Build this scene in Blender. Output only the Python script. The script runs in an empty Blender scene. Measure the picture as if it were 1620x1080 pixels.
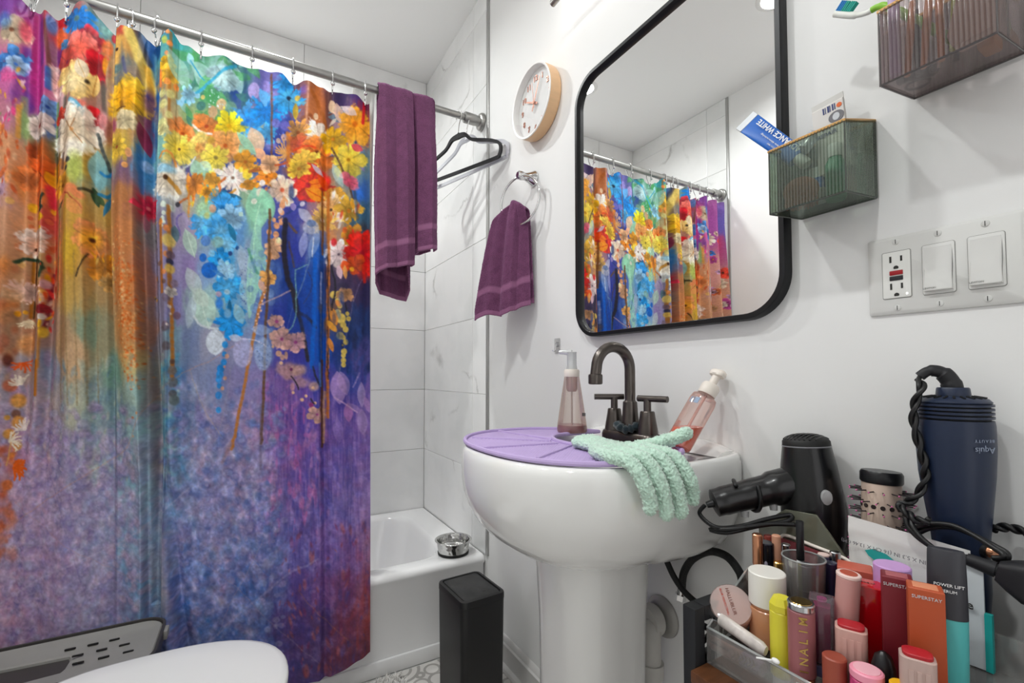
import bpy, bmesh, math, random
import numpy as np
from mathutils import Matrix, Vector, Euler
random.seed(7)
SC = bpy.context.scene
COL = SC.collection
# ------------------------------------------------------------------ camera
CAM = np.array([0.0, 0.0, 1.03]); FPX = 722.0; YAW = math.radians(29.8); PITCH = math.radians(2.0); V0 = 567.0
cam_data = bpy.data.cameras.new('camera')
cam_data.sensor_width = 36.0; cam_data.sensor_fit = 'HORIZONTAL'
cam_data.lens = 36.0 * FPX / 1620.0
cam_data.shift_y = (V0 - 540.0) / 1620.0
cam_data.clip_start = 0.02
cam = bpy.data.objects.new('camera', cam_data); COL.objects.link(cam)
cam.location = CAM
cam.rotation_euler = Euler((math.pi / 2 + PITCH, 0, -YAW), 'XYZ')
SC.camera = cam
_F = np.array([math.sin(YAW) * math.cos(PITCH), math.cos(YAW) * math.cos(PITCH), math.sin(PITCH)])
_R = np.array([math.cos(YAW), -math.sin(YAW), 0.0]); _U = np.cross(_R, _F)
def at(u, v, x=None, y=None, z=None):
    """the point of a known plane x=, y= or z= that is seen at a photo pixel"""
    d = _F + (u - 810) / FPX * _R + (V0 - v) / FPX * _U
    if x is not None: t = x / d[0]
    elif y is not None: t = y / d[1]
    else: t = (z - CAM[2]) / d[2]
    return Vector(CAM + d * t)
# ------------------------------------------------------------------ world, exposure
wd = bpy.data.worlds.new('world'); SC.world = wd; wd.use_nodes = True
wd.node_tree.nodes['Background'].inputs[0].default_value = (1, 1, 1, 1)
wd.node_tree.nodes['Background'].inputs[1].default_value = 1.0
SC.view_settings.view_transform = 'Standard'; SC.view_settings.look = 'None'
SC.view_settings.gamma = 1.0; SC.view_settings.use_curve_mapping = False
SC.view_settings.exposure = 0.32
SC.cycles.use_denoising = True
SC.cycles.max_bounces = 9; SC.cycles.diffuse_bounces = 6; SC.cycles.transparent_max_bounces = 24; SC.cycles.transmission_bounces = 8
SC.cycles.caustics_reflective = False; SC.cycles.caustics_refractive = False
SC.cycles.sample_clamp_indirect = 6.0
# light strengths (the lenses and globes are built with their fittings further down)
TUB_LIGHT = 8.2; ROOM_LIGHT = 7.0; FILL_LIGHT = 5.8; VANITY_LIGHT = 0.7; LAMP = (0.975, 1.0, 0.985)
W = 0.805            # face of the sink wall
LX = -0.73           # left wall
TY = 1.60            # front of the tub
BY = 2.33            # back wall of the tub alcove
CZ = 2.60            # ceiling
FY = -0.95           # wall behind the camera

# ------------------------------------------------------------------ colour + materials
def s2l(c):
    return c / 12.92 if c <= 0.04045 else ((c + 0.055) / 1.055) ** 2.4
def rgb(h):
    if isinstance(h, str):
        h = h.lstrip('#'); return tuple(s2l(int(h[i:i + 2], 16) / 255) for i in (0, 2, 4))
    return tuple(h)
MATS = {}
def mat(name, col, rough=0.5, metal=0.0, bump=0.0, bscale=200.0, var=0.0, vscale=8.0, coat=0.0, trans=0.0, ior=1.45,
        emit=0.0, sheen=0.0, spec=0.5, bdetail=3.0, distort=0.0, alpha=1.0, stretch=None, transl=0.0):
    if name in MATS: return MATS[name]
    m = bpy.data.materials.new(name); m.use_nodes = True; MATS[name] = m
    nt = m.node_tree; b = nt.nodes['Principled BSDF']; L = nt.links.new
    c = rgb(col)
    b.inputs['Base Color'].default_value = (*c, 1); b.inputs['Roughness'].default_value = rough
    b.inputs['Metallic'].default_value = metal; b.inputs['Coat Weight'].default_value = coat
    b.inputs['Transmission Weight'].default_value = trans; b.inputs['IOR'].default_value = ior
    b.inputs['Specular IOR Level'].default_value = spec; b.inputs['Sheen Weight'].default_value = sheen
    b.inputs['Alpha'].default_value = alpha
    if emit:
        b.inputs['Emission Color'].default_value = (*c, 1); b.inputs['Emission Strength'].default_value = emit
    tc = None
    if var or bump:
        tc = nt.nodes.new('ShaderNodeTexCoord'); src = tc.outputs['Object']
        if stretch:
            mp = nt.nodes.new('ShaderNodeMapping'); mp.inputs['Scale'].default_value = stretch
            L(src, mp.inputs[0]); src = mp.outputs[0]
    if var:
        n = nt.nodes.new('ShaderNodeTexNoise'); n.inputs['Scale'].default_value = vscale; n.inputs['Detail'].default_value = 5
        n.inputs['Distortion'].default_value = distort
        L(src, n.inputs['Vector'])
        r = nt.nodes.new('ShaderNodeValToRGB'); r.color_ramp.elements[0].position = 0.3; r.color_ramp.elements[1].position = 0.7
        r.color_ramp.elements[0].color = (*[max(0, x * (1 - var)) for x in c], 1)
        r.color_ramp.elements[1].color = (*[min(1, x * (1 + var)) for x in c], 1)
        L(n.outputs[0], r.inputs[0]); L(r.outputs[0], b.inputs['Base Color'])
    if bump:
        n2 = nt.nodes.new('ShaderNodeTexNoise'); n2.inputs['Scale'].default_value = bscale; n2.inputs['Detail'].default_value = bdetail
        L(src, n2.inputs['Vector'])
        bp = nt.nodes.new('ShaderNodeBump'); bp.inputs['Strength'].default_value = bump; bp.inputs['Distance'].default_value = 0.002
        L(n2.outputs[0], bp.inputs['Height']); L(bp.outputs[0], b.inputs['Normal'])
    return m
def acrylic(name, tint, gloss=0.12, rough=0.06, dens=1.0, steep=4.0):
    """thin clear or tinted plastic: transparent with a Fresnel gloss"""
    if name in MATS: return MATS[name]
    m = bpy.data.materials.new(name); m.use_nodes = True; MATS[name] = m
    nt = m.node_tree; L = nt.links.new
    for n in list(nt.nodes): nt.nodes.remove(n)
    out = nt.nodes.new('ShaderNodeOutputMaterial')
    tr = nt.nodes.new('ShaderNodeBsdfTransparent'); tr.inputs[0].default_value = (*rgb(tint), 1)
    lf = nt.nodes.new('ShaderNodeLayerWeight'); lf.inputs[0].default_value = 0.35
    tm = nt.nodes.new('ShaderNodeMixRGB'); tm.inputs[1].default_value = (*rgb(tint), 1); tm.inputs[2].default_value = (*[c ** steep for c in rgb(tint)], 1)
    L(lf.outputs['Facing'], tm.inputs[0]); L(tm.outputs[0], tr.inputs[0])
    gl = nt.nodes.new('ShaderNodeBsdfGlossy'); gl.inputs['Roughness'].default_value = rough; gl.inputs[0].default_value = (1, 1, 1, 1)
    df = nt.nodes.new('ShaderNodeBsdfDiffuse'); df.inputs[0].default_value = (*rgb(tint), 1)
    lw = nt.nodes.new('ShaderNodeLayerWeight'); lw.inputs[0].default_value = 0.35
    mx = nt.nodes.new('ShaderNodeMath'); mx.operation = 'MULTIPLY_ADD'; mx.inputs[1].default_value = 0.55 * dens; mx.inputs[2].default_value = gloss * 0.35
    L(lw.outputs['Fresnel'], mx.inputs[0])
    m1 = nt.nodes.new('ShaderNodeMixShader'); m1.inputs[0].default_value = gloss
    L(tr.outputs[0], m1.inputs[1]); L(df.outputs[0], m1.inputs[2])
    m2 = nt.nodes.new('ShaderNodeMixShader'); L(mx.outputs[0], m2.inputs[0]); L(m1.outputs[0], m2.inputs[1]); L(gl.outputs[0], m2.inputs[2])
    L(m2.outputs[0], out.inputs[0])
    return m

# ------------------------------------------------------------------ objects
MW = {}
def link(o, parent=None):
    COL.objects.link(o)
    if parent is not None: o.parent = parent
    return o
def tag(o, label, cat, group=None, kind=None):
    if label: o['label'] = label
    if cat: o['category'] = cat
    if group: o['group'] = group
    if kind: o['kind'] = kind
    return o
def thing(name, label, cat, loc=(0, 0, 0), rot=None, group=None):
    o = bpy.data.objects.new(name, None); o.empty_display_size = 0.05; COL.objects.link(o)
    M = Matrix.Translation(Vector(loc))
    if rot is not None:
        M = M @ (rot.to_4x4() if isinstance(rot, Matrix) else Euler(rot).to_matrix().to_4x4())
    o.matrix_world = M; o.location = M.to_translation(); o.rotation_euler = M.to_euler()
    MW[o] = M
    return tag(o, label, cat, group)
def frame(axis, up=(0, 0, 1)):
    """rotation whose local z runs along axis and whose local x is as near as can be to up-cross-z"""
    z = Vector(axis).normalized(); u = Vector(up)
    x = u.cross(z)
    if x.length < 1e-4: x = Vector((1, 0, 0)).cross(z)
    x.normalize(); y = z.cross(x)
    return Matrix((x, y, z)).transposed()
def finish(me, smooth=40):
    if smooth:
        me.polygons.foreach_set('use_smooth', [True] * len(me.polygons))
        if smooth < 180:
            try: me.set_sharp_from_angle(angle=math.radians(smooth))
            except Exception: pass
    me.update()
def obj(name, bm, m, parent=None, world=False, smooth=40):
    """bmesh or mesh -> one mesh object; world=True: the shape is given in world space"""
    if isinstance(bm, bmesh.types.BMesh):
        me = bpy.data.meshes.new(name); bm.to_mesh(me); bm.free()
    else: me = bm
    if world and parent is not None and MW.get(parent) is not None:
        me.transform(MW[parent].inverted())
    me.name = name
    ms = m if isinstance(m, (list, tuple)) else [m]
    if not me.materials:
        for k in ms: me.materials.append(k)
    finish(me, smooth)
    o = bpy.data.objects.new(name, me); link(o, parent)
    if parent is not None: MW[o] = MW.get(parent)
    return o
def single(name, label, cat, bm, m, loc=(0, 0, 0), world=True, group=None, smooth=40, rot=None):
    """a thing that is one mesh"""
    if isinstance(bm, bmesh.types.BMesh):
        me = bpy.data.meshes.new(name); bm.to_mesh(me); bm.free()
    else: me = bm
    M = Matrix.Translation(Vector(loc))
    if rot is not None: M = M @ (rot.to_4x4() if isinstance(rot, Matrix) else Euler(rot).to_matrix().to_4x4())
    if world: me.transform(M.inverted())
    for k in (m if isinstance(m, (list, tuple)) else [m]): me.materials.append(k)
    finish(me, smooth)
    o = bpy.data.objects.new(name, me); COL.objects.link(o)
    o.location = M.to_translation(); o.rotation_euler = M.to_euler(); MW[o] = M
    return tag(o, label, cat, group)
def struct(name, bm, m, parent=None, smooth=40):
    o = obj(name, bm, m, parent, smooth=smooth)
    if parent is None: o['kind'] = 'structure'; MW[o] = Matrix()
    return o

# ------------------------------------------------------------------ shapes (all return a bmesh)
def new(): return bmesh.new()
def box(lo, hi, bev=0.0, seg=2, bm=None):
    b = bmesh.new()
    bmesh.ops.create_cube(b, size=1.0)
    lo = Vector(lo); hi = Vector(hi); s = hi - lo; c = (hi + lo) / 2
    for v in b.verts: v.co = Vector((v.co.x * s.x, v.co.y * s.y, v.co.z * s.z)) + c
    if bev > 0:
        bmesh.ops.bevel(b, geom=list(b.edges), offset=min(bev, min(s) * 0.49), segments=seg, profile=0.5, affect='EDGES')
    return merge(bm, b)
def merge(bm, b):
    if bm is None: return b
    me = bpy.data.meshes.new('tmp'); b.to_mesh(me); b.free(); bm.from_mesh(me); bpy.data.meshes.remove(me)
    return bm
def xf(b, M):
    bmesh.ops.transform(b, matrix=M, verts=list(b.verts)); return b
def pd(verts, faces, bm=None):
    b = bmesh.new()
    vs = [b.verts.new(v) for v in verts]
    for f in faces:
        try: b.faces.new([vs[i] for i in f])
        except ValueError: pass
    return merge(bm, b)
def loft(rings, cap0=True, cap1=True, closed=True, bm=None):
    """list of rings, each a list of the same number of points"""
    n = len(rings[0]); verts = [p for r in rings for p in r]; faces = []
    for i in range(len(rings) - 1):
        for j in range(n if closed else n - 1):
            k = (j + 1) % n
            faces.append((i * n + j, i * n + k, (i + 1) * n + k, (i + 1) * n + j))
    if cap0: faces.append(tuple(range(n - 1, -1, -1)))
    if cap1: faces.append(tuple((len(rings) - 1) * n + j for j in range(n)))
    return pd(verts, faces, bm)
def lathe(prof, seg=32, bm=None, sx=1.0, sy=1.0, cap=True):
    """profile [(r,z)..] about local z"""
    rings = [[(r * math.cos(2 * math.pi * j / seg) * sx, r * math.sin(2 * math.pi * j / seg) * sy, z) for j in range(seg)] for r, z in prof]
    return loft(rings, cap, cap, True, bm)
def spline(pts, n=8):
    """Catmull-Rom through the points"""
    P = [Vector(p) for p in pts]; out = []
    for i in range(len(P) - 1):
        p0 = P[max(i - 1, 0)]; p1 = P[i]; p2 = P[i + 1]; p3 = P[min(i + 2, len(P) - 1)]
        for k in range(n):
            t = k / n
            out.append(0.5 * ((2 * p1) + (p2 - p0) * t + (2 * p0 - 5 * p1 + 4 * p2 - p3) * t * t + (3 * p1 - p0 - 3 * p2 + p3) * t ** 3))
    out.append(P[-1]); return out
def tube(path, r, seg=10, bm=None, closed=False, flat=1.0):
    """round bar along a path; r a number or one per point"""
    P = [Vector(p) for p in path]; n = len(P)
    rr = r if isinstance(r, (list, tuple)) else [r] * n
    if len(rr) != n: rr = [rr[min(len(rr) - 1, int(i * len(rr) / n))] for i in range(n)]
    rings = []; up = None
    for i in range(n):
        a = P[(i - 1) % n] if closed else P[max(i - 1, 0)]; c = P[(i + 1) % n] if closed else P[min(i + 1, n - 1)]
        t = (c - a)
        if t.length < 1e-9: t = Vector((0, 0, 1))
        t.normalize()
        if up is None:
            up = Vector((0, 0, 1)) if abs(t.z) < 0.9 else Vector((1, 0, 0))
        x = up - t * up.dot(t)
        if x.length < 1e-6: x = Vector((0, 1, 0)) - t * t.y
        x.normalize(); up = x; y = t.cross(x)
        rings.append([P[i] + (x * math.cos(2 * math.pi * j / seg) * flat + y * math.sin(2 * math.pi * j / seg)) * rr[i] for j in range(seg)])
    if closed:
        rings.append(rings[0]); b = loft(rings, False, False, True)
        bmesh.ops.remove_doubles(b, verts=list(b.verts), dist=1e-6); return merge(bm, b)
    return loft(rings, True, True, True, bm)
def prism(outline, axis, a, b_, bev=0.0, seg=2, bm=None):
    """2D outline extruded along axis ('x','y','z') from a to b_"""
    def P(p, h):
        return {'x': (h, p[0], p[1]), 'y': (p[0], h, p[1]), 'z': (p[0], p[1], h)}[axis]
    b = loft([[P(p, a) for p in outline], [P(p, b_) for p in outline]])
    bmesh.ops.recalc_face_normals(b, faces=list(b.faces))
    if bev > 0:
        es = [e for e in b.edges if e.calc_face_angle(0) > math.radians(30)]
        bmesh.ops.bevel(b, geom=es, offset=bev, segments=seg, profile=0.5, affect='EDGES')
    return merge(bm, b)
def rrect(w, h, r, n=6, c=(0, 0)):
    """rounded rectangle outline"""
    r = min(r, w / 2 - 1e-5, h / 2 - 1e-5); o = []
    for cx, cy, a0 in ((w / 2 - r, h / 2 - r, 0), (-w / 2 + r, h / 2 - r, 90), (-w / 2 + r, -h / 2 + r, 180), (w / 2 - r, -h / 2 + r, 270)):
        for k in range(n + 1):
            a = math.radians(a0 + 90 * k / n); o.append((c[0] + cx + r * math.cos(a), c[1] + cy + r * math.sin(a)))
    return o
def rloft(prof, seg=6, bm=None):
    """[(w,d,r,z)..] rounded-rectangle sections about local z"""
    return loft([[(p[0], p[1], z) for p in rrect(w, d, r, seg)] for w, d, r, z in prof], bm=bm)
def sphere(c, r, u=16, v=10, s=(1, 1, 1), bm=None):
    b = bmesh.new(); bmesh.ops.create_uvsphere(b, u_segments=u, v_segments=v, radius=r)
    for q in b.verts: q.co = Vector((q.co.x * s[0], q.co.y * s[1], q.co.z * s[2])) + Vector(c)
    return merge(bm, b)
def torus(R, r, su=40, sv=10, bm=None):
    return tube([(R * math.cos(2 * math.pi * i / su), R * math.sin(2 * math.pi * i / su), 0) for i in range(su)], r, sv, bm, closed=True)
def grid_mesh(name, X, Y, Z, uv=None):
    """numpy 2-D coordinate arrays -> mesh"""
    h, w = X.shape
    me = bpy.data.meshes.new(name)
    co = np.stack([X, Y, Z], -1).reshape(-1, 3).astype(np.float32)
    i = np.arange(h * w).reshape(h, w)
    q = np.stack([i[:-1, :-1], i[:-1, 1:], i[1:, 1:], i[1:, :-1]], -1).reshape(-1, 4)
    nf = len(q)
    me.vertices.add(len(co)); me.vertices.foreach_set('co', co.ravel())
    me.loops.add(nf * 4); me.loops.foreach_set('vertex_index', q.ravel().astype(np.int32))
    me.polygons.add(nf); me.polygons.foreach_set('loop_start', np.arange(0, nf * 4, 4, dtype=np.int32))
    try: me.polygons.foreach_set('loop_total', np.full(nf, 4, np.int32))
    except Exception: pass
    me.update(calc_edges=True)
    if uv is not None:
        l = me.uv_layers.new(name='UVMap'); u = np.stack(uv, -1).reshape(-1, 2)[q.ravel()]
        l.data.foreach_set('uv', u.astype(np.float32).ravel())
    return me
def baked(me_or_bm, mods):
    """apply modifiers: mods is a list of (type, dict)"""
    if isinstance(me_or_bm, bmesh.types.BMesh):
        me = bpy.data.meshes.new('t'); me_or_bm.to_mesh(me); me_or_bm.free()
    else: me = me_or_bm
    o = bpy.data.objects.new('t', me); COL.objects.link(o)
    for ty, kw in mods:
        md = o.modifiers.new(ty, ty)
        for k, v in kw.items(): setattr(md, k, v)
    dg = bpy.context.evaluated_depsgraph_get(); dg.update()
    r = bpy.data.meshes.new_from_object(o.evaluated_get(dg), preserve_all_data_layers=True, depsgraph=dg)
    bpy.data.objects.remove(o)
    return r
def clouds(name, size, depth=2):
    t = bpy.data.textures.new(name, 'CLOUDS'); t.noise_scale = size; t.noise_depth = depth; return t
def text_mesh(s, size, ext=0.0002, bold=False, spacing=1.0, align='CENTER'):
    """flat lettering in the local xy plane"""
    cu = bpy.data.curves.new('t', 'FONT'); cu.body = s; cu.size = size; cu.extrude = ext; cu.align_x = align; cu.align_y = 'CENTER'
    cu.space_character = spacing; cu.resolution_u = 2
    if bold: cu.offset = size * 0.018
    o = bpy.data.objects.new('t', cu); COL.objects.link(o)
    dg = bpy.context.evaluated_depsgraph_get(); dg.update()
    me = bpy.data.meshes.new_from_object(o.evaluated_get(dg)); bpy.data.objects.remove(o); me.materials.clear()
    return me
def lettering(s, size, m, parent, M, spacing=1.0, bold=False, name='lettering', align='CENTER'):
    me = text_mesh(s, size, spacing=spacing, bold=bold, align=align); me.transform(M)
    return obj(name, me, m, parent, smooth=0)
def basis(o, x, y):
    """matrix that puts a local xy drawing at o with the given x and y directions"""
    x = Vector(x).normalized(); y = Vector(y).normalized(); z = x.cross(y)
    return Matrix.Translation(Vector(o)) @ Matrix((x, y, z)).transposed().to_4x4()
# ================================================================== THE ROOM
M_WALL = mat('white_wall_paint', '#e9e9e8', 0.55, bump=0.05, bscale=120, var=0.012, vscale=3)
M_CEIL = mat('white_ceiling_paint', '#e6e6e5', 0.7, bump=0.03, bscale=150)
M_GROUT = mat('pale_grout', '#dcdcda', 0.8)
M_PORC = mat('white_porcelain', '#e8e8e6', 0.08, coat=0.4, var=0.01, vscale=4)
M_TUB = mat('white_tub_enamel', '#ececec', 0.12, coat=0.3)
M_CHROME = mat('chrome', '#dcdcdc', 0.08, 1.0)
M_SATIN = mat('satin_nickel', '#a09f9c', 0.38, 1.0, var=0.05, vscale=60)
M_TRIM = mat('tile_edge_metal', '#a9a9a7', 0.4, 0.6, var=0.15, vscale=30, stretch=(1, 1, 0.1))
M_BASE = mat('white_gloss_trim', '#dedddb', 0.35)

def marble():
    m = bpy.data.materials.new('marble_tile'); m.use_nodes = True; nt = m.node_tree; L = nt.links.new
    b = nt.nodes['Principled BSDF']; b.inputs['Roughness'].default_value = 0.16; b.inputs['Coat Weight'].default_value = 0.2
    geo = nt.nodes.new('ShaderNodeNewGeometry'); oi = nt.nodes.new('ShaderNodeObjectInfo')
    off = nt.nodes.new('ShaderNodeVectorMath'); off.operation = 'ADD'
    sc = nt.nodes.new('ShaderNodeMath'); sc.operation = 'MULTIPLY'; sc.inputs[1].default_value = 37.0
    L(oi.outputs['Random'], sc.inputs[0]); cb = nt.nodes.new('ShaderNodeCombineXYZ')
    for k in range(3): L(sc.outputs[0], cb.inputs[k])
    L(geo.outputs['Position'], off.inputs[0]); L(cb.outputs[0], off.inputs[1])
    warp = nt.nodes.new('ShaderNodeTexNoise'); warp.inputs['Scale'].default_value = 4.5; warp.inputs['Detail'].default_value = 7
    warp.inputs['Roughness'].default_value = 0.6
    L(off.outputs[0], warp.inputs['Vector'])
    w2 = nt.nodes.new('ShaderNodeVectorMath'); w2.operation = 'MULTIPLY_ADD'; w2.inputs[1].default_value = (0.20, 0.20, 0.20)
    L(warp.outputs['Color'], w2.inputs[0]); L(off.outputs[0], w2.inputs[2])
    n = nt.nodes.new('ShaderNodeTexNoise'); n.inputs['Scale'].default_value = 1.5; n.inputs['Detail'].default_value = 1.0
    L(w2.outputs[0], n.inputs['Vector'])
    # a vein runs where the warped noise passes one half
    ab = nt.nodes.new('ShaderNodeMath'); ab.operation = 'SUBTRACT'; ab.inputs[1].default_value = 0.5; L(n.outputs[0], ab.inputs[0])
    a2 = nt.nodes.new('ShaderNodeMath'); a2.operation = 'ABSOLUTE'; L(ab.outputs[0], a2.inputs[0])
    r = nt.nodes.new('ShaderNodeValToRGB'); e = r.color_ramp.elements
    e[0].position = 0.0; e[0].color = (1, 1, 1, 1); e[1].position = 0.009; e[1].color = (0, 0, 0, 1); L(a2.outputs[0], r.inputs[0])
    # veins come and go
    g = nt.nodes.new('ShaderNodeTexNoise'); g.inputs['Scale'].default_value = 5.0; L(off.outputs[0], g.inputs['Vector'])
    gr = nt.nodes.new('ShaderNodeValToRGB'); gr.color_ramp.elements[0].position = 0.50; gr.color_ramp.elements[1].position = 0.66
    L(g.outputs[0], gr.inputs[0])
    mu = nt.nodes.new('ShaderNodeMath'); mu.operation = 'MULTIPLY'; L(r.outputs[0], mu.inputs[0]); L(gr.outputs[0], mu.inputs[1])
    m5 = nt.nodes.new('ShaderNodeMath'); m5.operation = 'MULTIPLY'; m5.inputs[1].default_value = 0.62; L(mu.outputs[0], m5.inputs[0])
    # faint clouding
    cl = nt.nodes.new('ShaderNodeTexNoise'); cl.inputs['Scale'].default_value = 3.0; cl.inputs['Detail'].default_value = 4; L(w2.outputs[0], cl.inputs['Vector'])
    cr = nt.nodes.new('ShaderNodeValToRGB'); cr.color_ramp.elements[0].position = 0.35; cr.color_ramp.elements[1].position = 0.6
    cr.color_ramp.elements[0].color = (*rgb('#dfe0df'), 1); cr.color_ramp.elements[1].color = (*rgb('#ececeb'), 1); L(cl.outputs[0], cr.inputs[0])
    mx = nt.nodes.new('ShaderNodeMixRGB'); mx.inputs[2].default_value = (*rgb('#8d8b87'), 1)
    L(m5.outputs[0], mx.inputs[0]); L(cr.outputs[0], mx.inputs[1]); L(mx.outputs[0], b.inputs['Base Color'])
    return m
M_MARBLE = marble()

# sink wall with the alcove's right end, back wall, left wall, ceiling, wall behind the camera
b = box((W, FY, 0), (W + 0.1, TY, CZ)); box((W - 0.002, TY, 0), (W + 0.1, BY + 0.1, CZ), bm=b)
wall_right = struct('wall_right', b, M_WALL)
wall_back = struct('wall_back', box((LX - 0.1, BY + 0.002, 0), (W, BY + 0.1, CZ)), M_GROUT)
b = box((LX - 0.1, FY, 0), (LX, TY, CZ)); box((LX - 0.1, TY, 0), (LX + 0.002, BY + 0.1, CZ), bm=b)
wall_left = struct('wall_left', b, M_WALL)
b = box((LX - 0.1, FY - 0.1, 0), (-0.40, FY, CZ)); box((0.45, FY - 0.1, 0), (W + 0.1, FY, CZ), bm=b); box((-0.40, FY - 0.1, 2.06), (0.45, FY, CZ), bm=b)
wall_front = struct('wall_front', b, M_WALL)          # unseen doorway gap, added so world light fills the room from behind
ceiling = struct('ceiling', box((LX - 0.1, FY - 0.1, CZ), (W + 0.1, BY + 0.1, CZ + 0.1)), M_CEIL)
ROWS = [0.332 + 0.31 * k for k in range(8)] + [CZ]
G = 0.0011
def tile_run(parent, horizontal, face):
    """rows of tiles on a wall; horizontal = joint positions; face(h0,h1,z0,z1) -> box corners"""
    for i in range(len(ROWS) - 1):
        for j in range(len(horizontal) - 1):
            lo, hi = face(horizontal[j] + G, horizontal[j + 1] - G, ROWS[i] + G, ROWS[i + 1] - G)
            o = obj('tile', box(lo, hi, 0.0008, 1), M_MARBLE, parent, smooth=0)
tile_run(wall_right, [TY + 0.003, 1.728, BY + 0.001], lambda a, c, z0, z1: ((W - 0.005, a, z0), (W + 0.003, c, z1)))
tile_run(wall_left, [TY + 0.003, 1.728, BY + 0.001], lambda a, c, z0, z1: ((LX - 0.003, a, z0), (LX + 0.005, c, z1)))
tile_run(wall_back, [LX + 0.006, -0.415, 0.195, W - 0.006], lambda a, c, z0, z1: ((a, BY - 0.004, z0), (c, BY + 0.004, z1)))
struct('trim_1', box((W - 0.006, TY - 0.016, 0.335), (W + 0.004, TY + 0.003, CZ), 0.0015), M_TRIM)
struct('trim_2', box((LX - 0.004, TY - 0.012, 0.335), (LX + 0.006, TY + 0.003, CZ), 0.0015), M_TRIM)

# patterned floor tiles
def floor_mat():
    m = bpy.data.materials.new('patterned_floor_tile'); m.use_nodes = True; nt = m.node_tree; L = nt.links.new
    b = nt.nodes['Principled BSDF']; b.inputs['Roughness'].default_value = 0.35
    tc = nt.nodes.new('ShaderNodeTexCoord'); ab = nt.nodes.new('ShaderNodeVectorMath'); ab.operation = 'ABSOLUTE'
    fl = nt.nodes.new('ShaderNodeVectorMath'); fl.operation = 'MULTIPLY'; fl.inputs[1].default_value = (1, 1, 0)
    L(tc.outputs['Object'], fl.inputs[0]); L(fl.outputs[0], ab.inputs[0])
    acc = None
    for cx, cy, R, w in ((0, 0, 0.030, 0.005), (0.1, 0.1, 0.062, 0.0055), (0.058, 0.0, 0.026, 0.0045), (0.0, 0.058, 0.026, 0.0045), (0.1, 0.1, 0.034, 0.005), (0.047, 0.047, 0.012, 0.006)):
        s = nt.nodes.new('ShaderNodeVectorMath'); s.operation = 'DISTANCE'; s.inputs[1].default_value = (cx, cy, 0); L(ab.outputs[0], s.inputs[0])
        d = nt.nodes.new('ShaderNodeMath'); d.operation = 'SUBTRACT'; d.inputs[1].default_value = R; L(s.outputs['Value'], d.inputs[0])
        e = nt.nodes.new('ShaderNodeMath'); e.operation = 'ABSOLUTE'; L(d.outputs[0], e.inputs[0])
        f = nt.nodes.new('ShaderNodeMath'); f.operation = 'LESS_THAN'; f.inputs[1].default_value = w; L(e.outputs[0], f.inputs[0])
        if acc is None: acc = f.outputs[0]
        else:
            g = nt.nodes.new('ShaderNodeMath'); g.operation = 'MAXIMUM'; L(acc, g.inputs[0]); L(f.outputs[0], g.inputs[1]); acc = g.outputs[0]
    mx = nt.nodes.new('ShaderNodeMixRGB'); mx.inputs[1].default_value = (*rgb('#d6d3cf'), 1); mx.inputs[2].default_value = (*rgb('#a3a09c'), 1)
    L(acc, mx.inputs[0]); L(mx.outputs[0], b.inputs['Base Color'])
    return m
M_FLOOR = floor_mat()
floor = struct('floor', box((LX - 0.1, FY - 1.2, -0.1), (W + 0.1, BY + 0.1, -0.003)), M_GROUT)
ft_me = None
for i in range(8):
    for j in range(13):
        x = LX + 0.1 + 0.2 * i; y = TY - 0.1 - 0.2 * j
        if ft_me is None:
            o = obj('floor_tile', box((-0.0993, -0.0993, -0.006), (0.0993, 0.0993, 0.0), 0.0006, 1), M_FLOOR, floor, smooth=0); ft_me = o.data
        else:
            o = bpy.data.objects.new('floor_tile', ft_me); link(o, floor)
        o.location = (x, y, 0)

# baseboard with its shoe moulding
prof = [(0, 0), (-0.030, 0), (-0.031, 0.006), (-0.028, 0.014), (-0.020, 0.019), (-0.016, 0.020), (-0.016, 0.075), (-0.0175, 0.078), (-0.0175, 0.083),
        (-0.012, 0.087), (-0.011, 0.092), (-0.008, 0.098), (-0.004, 0.104), (0, 0.106)]
struct('baseboard_right', prism([(W + 0.001 + a, z) for a, z in prof], 'y', FY, TY - 0.001), M_BASE, smooth=30)
struct('baseboard_left', prism([(LX - 0.001 - a, z) for a, z in prof], 'y', FY, TY - 0.001), M_BASE, smooth=30)

# recessed ceiling lights, an added fill light, and the bar light over the mirror
def downlight(x, y, power, label):
    t = thing('recessed_light', label, 'light', (x, y, CZ), group='recessed ceiling lights')
    obj('trim_ring', lathe([(0.052, -0.0005), (0.054, -0.006), (0.068, -0.005), (0.074, -0.0005)], 40, cap=False), M_BASE, t)
    obj('lens', lathe([(0.001, -0.003), (0.053, -0.003), (0.053, -0.0005)], 40), mat('lit_lens', (1.0, 0.985, 0.96), 0.5, emit=8.0), t)
    ld = bpy.data.lights.new('recessed_light_beam', 'AREA'); ld.shape = 'DISK'; ld.size = 0.10; ld.spread = math.radians(158); ld.energy = power; ld.color = LAMP
    lo = bpy.data.objects.new('recessed_light_beam', ld); link(lo, t); lo.location = (0, 0, -0.007)
    return t
downlight(0.03, 1.93, TUB_LIGHT, 'round recessed downlight in the ceiling over the bathtub')
downlight(-0.28, 1.06, ROOM_LIGHT, 'round recessed downlight in the ceiling before the shower curtain')
downlight(-0.28, 0.19, FILL_LIGHT, 'round recessed fill light added in the ceiling out of view')  # unseen lamp, added to lift the lower parts of the room
vl = thing('vanity_light', 'brushed nickel bar light on the wall above the black framed mirror', 'light', (W, 0.73, 2.21))
pe = at(874, 8, x=W - 0.075)
obj('bar', tube([(W - 0.075, pe.y, pe.z + 0.004), (W - 0.075, 1.46 - pe.y, pe.z + 0.004)], 0.0095, 20), M_SATIN, vl, True)
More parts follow.
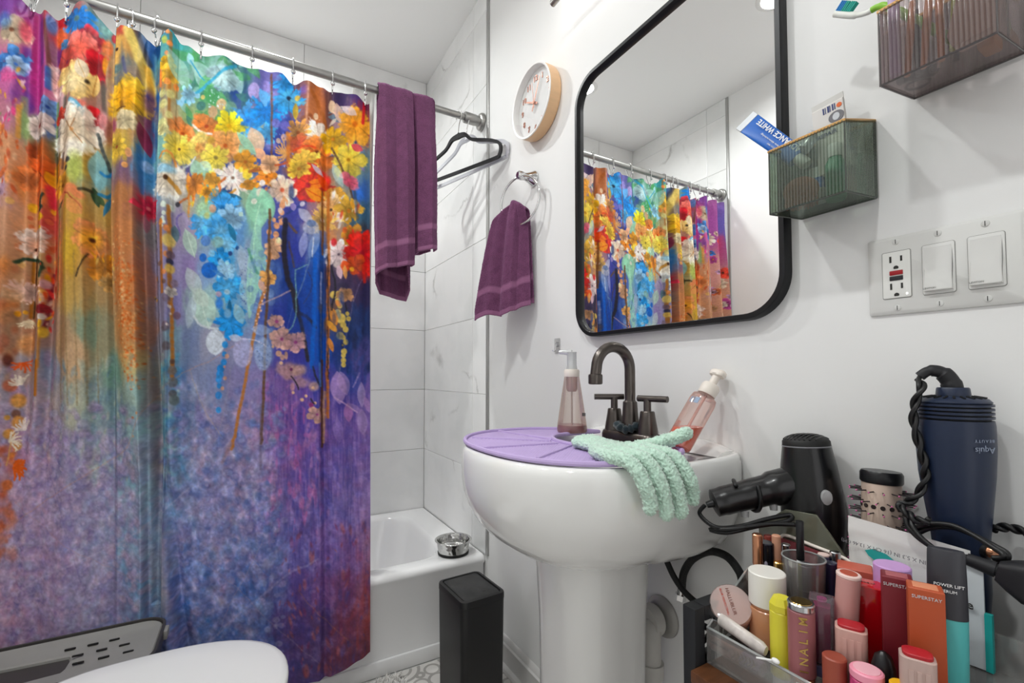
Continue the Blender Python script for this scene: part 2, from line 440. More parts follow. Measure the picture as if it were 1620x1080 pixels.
obj('back_plate', box((W - 0.018, 0.66, pe.z - 0.05), (W - 0.0005, 0.80, pe.z + 0.06), 0.004), M_SATIN, vl, True)
obj('arm', tube([(W - 0.01, 0.73, pe.z + 0.004), (W - 0.07, 0.73, pe.z + 0.004)], 0.008, 16), M_SATIN, vl, True)
for yy in (0.95, 0.73, 0.51):
    obj('socket', tube([(W - 0.075, yy, pe.z), (W - 0.075, yy, pe.z + 0.035)], 0.016, 20), M_SATIN, vl, True)
    g = obj('globe', sphere((W - 0.085, yy, pe.z + 0.075), 0.042, 24, 16), mat('lit_globe', (1.0, 0.98, 0.95), 0.4, emit=8.0), vl, True)
    ld = bpy.data.lights.new('vanity_bulb', 'POINT'); ld.shadow_soft_size = 0.044; ld.energy = VANITY_LIGHT; ld.color = LAMP
    lo = bpy.data.objects.new('vanity_bulb', ld); link(lo, vl); lo.location = Vector((W - 0.085, yy, pe.z + 0.075)) - Vector((W, 0.73, 2.21))
# ================================================================== BATHTUB
def ringr(x0, x1, y0, y1, r, z, n=8):
    return [(p[0], p[1], z) for p in rrect(x1 - x0, y1 - y0, r, n, ((x0 + x1) / 2, (y0 + y1) / 2))]
tx0, tx1, ty1 = LX + 0.008, W - 0.008, BY - 0.006
tub = thing('bathtub', 'white enamelled alcove bathtub behind the flowered shower curtain', 'bathtub', (0.04, 1.96, 0))
rings = [ringr(tx0, tx1, TY + 0.012, ty1, 0.004, 0.06), ringr(tx0, tx1, TY + 0.010, ty1, 0.004, 0.30)]
for d, z in ((0.0, 0.312), (0.001, 0.322), (0.006, 0.331), (0.016, 0.336), (0.03, 0.3365)):
    rings.append(ringr(tx0 + d * 0.2, tx1 - d * 0.2, TY + d, ty1 - d * 0.2, 0.006, z))
ox0, ox1, oy0, oy1 = LX + 0.10, W - 0.125, TY + 0.085, BY - 0.055
for d, r, z in ((-0.012, 0.13, 0.336), (0, 0.13, 0.331), (0.008, 0.13, 0.318), (0.016, 0.125, 0.29), (0.04, 0.12, 0.20), (0.065, 0.11, 0.12), (0.09, 0.10, 0.09), (0.14, 0.08, 0.08)):
    rings.append(ringr(ox0 + d * 1.6, ox1 - d, oy0 + d, oy1 - d, r, z))
obj('tub_body', loft(rings), M_TUB, tub, True, 50)
b = box((tx0, TY + 0.004, 0.0), (tx1, TY + 0.03, 0.052), 0.004); box((tx0, TY + 0.012, 0.05), (tx1, TY + 0.03, 0.07), 0.003, bm=b)
obj('apron_skirt', b, M_TUB, tub, True)

# ================================================================== PEDESTAL SINK
SX, SY = 0.60, 0.757
sink = thing('pedestal_sink', 'white porcelain pedestal sink against the wall under the mirror', 'sink', (0.615, SY, 0))
NS = 96
def sink_ring(scale, z, cx=SX, cy=SY, back=0.0, a=0.238, bb=0.248):
    out = []
    for k in range(NS):
        th = 2 * math.pi * k / NS
        c, s = math.cos(th), math.sin(th)
        n = 2.35 if c < 0 else 4.2
        aa = a if c < 0 else 0.26
        f = (abs(c) ** n + abs(s) ** n) ** (-1 / n)
        ys = scale + (1 - scale) * 0.55 * max(0.0, c) ** 0.5 * min(1.0, max(0.0, (scale - 0.45) / 0.35))     # fuller towards the wall
        x = cx + aa * f * c * max(scale, ys); y = cy + bb * f * s * ys
        out.append((min(x, W - 0.0015 - back), y, z))
    return out
# outer bowl from the underside up, over the rim, into the basin
prof = [(0.34, 0.674), (0.44, 0.677), (0.58, 0.687), (0.71, 0.702), (0.82, 0.722), (0.90, 0.745), (0.955, 0.772), (0.984, 0.797), (0.996, 0.820), (1.0, 0.842),
        (0.999, 0.858), (0.994, 0.869), (0.983, 0.878), (0.966, 0.8828), (0.945, 0.884), (0.90, 0.8825), (0.84, 0.878)]
rings = [sink_ring(s, z, cx=SX + 0.015 * (1 - s), back=0.0) for s, z in prof]
for s, z in ((0.76, 0.872), (0.71, 0.85), (0.62, 0.81), (0.48, 0.77), (0.30, 0.752), (0.12, 0.748)):
    rings.append([(SX - 0.03 + (p[0] - SX) * 0.86, p[1], z) for p in sink_ring(s, z)])
basin = obj('basin', loft(rings), M_PORC, sink, True, 60)
# raised ledge along the wall
led = []
for t in np.linspace(-1, 1, 33):
    y = SY + 0.205 * t; h = 0.016 * (1 - abs(t) ** 6)
    led.append([(W - 0.0012, y, 0.875), (W - 0.0012, y, 0.884 + h), (W - 0.014, y, 0.885 + h), (W - 0.024, y, 0.884 + h * 0.75), (W - 0.034, y, 0.883 + h * 0.2), (W - 0.05, y, 0.876)])
obj('back_ledge', loft(led, closed=True), M_PORC, sink, True, 60)
ped = [(0.150, 0.150, 0.0), (0.150, 0.150, 0.012), (0.138, 0.14, 0.03), (0.118, 0.122, 0.08), (0.102, 0.108, 0.16), (0.096, 0.103, 0.28), (0.0955, 0.103, 0.42), (0.098, 0.105, 0.54), (0.103, 0.109, 0.62), (0.106, 0.113, 0.680)]
rings = []
for rx, ry, z in ped:
    rg = []
    for k in range(64):
        th = 2 * math.pi * k / 64; c, s = math.cos(th), math.sin(th); n = 2.6
        f = (abs(c) ** n + abs(s) ** n) ** (-1 / n)
        rg.append((0.622 + rx * f * c, SY + ry * f * s, z))
    rings.append(rg)
obj('pedestal', loft(rings), M_PORC, sink, True, 60)
# ================================================================== THE PRINT OF THE SHOWER CURTAIN (flat pattern, in cloth coordinates)
PU0, PV0, PWD, PHT = -330, -60, 960, 1420          # window of the pattern sheet
RNG = np.random.default_rng(11)
def hx(h): return np.array([int(h[i:i + 2], 16) / 255 for i in (0, 2, 4)])
_uu, _vv = np.meshgrid(np.arange(PWD) + PU0, np.arange(PHT) + PV0)
_uu = _uu.astype(np.float32); _vv = _vv.astype(np.float32)
def vnoise(sx, sy, seed=0, octaves=3):
    """smooth value noise over the sheet, cell size sx by sy"""
    r = np.random.default_rng(seed); out = np.zeros((PHT, PWD), np.float32); amp = 1; tot = 0
    for o in range(octaves):
        gx = max(2, int(PWD / sx) + 3); gy = max(2, int(PHT / sy) + 3)
        g = r.random((gy, gx)).astype(np.float32)
        x = (np.arange(PWD) / sx); y = (np.arange(PHT) / sy)
        xi = np.minimum(x.astype(int), gx - 2); yi = np.minimum(y.astype(int), gy - 2)
        fx = x - xi; fy = y - yi; fx = fx * fx * (3 - 2 * fx); fy = fy * fy * (3 - 2 * fy)
        a = g[yi][:, xi] * (1 - fx) + g[yi][:, xi + 1] * fx; c = g[yi + 1][:, xi] * (1 - fx) + g[yi + 1][:, xi + 1] * fx
        out += amp * (a * (1 - fy)[:, None] + c * fy[:, None]); tot += amp
        amp *= 0.55; sx = max(1.5, sx / 2); sy = max(1.5, sy / 2)
    return out / tot
# ground colours: (u, v, colour)
GROUND = [tuple(x.split()) for x in '''-300 0 7a4fa0|-260 120 b04a8c|-200 60 8a57a8|-150 30 6f63b5|-110 90 c04a78|-60 60 a855a0|-290 300 c98e8a|-200 280 cf9a80|-110 300 d79a78|-60 220 d79a90|-280 520 c49a92|-180 520 b59aa2|-90 500 c89a7c|-280 760 c0a0b4|-160 760 b79ab8|-70 760 b58aa8|-280 1000 c8a8bc|-120 1000 c09ab8|-200 1250 b890b0|-20 1250 b080a8
8 10 7a3f94|20 60 c9a090|45 40 a03a80|10 120 c86aa0|38 140 7a3a8c|52 90 b03a88|60 140 c04a8c|85 30 b8454a|75 80 9a6a80|90 100 8a3c7a|85 140 dcb0b0|20 180 c07a90|40 190 8aa070|70 190 4a70c0|95 180 b0846a
115 60 b06a60|125 110 e0a070|150 90 b83a44|160 40 6a9aa0|165 90 c89a5a|168 140 8a7468|158 185 c07878|195 60 d09a50|190 110 6a7478|220 130 a08868|200 190 d0a058|232 190 7a3a5c|242 60 2a5a9c|242 140 1f5aa4|242 200 3a6aa0
10 240 d89a70|5 300 c09ab0|30 290 d88a50|55 250 d8743c|60 300 dd7c44|45 340 dd9a6a|75 240 6a6a4a|75 290 d86a50|78 340 cc4a48|10 350 d09a78|90 250 d88a48|92 330 b0885a|120 230 e0d0b8|120 260 b0b860|115 330 d0a04a|118 400 d8ac3c|118 470 d0a860|140 250 b08a50|152 270 7ab0b8|165 330 c09a50|150 400 c88a58|165 380 cc9c5c|165 460 b89868
188 230 d8b048|195 280 7a5a78|195 320 b07a50|200 380 d08a58|205 450 e08c50|210 520 e0a060|215 570 d8c080|220 620 a8c0b0|225 680 9ac0c0|230 250 4a88c0|228 320 a84a5c|234 360 8a8488|228 430 b87868|232 520 b08070|238 620 a08880|246 720 908890
20 420 c89068|40 450 c88868|60 420 c8a070|80 430 d0704a|15 500 a08a70|40 520 c08868|75 520 a8847c|10 560 b08a78|40 580 b0948c|75 580 8a90a8|100 540 b8906a|125 560 d8b088|140 520 8aa088|165 540 a8a080|180 590 7aa090|20 640 a890a0|50 660 b89aa8|90 640 a89a98|125 640 b8b8a0|150 640 90a8a8|185 650 7a98a0|30 720 b080a0|75 720 a884a4|105 720 9088a8|140 720 a0a8b0|170 720 8898b0|195 720 8aa0b8|205 780 84b8c8|15 800 b890a8|60 800 b494b4|110 800 9888b0|150 800 9a98bc|190 800 8c98bc
20 880 c098b0|70 880 b090b4|110 880 9888b8|160 880 989cc0|210 860 80b0cc|225 920 70a4cc|20 950 c090b0|80 950 b494b8|140 940 a8a0c4|190 950 98a0c8|20 1050 b888ac|100 1050 a88cb4|200 1040 7f98c4|240 980 6a9cc8|255 900 807c9c|262 980 64709c
258 90 5aa0a0|262 130 d09848|275 60 3a98a8|290 90 5a9c94|310 90 5ca078|300 130 80a8a0|325 130 4c9a60|345 110 8cb8b0|350 150 5a9078|375 140 2c4c94|400 130 6a70a8|425 130 6a64b0|385 110 4a7a80|450 140 4a78c8|440 160 6a78d0|430 190 4a58b0|455 190 3a4aa4|475 150 9a6470|492 170 c07448|510 150 a05a3c|520 140 7a4a50|535 150 3a2c5a|560 150 4c3478|575 160 7a2c50|545 190 b08a90|575 200 c85040
255 200 9cc0a8|270 190 c8a878|300 190 90a870|255 240 88c0b8|300 240 a8b870|320 240 c0a868|345 200 c8b050|300 270 5a5490|330 270 90b898|355 250 48589a|385 220 90b898|405 200 a0b8a8|430 230 2c3c90|450 230 4048a0|465 240 b06a48|500 260 c86a48|530 230 5a4a60|545 250 70a098|575 250 6a8890|250 300 88b0cc|270 300 c8c8c0|300 310 c0b498|330 310 8aa88c|360 310 40508c|390 310 90b090|420 300 5864a4|440 320 5a5cae|470 330 4044a0|500 340 a07890|520 320 e08850|545 320 b0a080|570 300 3c68b4|570 340 38607c
255 360 88809c|275 360 9a8cac|300 350 a898b8|325 350 90b8b0|355 350 58a8dc|380 350 6090c8|405 350 8cc0a8|425 370 5870b8|445 380 2c3884|470 390 303c9c|495 380 7888b8|512 390 5468a0|525 380 d8905a|545 390 a88878|572 380 303848|575 420 b82828|252 420 9088a8|275 420 988cb8|300 430 9480b4|330 430 88a8d0|360 430 50a4d8|385 420 98a8c4|410 430 6c98b8|430 440 4a68b0|455 440 1e3c8c|480 440 2048a0|505 440 1c50b0|525 440 403450|550 440 46385c|575 460 2c2450
255 480 8a84a0|280 480 8880b4|310 480 a0b8b8|340 480 a0c4c8|365 490 60a4d4|395 480 88a8c4|420 490 4858a8|445 500 2c3c98|475 500 1c3c90|505 500 1850b4|525 500 7a5440|550 510 24386c|575 510 243468|255 540 8a8ca0|275 540 80a0b0|300 540 7a88b0|330 540 9c9cb4|365 540 9494b8|395 540 8494c0|420 540 7084bc|445 560 5048a4|475 560 3c3c98|505 560 1c54b8|540 560 1c3478|572 560 4c4888
262 600 88a8a8|280 600 4c70a8|310 600 8890b4|340 610 7f8cb8|370 610 8880b0|400 610 8c80b4|430 610 8060a8|455 610 7858a0|480 610 6448a4|505 600 3c48a8|530 610 4c3c90|560 600 3c489c|578 620 6c54a4|265 660 84b0b4|290 660 5878a4|320 660 908cb0|355 670 9488b0|395 670 9c80b0|430 670 9464ac|455 670 7c50a0|480 670 5c44a4|505 680 6c4ca0|540 670 6850a8|575 680 7c5cac
265 730 74b0bc|290 730 5488b8|320 730 9490b8|355 740 9084b4|395 740 8c7cb0|430 750 8c6cb0|460 740 7854a8|490 750 6048a0|510 750 6850a8|545 740 6450a8|578 750 8060a8|270 800 6c94c0|300 800 7080b8|335 800 9088bc|370 800 9488b8|410 810 6c68b4|445 810 7068b8|480 810 6054a8|510 800 6c5cb0|545 800 7462b4|580 800 9070b4
275 860 6480bc|305 860 6c7cbc|340 860 8484c0|375 860 7880c0|410 870 5868b4|440 870 7878c0|475 870 6860b4|510 860 7c5cac|545 870 7c58a8|582 860 a06c9c|280 920 4c70b4|310 920 5c78c0|345 920 7c84c4|380 930 4c68b8|410 930 3c5cb0|445 930 6064b0|470 930 5a4494|505 930 744890|540 930 7a3c70|582 930 a05068
290 980 4468b4|330 980 4c70bc|370 980 3c60b4|405 980 4864b0|440 980 4c3c84|475 980 543a7e|505 980 5c407c|540 980 803c60|582 980 9a4450|320 1050 4468b0|400 1050 4a50a0|440 1050 4c3a80|480 1050 4c3c78|540 1040 6c3450|582 1030 803840|300 1200 4a5a9c|450 1200 4a3c7c|600 1200 703848|600 600 6c54a4|600 300 6a8890|600 900 a06c9c|600 100 4c3478'''.replace('\n', '|').split('|')]
gp = np.array([[float(a), float(c)] for a, c, _ in GROUND], np.float32); gc = np.array([hx(h) for _, _, h in GROUND], np.float32)
_st = 6                                            # the ground is soft: work it out coarsely, then widen
_cu = _uu[::_st, ::_st]; _cv = _vv[::_st, ::_st]
_num = np.zeros(_cu.shape + (3,), np.float32); _den = np.zeros(_cu.shape, np.float32)
for (pu, pv), c in zip(gp, gc):
    d2 = (_cu - pu) ** 2 + ((_cv - pv) * 0.62) ** 2 + 30.0
    w_ = 1.0 / d2 ** 2.1
    _num += w_[..., None] * c; _den += w_
_g = _num / _den[..., None]
def widen(g):
    h, w = g.shape[:2]
    y = np.clip(np.arange(PHT) / _st, 0, h - 1.001); x = np.clip(np.arange(PWD) / _st, 0, w - 1.001)
    yi = y.astype(int); xi = x.astype(int); fy = (y - yi)[:, None, None]; fx = (x - xi)[None, :, None]
    a = g[yi][:, xi] * (1 - fx) + g[yi][:, xi + 1] * fx; c = g[yi + 1][:, xi] * (1 - fx) + g[yi + 1][:, xi + 1] * fx
    return a * (1 - fy) + c * fy
# brushy unevenness: the ground is looked up through a wavering offset
CAN = widen(_g).astype(np.float32)
_n1 = vnoise(9, 26, 1) - 0.5; _n2 = vnoise(9, 26, 2) - 0.5
_yi = np.clip(np.arange(PHT)[:, None] + (_n1 * 44).astype(int), 0, PHT - 1); _xi = np.clip(np.arange(PWD)[None, :] + (_n2 * 26).astype(int), 0, PWD - 1)
CAN = CAN[_yi, _xi]
def over(y0, y1, x0, x1, col, a):
    CAN[y0:y1, x0:x1] = CAN[y0:y1, x0:x1] * (1 - a[..., None]) + col * a[..., None]
def win(u, v, r):
    x0 = max(0, int(u - r) - PU0); x1 = min(PWD, int(u + r) - PU0 + 2); y0 = max(0, int(v - r) - PV0); y1 = min(PHT, int(v + r) - PV0 + 2)
    return (y0, y1, x0, x1) if x1 > x0 and y1 > y0 else None
def sst(e0, e1, x):
    t = np.clip((x - e0) / (e1 - e0), 0, 1); return t * t * (3 - 2 * t)
NZ = vnoise(4, 4, 5, 2); NB = vnoise(14, 14, 6, 3); NS_ = vnoise(2.2, 30, 8, 3); NF = vnoise(2.2, 2.2, 9, 1)
def blob(u, v, ru, rv, col, a=1.0, soft=0.25, rot=0.0, wob=0.0):
    w = win(u, v, max(ru, rv) * (1 + soft) + 2)
    if not w: return
    y0, y1, x0, x1 = w; dx = _uu[y0:y1, x0:x1] - u; dy = _vv[y0:y1, x0:x1] - v; c, s = math.cos(rot), math.sin(rot)
    p = (dx * c + dy * s) / ru; q = (-dx * s + dy * c) / rv
    r = np.sqrt(p * p + q * q) + (NB[y0:y1, x0:x1] - 0.5) * wob
    al = (1 - sst(1 - soft, 1 + soft * 0.6, r)) * a
    cc = hx(col) * (1 + 0.22 * (NZ[y0:y1, x0:x1] - 0.5))[..., None]
    over(y0, y1, x0, x1, np.clip(cc, 0, 1), al)
def flower(u, v, R, n, col, cen, rot=0.0, sq=1.0, ang=0.0, deep=0.3, jag=0.06, inner=None, cr=0.16, a=0.96, seed=None, edge=None):
    """n petals of colour col round a centre cen"""
    R = R * 1.13; w = win(u, v, R * 1.35 + 2)
    if not w: return
    rr = np.random.default_rng(int(abs(u * 13 + v * 7)) if seed is None else seed)
    y0, y1, x0, x1 = w; dx = _uu[y0:y1, x0:x1] - u; dy = _vv[y0:y1, x0:x1] - v; c, s = math.cos(ang), math.sin(ang)
    p = dx * c + dy * s; q = (-dx * s + dy * c) / sq
    r = np.sqrt(p * p + q * q) / R; th = np.arctan2(q, p) + rot
    k = np.floor(th * n / (2 * math.pi)).astype(int) % n
    lens = 0.82 + 0.36 * rr.random(n); ph = th * n / 2
    lim = lens[k] * ((1 - deep) + deep * np.abs(np.sin(ph)) ** 0.6) + (NZ[y0:y1, x0:x1] - 0.5) * jag * 4.5
    al = (1 - sst(lim - 0.13, lim + 0.05, r)) * a * (0.86 + 0.28 * NB[y0:y1, x0:x1]).clip(0, 1)
    base = hx(col); inn = hx(inner) if inner else base * 0.72
    t = sst(0.1, 0.95, r)[..., None]
    tone = (0.84 + 0.3 * rr.random(n))[k][..., None]
    cc = inn * (1 - t) + base * tone * t
    vein = (0.5 + 0.5 * np.cos(th * n)) ** 10 * sst(0.15, 0.4, r) * (1 - sst(0.6, 1.0, r))
    cc = cc * (1 - 0.12 * vein[..., None]); gap = (np.abs(np.sin(ph)) < 0.13) * sst(0.1, 0.3, r)
    cc = cc * (1 - 0.13 * gap[..., None])
    cc = cc * (1 + 0.22 * (NZ[y0:y1, x0:x1] - 0.5) + 0.5 * (NB[y0:y1, x0:x1] - 0.5))[..., None]
    if edge is not None:
        e = sst(lim - 0.28, lim - 0.05, r)[..., None]; cc = cc * (1 - e) + hx(edge) * e
    over(y0, y1, x0, x1, np.clip(cc, 0, 1), al)
    if cen: blob(u, v, R * cr, R * cr * (0.6 + 0.4 * sq), cen, 0.92, 0.5, wob=0.3)
def stroke(pts, wid, col, a=0.9, soft=0.5, taper=False):
    pts = [(float(x), float(y)) for x, y in pts]
    if len(pts) > 2 or wid < 4:
        q = np.array([pts[0]] + pts + [pts[-1]]); fine = []
        for i in range(1, len(q) - 2):
            m = max(3, int(np.hypot(*(q[i + 1] - q[i])) / 9))
            for t in np.arange(m) / m:
                fine.append(0.5 * (2 * q[i] + (q[i + 1] - q[i - 1]) * t + (2 * q[i - 1] - 5 * q[i] + 4 * q[i + 1] - q[i + 2]) * t * t + (3 * q[i] - q[i - 1] - 3 * q[i + 1] + q[i + 2]) * t ** 3))
        fine.append(q[-1]); fine = np.array(fine); fine[1:-1] += RNG.normal(0, 0.5, fine[1:-1].shape); pts = [tuple(p) for p in fine]
    for i in range(len(pts) - 1):
        (ax, ay), (bx, by) = pts[i], pts[i + 1]
        w = win((ax + bx) / 2, (ay + by) / 2, max(abs(bx - ax), abs(by - ay)) / 2 + wid * 1.6 + 2)
        if not w: continue
        y0, y1, x0, x1 = w; px = _uu[y0:y1, x0:x1] - ax; py = _vv[y0:y1, x0:x1] - ay; L2 = (bx - ax) ** 2 + (by - ay) ** 2 + 1e-6
        t = np.clip((px * (bx - ax) + py * (by - ay)) / L2, 0, 1)
        d = np.hypot(px - t * (bx - ax), py - t * (by - ay))
        ww = wid * (1 - 0.7 * (i + t) / (len(pts) - 1)) if taper else wid
        al = (1 - sst(ww * (1 - soft) * 0.5, ww * 0.5 * (1 + soft) + 0.3, d)) * a * (0.75 + 0.5 * NZ[y0:y1, x0:x1]).clip(0, 1)
        over(y0, y1, x0, x1, hx(col), np.clip(al, 0, 1))
def leaf(u, v, L, wd_, ang, col, a=0.8, vein=None):
    w = win(u, v, L + 3)
    if not w: return
    y0, y1, x0, x1 = w; dx = _uu[y0:y1, x0:x1] - u; dy = _vv[y0:y1, x0:x1] - v; c, s = math.cos(ang), math.sin(ang)
    p = (dx * c + dy * s) / L; q = (-dx * s + dy * c) / wd_
    lim = np.clip(1 - p * p, 0, 1)
    al = (1 - sst(lim - 0.12, lim + 0.04, np.abs(q))) * (np.abs(p) < 1) * a
    cc = hx(col) * (1 + 0.35 * (NB[y0:y1, x0:x1] - 0.5))[..., None]
    over(y0, y1, x0, x1, np.clip(cc, 0, 1), al)
    if vein: stroke([(u - c * L, v - s * L), (u + c * L, v + s * L)], 1.2, vein, 0.6)
def scatter(n, u0, u1, v0, v1, cols, r0, r1, kind='bokeh', a=0.85, seed=0):
    r = np.random.default_rng(seed); cols = cols.split()
    for _ in range(n):
        u = u0 + (u1 - u0) * r.random(); v = v0 + (v1 - v0) * r.random(); R = r0 + (r1 - r0) * r.random() ** 1.6; c = cols[r.integers(len(cols))]
        if kind == 'bokeh': blob(u, v, R, R * 1.1, c, a * (0.6 + 0.4 * r.random()), 0.12)
        elif kind == 'mist': blob(u, v, R, R * (1 + r.random()), c, a * (0.4 + 0.6 * r.random()), 0.8, wob=0.5)
        elif kind == 'leaf': leaf(u, v, R * 1.6, R * 0.6, r.random() * 6.28, c, a)
        elif kind == 'drip': stroke([(u, v), (u + r.normal() * 2, v + R * 6)], 1.2 + r.random() * 2, c, a * 0.8)
        elif kind == 'dab': blob(u, v, R * 0.5, R * 1.5, c, a, 0.5, rot=r.normal() * 0.3, wob=0.6)
        else: flower(u, v, R, int(r.integers(5, 9)), c, '3a2418' if r.random() < 0.5 else 'd87a20', r.random() * 6, 0.7 + 0.3 * r.random(), r.random() * 3, 0.32, 0.08)
def burst(u, v, R, n, col, a0, a1, wid=1.5, a=0.9, seed=0):
    r = np.random.default_rng(seed + int(u))
    for i in range(n):
        t = a0 + (a1 - a0) * (i + r.random() * 0.7) / n; q = R * (0.6 + 0.4 * r.random())
        stroke([(u, v), (u + math.cos(t) * q * 0.6 + r.normal(), v + math.sin(t) * q * 0.6), (u + math.cos(t + 0.1) * q, v + math.sin(t + 0.1) * q)], wid, col, a)
# ---- mottling of the lower cloth: petal-like cells at the left, fine vertical streaks at the right
_low = sst(560, 700, _vv + (_n1 * 160))
_right = sst(395, 470, _uu + (_n2 * 70))
cell = np.abs(vnoise(13, 15, 21, 2) - 0.5) * 2; cell2 = np.abs(vnoise(8, 9, 22, 2) - 0.5) * 2
m1 = (1 - sst(0.02, 0.30, cell)) * _low * (1 - _right * 0.6); CAN = CAN * (1 - 0.13 * m1[..., None]) + hx('5a4a90') * 0.13 * m1[..., None]
m2 = sst(0.30, 0.75, cell2) * _low * (1 - _right * 0.7); CAN = CAN * (1 - 0.20 * m2[..., None]) + hx('d8cce0') * 0.20 * m2[..., None]
st1 = sst(0.54, 0.75, NS_) * _right * sst(520, 640, _vv); CAN = CAN * (1 - 0.32 * st1[..., None]) + hx('3a2c88') * 0.32 * st1[..., None]
st2 = sst(0.52, 0.72, 1 - NS_) * _right * sst(540, 640, _vv) * (1 - sst(820, 960, _vv)); CAN = CAN * (1 - 0.3 * st2[..., None]) + hx('b48cc8') * 0.3 * st2[..., None]
st3 = sst(0.5, 0.7, vnoise(7, 26, 31)) * sst(520, 575, _uu) * sst(830, 930, _vv); CAN = CAN * (1 - 0.6 * st3[..., None]) + hx('a83c3c') * 0.6 * st3[..., None]
st4 = sst(0.58, 0.7, vnoise(6, 22, 32)) * sst(400, 440, _uu) * (1 - sst(480, 520, _uu)) * sst(600, 660, _vv) * (1 - sst(800, 900, _vv)); CAN = CAN * (1 - 0.7 * st4[..., None]) + hx('b85ca4') * 0.7 * st4[..., None]
scatter(520, 0, 250, 690, 1080, '6a5c9c 7a6ca4 c8b0d0 d0b8cc a890c4 8878b0 b8a8cc c898b8 9c94c0', 3, 9, 'mist', 0.5, 41)
scatter(330, 0, 260, 680, 1080, '7060a0 8068a8 6a64a4 8c70a8 7a78b0', 2, 6, 'mist', 0.5, 141)
scatter(240, 0, 260, 700, 1080, 'dcc8dc d8d0e0 d4c0d8 c8c8e0', 2.5, 6, 'mist', 0.55, 142)
scatter(200, 262, 440, 700, 1080, 'c4c0e0 d0c8e4 b8c8e4 283c8c 34489c', 2, 6, 'mist', 0.5, 143)
scatter(260, -300, 0, 620, 1200, 'c8b0d0 d0b8cc a890c4 c898b8', 3, 10, 'mist', 0.5, 42)
scatter(420, 262, 430, 600, 1000, 'b0a8d0 a8b8d8 4c5c9c 5a5090 5c78b8 8088b8 c0b8d4 4c6cb4 9a84b0', 3, 9, 'mist', 0.55, 43)
scatter(160, 265, 420, 850, 1080, '3c60b4 2c54b0 7090d0 5878c4 8c9cd4', 3, 9, 'mist', 0.65, 44)
scatter(120, 250, 285, 560, 760, '80c0c8 50a0c0 b0c8c0 3888b8 8c8a90', 2, 7, 'mist', 0.7, 45)
scatter(150, 440, 590, 830, 1060, 'a84c50 803060 c06058 5c4890 903848 4c3c88', 2, 8, 'dab', 0.55, 46)
scatter(90, 420, 520, 600, 820, 'c880b8 8c54a8 4c3c98 b070b0 5c4ca8', 3, 8, 'dab', 0.5, 47)
scatter(130, 100, 220, 560, 760, '90b0a8 b8c0a8 7a98a8 a8a898 6888a0 c8c8b0', 3, 10, 'dab', 0.5, 48)
scatter(120, 0, 90, 560, 720, 'b898a8 9898a8 a880a0 c0a8a0 8c90a8', 4, 11, 'dab', 0.5, 49)
for k in range(5):
    u0 = 95 + 14 * k; stroke([(u0, 320 + 40 * k), (u0 + 4, 640)], 2.4, '8a7048', 0.35); 
_lo = sst(560, 760, _vv + _n1 * 120)
_wm = 0.55 + 0.45 * sst(225, 290, _uu) * (1 - sst(400, 470, _uu)); _lo = _lo * _wm
_gm = CAN.mean(-1, keepdims=True) * 0.55 + np.array([0.27, 0.235, 0.265]) * 1.0
CAN = CAN * (1 - 0.34 * _lo[..., None]) + _gm * 0.34 * _lo[..., None]
_ma = vnoise(10, 12, 91, 3) - 0.5; _mb = vnoise(5, 7, 92, 2) - 0.5; _mc = vnoise(11, 14, 93, 3) - 0.5
CAN = CAN * (1 + _lo * (0.48 * _ma + 0.16 * _mb))[..., None]
CAN = CAN + (_lo * _mc * 0.50)[..., None] * np.array([0.55, -0.1, -0.45]) * 0.55
_dk = sst(0.10, 0.22, _ma * 1.0 + _mb * 0.4) * _lo; CAN = CAN * (1 - 0.18 * _dk[..., None]) + np.array([0.86, 0.80, 0.88]) * 0.18 * _dk[..., None]
CAN = np.clip(CAN, 0, 1).astype(np.float32)
CAN = np.clip(CAN * (1 + 0.16 * _lo)[..., None], 0, 1)
_r = np.random.default_rng(77)
for _ in range(1500):                               # overlapping pale petals with darker gaps
    u, v = 460 * _r.random() - 10, 640 + 450 * _r.random(); q = 3.5 + 5.5 * _r.random(); k = _r.random() * 3.14; pale = u < 250
    blob(u + 1, v + 1.5, q * 1.15, q * 0.95, ('5c4c86', '64589a', '6c5a8c')[_r.integers(3)] if pale else ('34408c', '4a4488', '3c4c98')[_r.integers(3)], 0.20, 0.5, rot=k)
    blob(u, v, q, q * 0.75, ('d8c4d8', 'ccbcd8', 'd8bccc', 'c4c4dc')[_r.integers(4)] if pale else ('b4acd4', 'a4b0d8', '7088c4', 'c0b0d0')[_r.integers(4)], 0.16 + 0.30 * _r.random(), 0.35, rot=k, wob=0.4)
# ---- pillars of colour in the gathered folds at the left
for (pts, wd_, c, a) in (([(110, 330), (112, 480)], 30, 'cfa52f', 0.75), ([(106, 340), (108, 470)], 8, 'e2bf3c', 0.7), ([(124, 480), (126, 620)], 26, 'd6b488', 0.5), ([(196, 300), (206, 450), (212, 560)], 34, 'd08048', 0.6),
                         ([(204, 430), (212, 570)], 26, 'e89a58', 0.6), ([(222, 600), (236, 760), (256, 960)], 26, '9cc8cc', 0.6), ([(236, 690), (262, 960)], 12, '5aa0cc', 0.5), ([(230, 400), (236, 560), (250, 760), (266, 950)], 16, 'a88078', 0.55),
                         ([(64, 400), (50, 400)], 2, 'ffffff', 0.0)):
    stroke(pts[:1] + pts[-1:] if len(pts) == 2 else pts, wd_, c, a * 0.22, 0.9)
_r = np.random.default_rng(51)
for _ in range(420):
    q = _r.normal(0, 1, 2); v_ = 500 + 52 * q[1]; blob(197 + 0.09 * (v_ - 380) + 8.5 * q[0], v_, 1 + 1.6 * _r.random(), 1 + 1.8 * _r.random(), ('e06a28', 'd85a20', 'f0b070', 'e88a48', 'f0c890')[_r.integers(5)], 0.5 + 0.35 * _r.random(), 0.8, wob=0.5)
